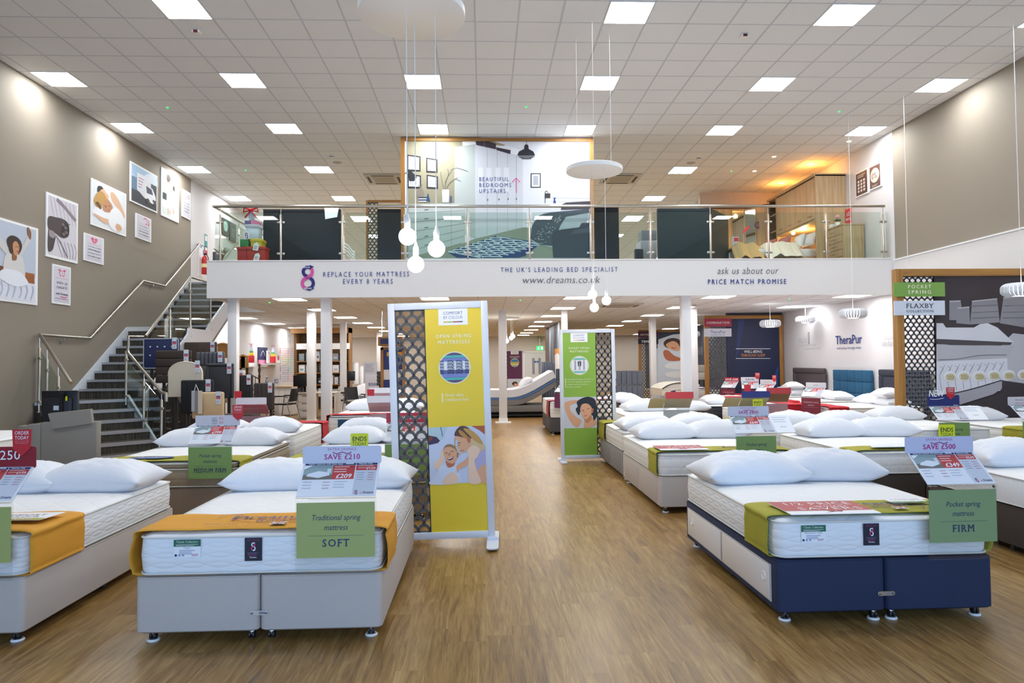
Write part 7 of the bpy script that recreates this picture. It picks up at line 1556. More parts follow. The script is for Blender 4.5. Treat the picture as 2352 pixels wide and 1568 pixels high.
pillow(1.25, 20.1, .90, 'striped pillow leaning on the adjustable bed', .1, v=0, mat=None).rotation_euler = (-.62, 0, PI / 2)
# raised single mattresses seen edge-on
for lb, px0, px1, py0, py1, Y in (('cream mattress with navy piping raised on a lifting base beside the square column', 1521, 1590, 878, 902, 18.2), ('cream mattress tilted on a slatted base right of the green sign', 1414, 1440, 852, 872, 20.5)):
    t = thing('tilted_mattress', lb, 'mattress', (0, 0, 0)); a, b = ony(px0, py1, Y), ony(px1, py0, Y); mb = MB(); rings = []
    for f in range(7): u = f / 6; x = a.x + (b.x - a.x) * u; z = a.z + (b.z - a.z) * (u * (1.6 - .6 * u) if px0 < 1500 else 1 - (1 - u) ** 4 * .6); rings.append([(x, Y, z - .18), (x, Y + 1.3, z - .18), (x, Y + 1.3, z), (x, Y, z)])
    mb.loft(rings, quilt('dcd7cc', 'rows')); mb.build('mattress_body', t); mb = MB(); mb.tube([(r_[3][0], r_[3][1] - .004, r_[3][2]) for r_ in rings], .014, DKPIPE, 6); mb.build('piping', t)
    mb = MB(); mb.box(a.x + .05, b.x - .1, Y + .1, Y + 1.2, .0, a.z - .2, M('3a3532', .8)); mb.build('base', t)
o = ony(1224, 870, YB - .03); Yd = YB - .04
d = MB(); a = ony(1203, 940, Yd); b = ony(1262, 806, Yd); zt = 2.05
d.box(a.x, a.x + .06, Yd - .02, YB, 0, zt + .06, WHITE); d.box(b.x - .06, b.x, Yd - .02, YB, 0, zt + .06, WHITE); d.box(a.x, b.x, Yd - .02, YB, zt, zt + .06, WHITE); dr = d.build('door_1', kind='structure')
mid = (a.x + b.x) / 2
for x0, x1, s in ((a.x + .06, mid - .004, 1), (mid + .004, b.x - .06, -1)):
    l = MB(); l.box(x0, x1, Yd, Yd + .03, .01, zt, M('d9dadd', .5)); lo = l.build('door_leaf', dr)
    xx = (x1 - .22) if s > 0 else x0 + .1; g = MB(); g.box(xx, xx + .13, Yd - .004, Yd, .9, 1.75, M('8d9096', .3)); g.build('vision_panel', lo)
    q = MB(); q.lathe([(.055, 0), (.055, .004)], M('2d62b8', .5), 16, Matrix.Translation(((x1 - .06) if s > 0 else x0 + .06, Yd, 1.55)) @ Matrix.Rotation(rad(90), 4, 'X')); q.build('mandatory_disc', lo)
t = thing('exit_sign', 'green illuminated running man exit sign above the back doors', 'exit sign', (0, 0, 0)); a, b = ony(1232, 804, 35.6), ony(1248, 794.5, 35.6)
mb = MB(); mb.box(a.x, b.x, 35.6, 35.66, a.z, b.z, emit('17b04a', 1.6)); c = Card(mb, (a.x, 35.599, a.z), (1, 0, 0), (0, 0, 1), .002); w_, h_ = b.x - a.x, b.z - a.z; EW = emit('eafff0', 2.0); c.rect(w_ * .68, h_ * .15, w_ * .9, h_ * .85, EW, 1); c.circ(w_ * .3, h_ * .75, h_ * .09, EW, 1, 12); c.stroke([(w_ * .3, h_ * .6), (w_ * .28, h_ * .4), (w_ * .2, h_ * .18)], h_ * .1, EW, 1); c.stroke([(w_ * .28, h_ * .4), (w_ * .4, h_ * .2)], h_ * .1, EW, 1); c.stroke([(w_ * .18, h_ * .5), (w_ * .3, h_ * .58), (w_ * .42, h_ * .48)], h_ * .08, EW, 1); mb.build('sign_face', t)
mb = MB(); mb.tube([((a.x + b.x) / 2, 35.63, b.z), ((a.x + b.x) / 2, 35.63, ZL)], .01, WHITE, 6); mb.build('hanger', t)
t = thing('fire_bell', 'small round grey sounder high on the back wall', 'sounder', (ony(1239, 780, YB).x, YB - .001, ony(1239, 780, YB).z)); mb = MB(); mb.lathe([(.14, 0), (.14, .06), (.1, .1), (.0, .11)], M('b9b7b4', .5), 20, Matrix.Rotation(rad(90), 4, 'X'), cap=False); mb.build('dome', t)
# ================================================================= upstairs
def pbox(mb, px0, px1, py0, py1, Y, dep, mat, bev=0.0, z0=None):
    a, b = ony(px0, py1, Y), ony(px1, py0, Y); mb.box(a.x, b.x, Y, Y + dep, a.z if z0 is None else z0, b.z, mat, bev); return a, b
SCR = M('22272f', .75, kind='fabric')
for lb, p0, p1, y0, Y, cc in (('wide black fabric display screen left of the mural, behind the balustrade', 604, 782, 480, 15.6, '20252d'), ('narrow black display screen touching the right edge of the mural', 1366, 1421, 472, 16.0, '14171c'), ('dark green display screen upstairs, above the white square column', 1512, 1632, 478, 15.8, '27343a')):
    t = thing('display_screen', lb, 'screen', (0, 0, 0)); mb = MB(); pbox(mb, p0, p1, y0, 592, Y, .09, M(cc, .8, kind='fabric'), .012, ZM); mb.build('padded_panel', t)
    mb = MB(); a, b = ony(p0, 592, Y), ony(p1, y0, Y); mb.tube([(a.x + .03, Y - .004, b.z - .06), (b.x - .03, Y - .004, b.z - .06)], .008, M(cc, .8), 6); mb.build('seam', t)
    if p0 > 1500:
        mb = MB(); c2 = ony(1672, 480, Y + .9); v = [(b.x, Y, ZM), (c2.x, Y + .9, ZM), (c2.x, Y + .9, b.z), (b.x, Y, b.z)]; mb.add(v + [(x, y + .05, z) for x, y, z in v], [(0, 1, 2, 3), (7, 6, 5, 4), (0, 4, 5, 1), (1, 5, 6, 2), (2, 6, 7, 3), (3, 7, 4, 0)], M(cc, .8, kind='fabric')); mb.build('side_panel', t)
t = thing('display_partition', 'oak framed mesh and black partition upstairs, just left of the mural', 'partition', (0, 0, 0)); Y = 17.0
mb = MB(); pbox(mb, 841, 845, 460, 592, Y, .1, OAK, 0, ZM); pbox(mb, 845, 935, 459, 463, Y, .1, OAKX); mb.build('frame', t)
a, b = ony(845, 592, Y), ony(867, 464, Y); mb = MB(); scallop(mb, a.x, b.x, ZM, b.z, Y + .05, .05, MESHG); mb.build('perforated_panel', t); mb = MB(); pbox(mb, 867, 935, 480, 592, Y, .08, M('1d2027', .7), 0, ZM); mb.build('panel', t)
mb = MB(); q = [ony(745, 477, 15.2), ony(778, 476, 15.2), ony(774, 498, 15.0), ony(747, 503, 15.0)]; mb.add([tuple(p) for p in q] + [(p.x, p.y + .02, p.z) for p in q], [(3, 2, 1, 0), (4, 5, 6, 7), (0, 1, 5, 4), (1, 2, 6, 5), (2, 3, 7, 6), (3, 0, 4, 7)], WPR); mb.tube([(q[0].x + .02, 15.2, q[0].z), (q[0].x + .02, 15.55, q[0].z + .05)], .01, WHITE, 6); mb.build('price_card', label='tilted white card at the top corner of the wide black screen', cat='card')
# stacked gift boxes behind the left end of the balustrade
t = thing('gift_box_display', 'tall stack of wrapped gift boxes with red bow behind the balustrade', 'gift boxes', (0, 0, 0)); Y = 14.75
def gbox(p0, p1, y0, y1, cc, lid=True, dep=.3, dy=0.0):
    mb = MB(); a, b = ony(p0, y1, Y + dy), ony(p1, y0, Y + dy); z0 = max(a.z, ZM + .012); mb.box(a.x, b.x, Y + dy, Y + dy + dep, z0, b.z, M(cc, .5), .006)
    if lid: mb.box(a.x - .015, b.x + .015, Y + dy - .015, Y + dy + dep + .015, b.z - .06, b.z, M(cc, .4), .006)
    mb.build('gift_box', t)
gbox(545, 566, 567, 600, 'b82a2c'); gbox(567, 608, 566, 600, 'c2312d'); gbox(551, 570, 549, 566, '2f8a4a', False); gbox(576, 600, 548, 566, 'dcc22e'); gbox(564, 592, 515, 548, 'ccd5e4'); gbox(562, 575, 506, 515, '4b4a8c', False); gbox(576, 589, 506, 515, 'd96aa0', False); gbox(571, 581, 481, 505, 'c9d6ea', False, .12)
mb = MB(); o = ony(576, 482, Y - .02)
for s in (-1, 1): mb.tube([(o.x, o.y, o.z), (o.x + s * .14, o.y, o.z + .05), (o.x + s * .15, o.y, o.z - .04), (o.x, o.y, o.z - .01), (o.x + s * .12, o.y, o.z - .16)], .022, RED, 6)
mb.build('bow', t)
for px, py, rot in ((566, 540, .1), (588, 566, -.2), (590, 590, -.3)):
    g = MB(); o = ony(px, py, Y - .04); k = Y / F_PX; c = Card(g, o, (math.cos(rot), 0, math.sin(rot)), (-math.sin(rot), 0, math.cos(rot)), .002); P = [(-6 * k, -9 * k), (6 * k, -9 * k), (6 * k, 5 * k), (0, 10 * k), (-6 * k, 5 * k)]
    f0 = [c.P(u, v, 0) for u, v in P]; g.add(f0 + [p + Vector((0, .006, 0)) for p in f0], [(0, 1, 2, 3, 4), (9, 8, 7, 6, 5)] + [(i, 5 + i, 5 + (i + 1) % 5, (i + 1) % 5) for i in range(5)], WPR)
    if px == 566: eight(c, 0, -1 * k, 13 * k, NAVY, PINK, 1)
    else: c.lines(-4 * k, 4 * k, 0, 3, 3 * k, 1 * k, NAVY, 1)
    g.build('gift_tag', t)
# frames on the left rear wall upstairs, extinguisher and notices
def wallframe(label, q, X, n, dark, art):
    c = [onx(a, b, X) for a, b in q]; y0, y1 = min(p.y for p in c), max(p.y for p in c); z1 = (c[0].z + c[1].z) / 2; z0 = (c[2].z + c[3].z) / 2
    t = thing('framed_print', label, 'framed print', (0, 0, 0)); mb = MB(); mb.box(X - n * .03, X, y0, y1, z0, z1, dark); mb.build('frame', t)
    p = MB(); K = Card(p, (X, y0 if n > 0 else y1, z0), (0, n, 0), (0, 0, 1), .002); art(K, y1 - y0, z1 - z0); p.build('print', t)
def a_zero(K, W, H): K.rect(.06 * W, .05 * H, .94 * W, .95 * H, M('6b4f4c', .5), 1); K.circ(W / 2, H * .55, W * .38, M('e3d9d2', .5), 2, 28, H * .30); K.text('0%', W * .46, H * .42, H * .24, M('6b4f4c', .5), 3, 'C', 'r'); K.lines(W * .25, W * .75, H * .14, 2, H * .05, H * .018, M('d8ccc6', .5), 2)
def a_tab(K, W, H):
    K.rect(.06 * W, .05 * H, .94 * W, .95 * H, M('5e4542', .5), 1); K.lines(W * .2, W * .8, H * .82, 2, H * .07, H * .025, M('e8ded8', .5), 2)
    for i in range(3):
        for j in range(4): K.rect(W * (.2 + i * .22), H * (.16 + j * .13), W * (.34 + i * .22), H * (.25 + j * .13), M('e8ded8', .5), 2)
wallframe('brown framed price table print high on the right wall upstairs', [(1964, 396), (1993, 388), (1994, 444), (1966, 453)], XR - .03, -1, WPR, a_tab); wallframe('brown framed 0% print high on the right wall, nearest the taupe wall', [(1996, 381), (2022, 374), (2024, 428), (1997, 437)], XR - .03, -1, WPR, a_zero)
def b_zero(K, W, H): K.rect(0, 0, W, H, M('20242a', .5), 1); K.circ(W / 2, H * .55, W * .34, M('b9d6cf', .5), 2, 28, H * .32); K.text('0%', W * .46, H * .46, H * .2, M('20242a', .5), 3, 'C', 'l')
def b_tab(K, W, H):
    K.rect(0, 0, W, H, M('22262c', .5), 1)
    for i in range(3):
        for j in range(4): K.rect(W * (.25 + i * .19), H * (.25 + j * .12), W * (.37 + i * .19), H * (.33 + j * .12), M('9fb3b2', .5), 2)
wallframe('black framed 0% print behind the left end of the balustrade', [(511, 501), (525, 505), (525, 541), (511, 539)], XL + .04, 1, BLACK, b_zero); wallframe('black framed table print behind the left end of the balustrade', [(528, 510), (542, 515), (542, 557), (528, 552)], XL + .04, 1, BLACK, b_tab)
o = onx(470, 600, XL + .12); t = thing('fire_extinguisher', 'red fire extinguisher on the white wall above the stairs', 'fire extinguisher', (o.x, o.y, ZM + .30)); mb = MB(); mb.lathe([(.07, 0), (.075, .02), (.075, .40), (.05, .47), (.02, .49), (.02, .52)], M('b5161c', .3), 16); mb.build('cylinder', t); mb = MB(); mb.box(-.02, .06, -.015, .015, .52, .56, BLACK); mb.tube([(.05, 0, .53), (.10, 0, .42), (.085, 0, .15)], .01, BLACK, 6); mb.build('valve_hose', t); mb = MB(); mb.lathe([(.076, .18), (.076, .28)], M('e8d9a0', .5), 16); mb.build('label_band', t)
mb = MB(); mb.box(XL + .004, XL + .02, o.y - .12, o.y + .14, ZM + .25, ZM + 1.0, WPR); mb.build('backboard', label='white board behind the fire extinguisher', cat='board')
for i, (px, py, cc, lb) in enumerate(((474, 555, '2f9a9a', 'teal and red safety notice on the white wall above the stairs'), (466, 574, '2d5fb0', 'small blue safety notice above the extinguisher, left'), (474, 576, 'c23048', 'small red safety notice above the extinguisher, right'))):
    q = onx(px, py, XL + .02); mb = MB(); h_ = .20 if i == 0 else .12; mb.box(XL + .004, XL + .012, q.y - .09, q.y + .09, q.z - h_, q.z + h_, M(cc, .5)); c = Card(mb, (XL + .0125, q.y - .09, q.z - h_), (0, 1, 0), (0, 0, 1), .001); c.rect(.02, h_ * 1.1, .16, h_ * 1.8, M('e8e8ea', .5), 1); mb.build('safety_notice', label=lb, cat='notice')
t = thing('potted_plant', 'small potted plant on the mezzanine beside the first balustrade post', 'plant', (ony(510, 590, 15.1).x, 15.1, ZM)); mb = MB(); mb.lathe([(.07, 0), (.09, .14), (.08, .14), (.0, .13)], M('3b3432', .6), 14, cap=False); mb.build('pot', t); mb = MB(); rn = random.Random(3)
for i in range(16):
    an = rn.random() * 6.28; h_ = .15 + rn.random() * .18; r_ = .06 + rn.random() * .1; mb.tube([(0, 0, .12), (r_ * .5 * math.cos(an), r_ * .5 * math.sin(an), .12 + h_ * .7), (r_ * 1.3 * math.cos(an), r_ * 1.3 * math.sin(an), .12 + h_)], [.004, .012, .003], M('3c5a34', .6), 5)
mb.build('foliage', t)
mb = MB(); a, b = ony(488, 590, 14.9), ony(500, 578, 14.9); mb.box(a.x, b.x, 14.9, 15.1, ZM + .01, b.z, M('3c4658', .5), .01); mb.build('small_cabinet', label='small dark blue box on the mezzanine edge by the first post', cat='box')
# bunk bed end and pale bed behind the glass
t = thing('bunk_bed_end', 'white slatted bunk bed end seen through the glass right of the wide screen', 'bunk bed', (0, 0, 0)); Y = 18.0
for i in range(4): mb = MB(); a = ony(786, 556 + i * 8, Y); b = ony(812, 580 + i * 7, Y); mb.tube([tuple(a), tuple((a + b) / 2 + Vector((0, 0, .05))), tuple(b)], .02, WHITE, 6); mb.build('slat', t)
mb = MB(); a = ony(787, 550, Y); mb.box(a.x - .04, a.x + .03, Y, Y + .06, ZM, a.z + .1, WHITE); a = ony(812, 575, Y); mb.box(a.x - .03, a.x + .03, Y, Y + .06, ZM, a.z, WHITE); mb.build('post', t)
t = thing('storage_ottoman', 'pale fabric box with open grey lid beside the dark green screen', 'ottoman', (0, 0, 0)); mb = MB(); pbox(mb, 1472, 1508, 552, 592, 17.0, .5, M('b9bcc4', .8, kind='fabric'), .015, ZM); mb.build('body', t); mb = MB(); pbox(mb, 1474, 1508, 528, 552, 17.1, .4, M('8d9098', .8, kind='fabric'), .015); mb.build('lid', t)
t = thing('tub_chair', 'dark tub chair beside the pale ottoman upstairs', 'chair', (0, 0, 0)); mb = MB(); a, b = pbox(mb, 1459, 1478, 571, 592, 16.6, .14, M('3a3c42', .8, kind='fabric'), .03, ZM); mb.build('backrest', t); mb = MB(); mb.box(a.x, b.x, 16.74, 17.0, ZM, ZM + .2, M('3a3c42', .8), .02); mb.build('seat', t)
# fitted bedroom set on the right
WOAK = wood('c4a880', 'a38763', 'Z', .7); WDK = M('5d4733', .6); YW = 19.42
mb = MB(); x0 = ony(1608, 470, YW).x; mb.box(x0, XR, YW, YW + .15, ZM, ZC, M('c9b7a4', .75, kind='wall')); struct(mb, 'wall_bedroom_set')
t = thing('fitted_wardrobe', 'fitted oak effect wardrobe bridging a bed along the right wall upstairs', 'wardrobe', (0, 0, 0)); xf = 7.86; zt = 5.90; ya, yb, ym = 16.0, 18.75, 18.2
mb = MB(); mb.box(xf, XR - .01, ya, ya + .04, ZM, zt, WOAK); mb.box(xf - .02, XR - .01, ya, yb, zt - .03, zt + .03, WOAK); mb.box(xf, XR - .01, ym, ym + .04, ZM, zt, WOAK); mb.box(xf + .05, XR - .01, yb - .04, yb, ZM, zt, WDK); mb.box(xf + .02, XR - .01, ya + .04, ym, 4.82, 4.86, WOAK); mb.box(XR - .06, XR - .03, ya + .04, yb, ZM, zt, WDK)
for z in (4.1, 4.55, 5.0, 5.45): mb.box(xf + .04, XR - .06, ym + .04, yb - .04, z, z + .03, WOAK)
mb.build('carcass', t)
for k in range(4): d = MB(); y0 = ya + .05 + k * .535; d.box(xf, xf + .02, y0, y0 + .525, 4.87, zt - .06, WOAK); o = d.build('door', t); h = MB(); h.tube([(xf - .02, y0 + .16, 4.96), (xf - .02, y0 + .34, 4.96)], .008, CHROME, 6); h.build('handle', o)
t = thing('mirror_wardrobe', 'oak wardrobe run with two mirrored doors in the bedroom set corner', 'wardrobe', (0, 0, 0)); MIR = M('cfd4d2', .03, 1.0, 'metal')
run = [(6.25, 19.15), (6.60, 19.15), (6.98, 19.15), (7.36, 19.15), (7.62, 18.95), (7.86, 18.76)]
mb = MB()
P = run + [(8.3, 18.80), (8.3, 19.40), (6.25, 19.40)]
mb.prism([(a, b + .012) for a, b in P], ZM, zt - .12, WOAK); mb.prism(P, zt - .12, zt - .06, WDK); mb.build('carcass', t)
for k in range(5):
    a, b = Vector((run[k][0], run[k][1], 0)), Vector((run[k + 1][0], run[k + 1][1], 0)); L = (b - a).length; ang = math.atan2(b.y - a.y, b.x - a.x); mx = Matrix.Translation(a) @ Matrix.Rotation(ang, 4, 'Z')
    d = MB(); d.box(.006, L - .006, -.012, .010, ZM + .05, zt - .14, WOAK, mx=mx); o = d.build('door', t)
    if k in (2, 3): m = MB(); m.box(.03, L - .03, -.016, -.012, ZM + .08, zt - .18, MIR, mx=mx); m.build('mirror', o)
t = thing('upstairs_bed', 'bed under the bridging wardrobe upstairs, with rumpled cream duvet', 'bed', (0, 0, 0)); mb = MB(); mb.box(6.0, 8.3, 16.25, 17.9, ZM, ZM + .36, WOAK, .01); mb.build('bed_frame', t); mb = MB(); mb.box(6.05, 8.3, 16.3, 17.85, ZM + .36, ZM + .56, COT, .05); mb.build('mattress', t)
def heap(name, label, cat, x0, x1, y0, y1, z0, h, mat, sd, nx=60, ny=40):
    mb = MB(); V = []; F = []
    for j in range(ny + 1):
        for i in range(nx + 1):
            u, v = i / nx, j / ny; ed = min(1, 5 * min(u, 1 - u)) * min(1, 5 * min(v, 1 - v)); dz = -.38 * max(0, 1 - v * 6) ** .7
            V.append((x0 + (x1 - x0) * u, y0 + (y1 - y0) * v, z0 + dz + (ed ** .5 if v > .3 else min(1, 5 * min(u, 1 - u)) ** .5) * h * (1 + .45 * noise.noise(Vector((u * 5, v * 4, sd))) + .14 * noise.noise(Vector((u * 11, v * 9, sd + 5))))))
    for j in range(ny):
        for i in range(nx): F.append((j * (nx + 1) + i, j * (nx + 1) + i + 1, (j + 1) * (nx + 1) + i + 1, (j + 1) * (nx + 1) + i))
    mb.add(V, F, mat, True); return mb.build(name, label=label, cat=cat)
heap('duvet', 'rumpled cream duvet hanging over the bed upstairs', 'duvet', 6.72, 7.62, 16.0, 17.95, ZM + .575, .15, M('e9e4d8', .8, kind='cotton'), 4); heap('throw', 'gold fringed throw at the foot of the bed upstairs', 'throw', 5.97, 6.70, 16.08, 17.9, ZM + .575, .13, M('c9ad7c', .85, kind='fabric'), 9)
CUSH = M('a86a68', .8, kind='fabric')
for i, (x, y, lb, m, rz) in enumerate(((8.0, 16.55, 'white pillow propped on the bed upstairs, nearest', None, .1), (7.85, 16.8, 'white pillow propped on the bed upstairs, middle', None, -.05), (7.6, 17.1, 'dusky pink cushion propped on the bed upstairs, larger', CUSH, .1), (7.4, 17.5, 'dusky pink cushion at the far side of the bed upstairs', CUSH, .2))):
    p_ = pillow(x, y, ZM + .80, lb, 0, v=i, sc=.74); p_.rotation_euler = (rad(72), 0, -PI / 2 + rz)
    if m: p_.data = p_.data.copy(); p_.data.materials[0] = m; p_.name = 'cushion'; p_['category'] = 'cushion'; p_['group'] = 'pink cushions upstairs'
t = thing('chest_of_drawers', 'narrow oak effect chest of drawers upstairs near the last balustrade post', 'chest of drawers', (0, 0, 0)); Y = 15.2; a = ony(1936, 592, Y + .7); b = ony(2006, 516, Y); x1 = min(b.x, XR - .05); x0 = x1 - .48; zt = b.z
mb = MB(); mb.box(x0, x1, Y, Y + .8, ZM, zt, WOAK); mb.box(x0 - .015, x1 + .01, Y - .01, Y + .81, zt, zt + .03, WOAK); mb.build('carcass', t)
for k in range(5): d = MB(); z0 = ZM + .05 + k * (zt - ZM - .07) / 5; d.box(x0 - .015, x0, Y + .02, Y + .78, z0, z0 + (zt - ZM - .1) / 5 - .01, WOAK); o = d.build('drawer', t); h = MB(); h.tube([(x0 - .03, Y + .3, z0 + .08), (x0 - .03, Y + .5, z0 + .08)], .008, CHROME, 6); h.build('handle', o)
mb = MB(); mb.box(x0 + .22, x0 + .235, Y + .05, Y + .3, zt + .035, zt + .40, M('c8262e', .5)); c = Card(mb, (x0 + .219, Y + .3, zt + .035), (0, -1, 0), (0, 0, 1), .001); c.text('1/2', .13, .2, .08, WPR, 1, 'C', 'b'); c.text('PRICE', .13, .1, .05, WPR, 1, 'C', 'b', fit=.2); mb.build('price_card', label='red upright price card on the chest of drawers upstairs', cat='card')
t = thing('flower_pot', 'small white pot with pink rose on the chest of drawers', 'flower pot', (x0 + .12, Y + .45, zt + .032)); mb = MB(); mb.lathe([(.045, 0), (.06, .11), (.05, .11), (.0, .1)], WPR, 14, cap=False); mb.build('pot', t); mb = MB(); mb.ball((0, .0, .24), .055, M('d9a3a8', .7), 10); mb.build('bloom', t); mb = MB()
for q in range(5): mb.ball((.05 * math.cos(q * 1.3), .05 * math.sin(q * 1.3), .16), .035, M('41603c', .7), 8, 1, 1, .5)
mb.build('leaves', t)
mb = MB(); mb.box(x0 + .05, x0 + .20, Y + .62, Y + .72, zt + .032, zt + .14, WPR, .01); mb.build('small_box', label='small white box on the chest of drawers upstairs', cat='box')
t = thing('price_display', 'price display with red tag on the foot board of the upstairs bed', 'price display', (0, 0, 0)); Y = 17.0; a, b = ony(1682, 574, Y), ony(1697, 543, Y); mb = MB(); mb.box(a.x, b.x, Y, Y + .03, a.z, b.z, M('aeb4c4', .5)); mb.box(a.x + .05, b.x - .01, Y - .004, Y, b.z - .12, b.z - .03, RED); mb.build('price_card', t); mb = MB(); mb.box(a.x + .02, a.x + .05, Y + .03, Y + .04, ZM, b.z, ACRYL); mb.box(a.x, b.x + .1, Y, Y + .06, ZM, ZM + .28, WOAK); mb.build('stand', t)
mb = MB(); q = [ony(1707, 528, 17.62), ony(1722, 517, 17.6), ony(1722, 524, 17.6), ony(1707, 536, 17.6)]; mb.add([tuple(p) for p in q] + [(p.x, p.y + .01, p.z) for p in q], [(3, 2, 1, 0), (4, 5, 6, 7), (0, 1, 5, 4), (1, 2, 6, 5), (2, 3, 7, 6), (3, 0, 4, 7)], RED); mb.tube([(q[0].x, 17.61, q[3].z), (q[0].x, 17.61, ZM)], .008, CHROME, 6); mb.build('price_tag', label='tilted red price tag before the oak wardrobe upstairs', cat='tag')
for px, py, Y, lb in ((1741, 517, 18.9, 'round mauve sticker on the mirrored wardrobe door upstairs'),): o = ony(px, py, Y); mb = MB(); mb.lathe([(.10, 0), (.10, .004)], M('7d5468', .5), 20, Matrix.Translation(o) @ Matrix.Rotation(rad(90), 4, 'X')); c = Card(mb, (o.x, o.y - .0045, o.z), (1, 0, 0), (0, 0, 1), .001); c.lines(-.06, .06, .03, 3, .03, .01, M('cdb7c2', .5), 1); mb.build('sticker', label=lb, cat='sticker')
WARM = emit('ffd9a0', 55.0)
def spot(px, py, lb, warm=60):
    o = onz(px, py, ZC); t = thing('recessed_downlight', lb, 'downlight', (o.x, o.y, ZC)); mb = MB(); mb.lathe([(.055, -.008), (.055, 0)], WHITE, 18); mb.build('trim_ring', t); mb = MB(); mb.lathe([(.0, -.009), (.042, -.0095)], WARM, 18, cap=False); mb.build('lamp', t)
    l = bpy.data.lights.new('downlight_beam', 'SPOT'); l.energy = warm; l.color = (1, .5, .14); l.spot_size = rad(125); l.spot_blend = .6; l.shadow_soft_size = .04; lo = bpy.data.objects.new('downlight_beam', l); COL.objects.link(lo); lo.location = (o.x, o.y, ZC - .04)
    if warm > 40:
        l = bpy.data.lights.new('downlight_spill', 'POINT'); l.energy = 7; l.color = (1, .45, .08); l.shadow_soft_size = .06; lo = bpy.data.objects.new('downlight_spill', l); COL.objects.link(lo); lo.location = (o.x, o.y, ZC - .2)
spot(1793, 420, 'warm recessed downlight nearest the bedroom set wall', 60); spot(1863, 377, 'warm recessed downlight beside the fitted wardrobe top', 45); spot(1733, 392, 'warm recessed downlight furthest left in the high ceiling', 8); spot(1778, 359, 'warm recessed downlight second from the front in the high ceiling', 8); spot(1950, 324, 'warm recessed downlight nearest the right taupe wall', 6)
t = thing('bed_wall_lamp', 'small glowing warm lamp above the bed upstairs', 'lamp', (7.92, 17.35, 4.76)); mb = MB(); mb.ball((0, 0, 0), .045, emit('ffd28a', 30), 12); mb.build('bulb', t); mb = MB(); mb.tube([(0, 0, .03), (.05, 0, .1), (.05, 0, .12)], .012, CHROME, 6); mb.build('arm', t)
l = bpy.data.lights.new('bed_lamp', 'POINT'); l.energy = 30; l.color = (1, .55, .2); l.shadow_soft_size = .05; lo = bpy.data.objects.new('bed_lamp', l); COL.objects.link(lo); lo.location = (8.1, 17.2, 4.7)
mb = MB(); a = ony(1616, 476, 20.5); mb.box(a.x - .25, a.x - .02, 20.5, 20.53, a.z - .3, a.z + .5, WPR); mb.tube([(a.x - .13, 20.52, a.z + .5), (a.x - .13, 20.52, ZC)], .004, WHITE, 5); mb.build('hanging_card', label='white card hanging beside the cream bedroom set wall', cat='card')

# ================================================================= pendants and ceiling fittings
BULB = emit('fff4e2', 26.0); PLAST = M('f0efee', .4)
def cluster(label, cx, cyy, zc, r, drops, ceil=ZC, hang=True):
    t = thing('pendant_lamp', label, 'pendant lamp', (0, 0, 0)); mb = MB(); mb.lathe([(r - .004, zc), (r, zc + .003), (r, zc + .055), (r - .006, zc + .06)], PLAST, 56, Matrix.Translation((cx, cyy, 0))); mb.build('canopy', t)
    if hang:
        mb = MB()
        for a in (20, 140, 260): mb.lathe([(.0022, zc + .06), (.0022, ceil)], PLAST, 5, Matrix.Translation((cx + r * .7 * math.cos(rad(a)), cyy + r * .7 * math.sin(rad(a)), 0)), cap=False)
        mb.build('suspension_wire', t)
    for x, y, z in drops:
        mb = MB(); mb.lathe([(.0035, z + .15), (.0035, zc)], PLAST, 6, Matrix.Translation((x, y, 0)), cap=False); mb.build('cable', t)
        mb = MB(); mb.lathe([(.0, z + .055), (.021, z + .056), (.022, z + .125), (.016, z + .135), (.006, z + .17)], PLAST, 16, Matrix.Translation((x, y, 0))); h = mb.build('lamp_holder', t)
        mb = MB(); mb.lathe([(.0, z - .0625)] + [(.0625 * math.sin(PI * k / 14), z - .0625 * math.cos(PI * k / 14)) for k in range(1, 12)] + [(.02, z + .06)], BULB, 24, Matrix.Translation((x, y, 0)), cap=False); mb.build('bulb', t, label='glowing globe bulb')
    return t
def drop(px, py, bx, by, zc): a = onz(px, py, zc); b = ony(bx, by, a.y); return (a.x, a.y, b.z)
cluster('large white disc pendant with three globe bulbs hanging in the foreground', -.515, 5.2, 4.16, .40, [drop(933, 15, 931, 543, 4.16), drop(952, 48, 952, 607, 4.16), drop(999, 30, 1000, 571, 4.16)])
c0 = ony(1365, 395, 9.8); cluster('smaller looking disc pendant with three bulbs before the mural edge', c0.x, 9.8, c0.z, .40, [(ony(1361, 676, 9.75).x, 9.75, ony(1361, 676, 9.75).z), (ony(1393, 690, 9.6).x, 9.6, ony(1393, 690, 9.6).z), (ony(1365, 706, 10.0).x, 10.0, ony(1365, 706, 10.0).z)])
c0 = ony(1170, 778, 21.0); cluster('distant pendant with three bulbs under the mezzanine, back centre', c0.x, 21.0, ZL - .07, .3, [(ony(1164, 783, 21).x, 21.0, ony(1164, 783, 21).z), (ony(1174, 776, 21.2).x, 21.2, ony(1174, 776, 21.2).z), (ony(1178, 772, 20.8).x, 20.8, ony(1178, 772, 20.8).z)], ZL, False)
RIB = M('dcdfe6', .5)
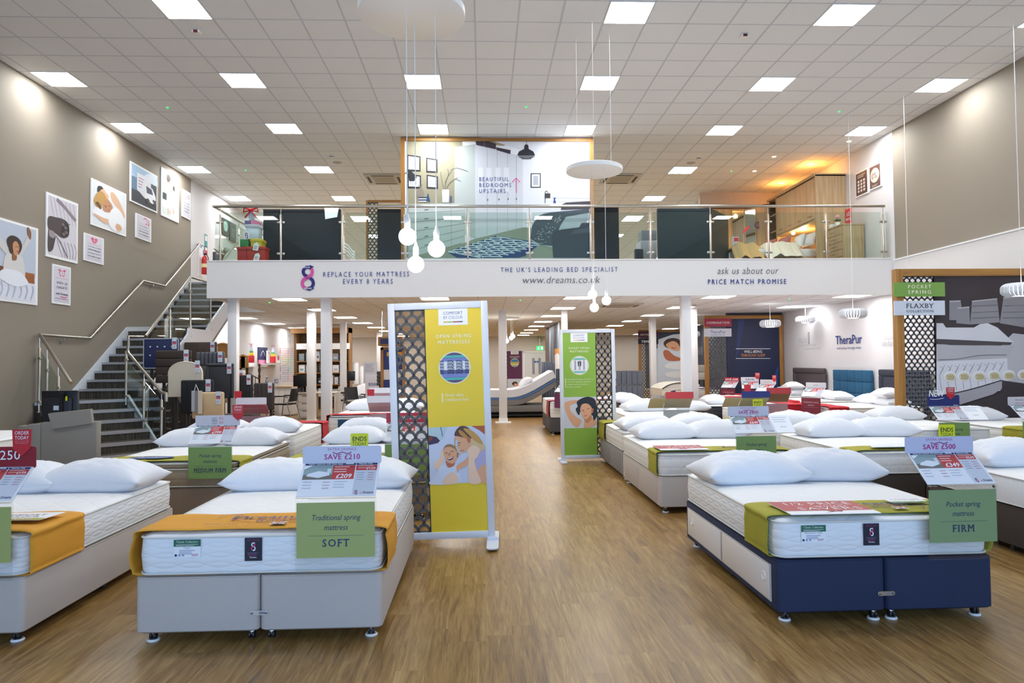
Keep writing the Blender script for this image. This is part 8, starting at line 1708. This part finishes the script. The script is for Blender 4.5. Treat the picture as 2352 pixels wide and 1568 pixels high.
def donut(label, px, py, Y, r, zc):
    o = ony(px, py, Y); t = thing('ribbed_pendant', label, 'pendant lamp', (o.x, o.y, o.z), 0, 'ribbed white pendants'); mb = MB(); n = 30
    for k in range(n):
        a = 2 * PI * k / n; mx = Matrix.Rotation(a, 4, 'Z'); P = [(r * .42, 0, r * .36), (r * .75, 0, r * .36), (r * .97, 0, r * .20), (r, 0, 0), (r * .97, 0, -r * .20), (r * .75, 0, -r * .36), (r * .42, 0, -r * .36)]; P = smooth_path(P, 3)
        w_ = r * .085; V = [(x, s * w_ * (x / r), z) for x, _, z in P for s in (-1, 1)]; V2 = [(x * .965, y, z * .965) for x, y, z in V]; m_ = len(P); F = [(2 * i, 2 * i + 1, 2 * i + 3, 2 * i + 2) for i in range(m_ - 1)]
        mb.add(V + V2, F + [(2 * m_ + 2 * i, 2 * m_ + 2 * i + 2, 2 * m_ + 2 * i + 3, 2 * m_ + 2 * i + 1) for i in range(m_ - 1)], RIB, True, mx)
    mb.build('shade', t); mb = MB(); mb.lathe([(r * .42, -r * .34), (r * .5, -r * .1), (r * .5, r * .1), (r * .42, r * .34)], emit('ffffff', 5.0), 20); mb.build('diffuser', t); mb = MB(); mb.lathe([(.005, r * .3), (.005, zc - o.z)], PLAST, 6, cap=False); mb.build('cable', t)
donut('ribbed white pendant over the far bed before the blue COMBINATION panel', 1769, 743, 16.6, .245, ZL); donut('ribbed white pendant left of the oak mesh panel, before the white wall', 1959, 720, 13.0, .25, ZC); donut('ribbed white pendant against the glare on the white wall', 1850, 734, 17.5, .24, ZL); donut('ribbed white pendant at the right edge before the grey photo wall', 2346, 665, 9.5, .25, ZC); donut('ribbed white pendant behind the white square column', 1588, 767, 20.5, .25, ZL); donut('ribbed white pendant hidden behind the white name plate', 2088, 712, 12.2, .24, ZC)
def fit(name, label, cat, px, py, z, kind):
    o = onz(px, py, z); t = thing(name, label, cat, (o.x, o.y, z)); mb = MB()
    if kind == 'smoke':
        mb.lathe([(.035, -.06), (.05, -.05), (.05, -.015), (.055, -.012), (.055, -.002)], PLAST, 18); mb.build('body', t); mb = MB(); mb.lathe([(.051, -.042), (.052, -.036), (.051, -.028)], M('26262a', .5), 18, cap=False); mb.build('vent_ring', t)
    elif kind == 'led':
        mb.lathe([(.03, -.006), (.035, -.001)], PLAST, 14); mb.build('bezel', t); mb = MB(); mb.ball((.02, 0, -.008), .02, emit('20e060', 1.2), 8); mb.build('indicator', t)
    elif kind == 'speaker': mb.lathe([(.09, -.012), (.11, -.004), (.11, -.001)], M('b9b4ac', .6), 22); mb.build('grille', t)
    else: mb.box(-.055, .055, -.05, .05, -.04, -.001, PLAST, .008); mb.build('housing', t); mb = MB(); mb.box(-.03, .03, -.056, -.03, -.042, -.015, M('6d1418', .3)); mb.build('lens', t)
fit('smoke_detector', 'smoke detector in the high ceiling left of the mural', 'smoke detector', 762, 357, ZC, 'smoke'); fit('smoke_detector', 'smoke detector in the high ceiling right of the mural', 'smoke detector', 1605, 361, ZC, 'smoke')
fit('ceiling_speaker', 'round flat ceiling speaker left of the mural', 'speaker', 775, 373, ZC, 'speaker'); fit('ceiling_speaker', 'round flat ceiling speaker right of the mural', 'speaker', 1587, 374, ZC, 'speaker')
fit('motion_sensor', 'small motion sensor with dark red lens near the top left light', 'sensor', 452, 70, ZC, 'sensor'); fit('motion_sensor', 'small motion sensor with dark red lens at the top right', 'sensor', 1709, 79, ZC, 'sensor')
for px, py, z, lb in ((382, 246, ZC, 'green emergency indicator in the high ceiling, far left'), (562, 390, ZC, 'green emergency indicator in the high ceiling near the left wall top'), (1206, 244, ZC, 'green emergency indicator in the high ceiling, centre'), (1925, 255, ZC, 'green emergency indicator in the high ceiling, right'), (1678, 392, ZC, 'green emergency indicator right of the mural near downlights'), (617, 693.5, ZL, 'green emergency indicator under the mezzanine, left'), (1193, 688, ZL, 'green emergency indicator under the mezzanine, centre'), (1811, 685.5, ZL, 'green emergency indicator under the mezzanine, right')): fit('emergency_light', lb, 'emergency light', px, py, z, 'led')
for px, py, lb in ((712, 704, 'smoke detector under the mezzanine above the white columns'), (1596, 698, 'smoke detector under the mezzanine right of the square column')): fit('smoke_detector', lb, 'smoke detector', px, py, ZL, 'smoke')
def cassette(label, px, py, z):
    o = onz(px, py, z); t = thing('air_conditioner', label, 'air conditioner', (o.x, o.y, z)); CR = M('c2b9a8', .5); mb = MB(); mb.box(-.47, .47, -.47, .47, -.035, -.001, CR, .012); mb.build('fascia_panel', t); mb = MB(); mb.box(-.26, .26, -.26, .26, -.04, -.034, M('a9a091', .6)); mb.build('intake_grille', t)
    for a in range(4): l = MB(); l.box(-.28, .28, -.41, -.35, -.039, -.034, M('2a2927', .6), mx=Matrix.Rotation(a * PI / 2, 4, 'Z')); l.build('outlet_slot', t)
cassette('cream ceiling air conditioner cassette left of the mural', 883, 410, ZC); cassette('cream ceiling air conditioner cassette right of the mural', 1424, 409, ZC); cassette('cream air conditioner cassette under the mezzanine right of the disc pendant', 1424, 699, ZL)
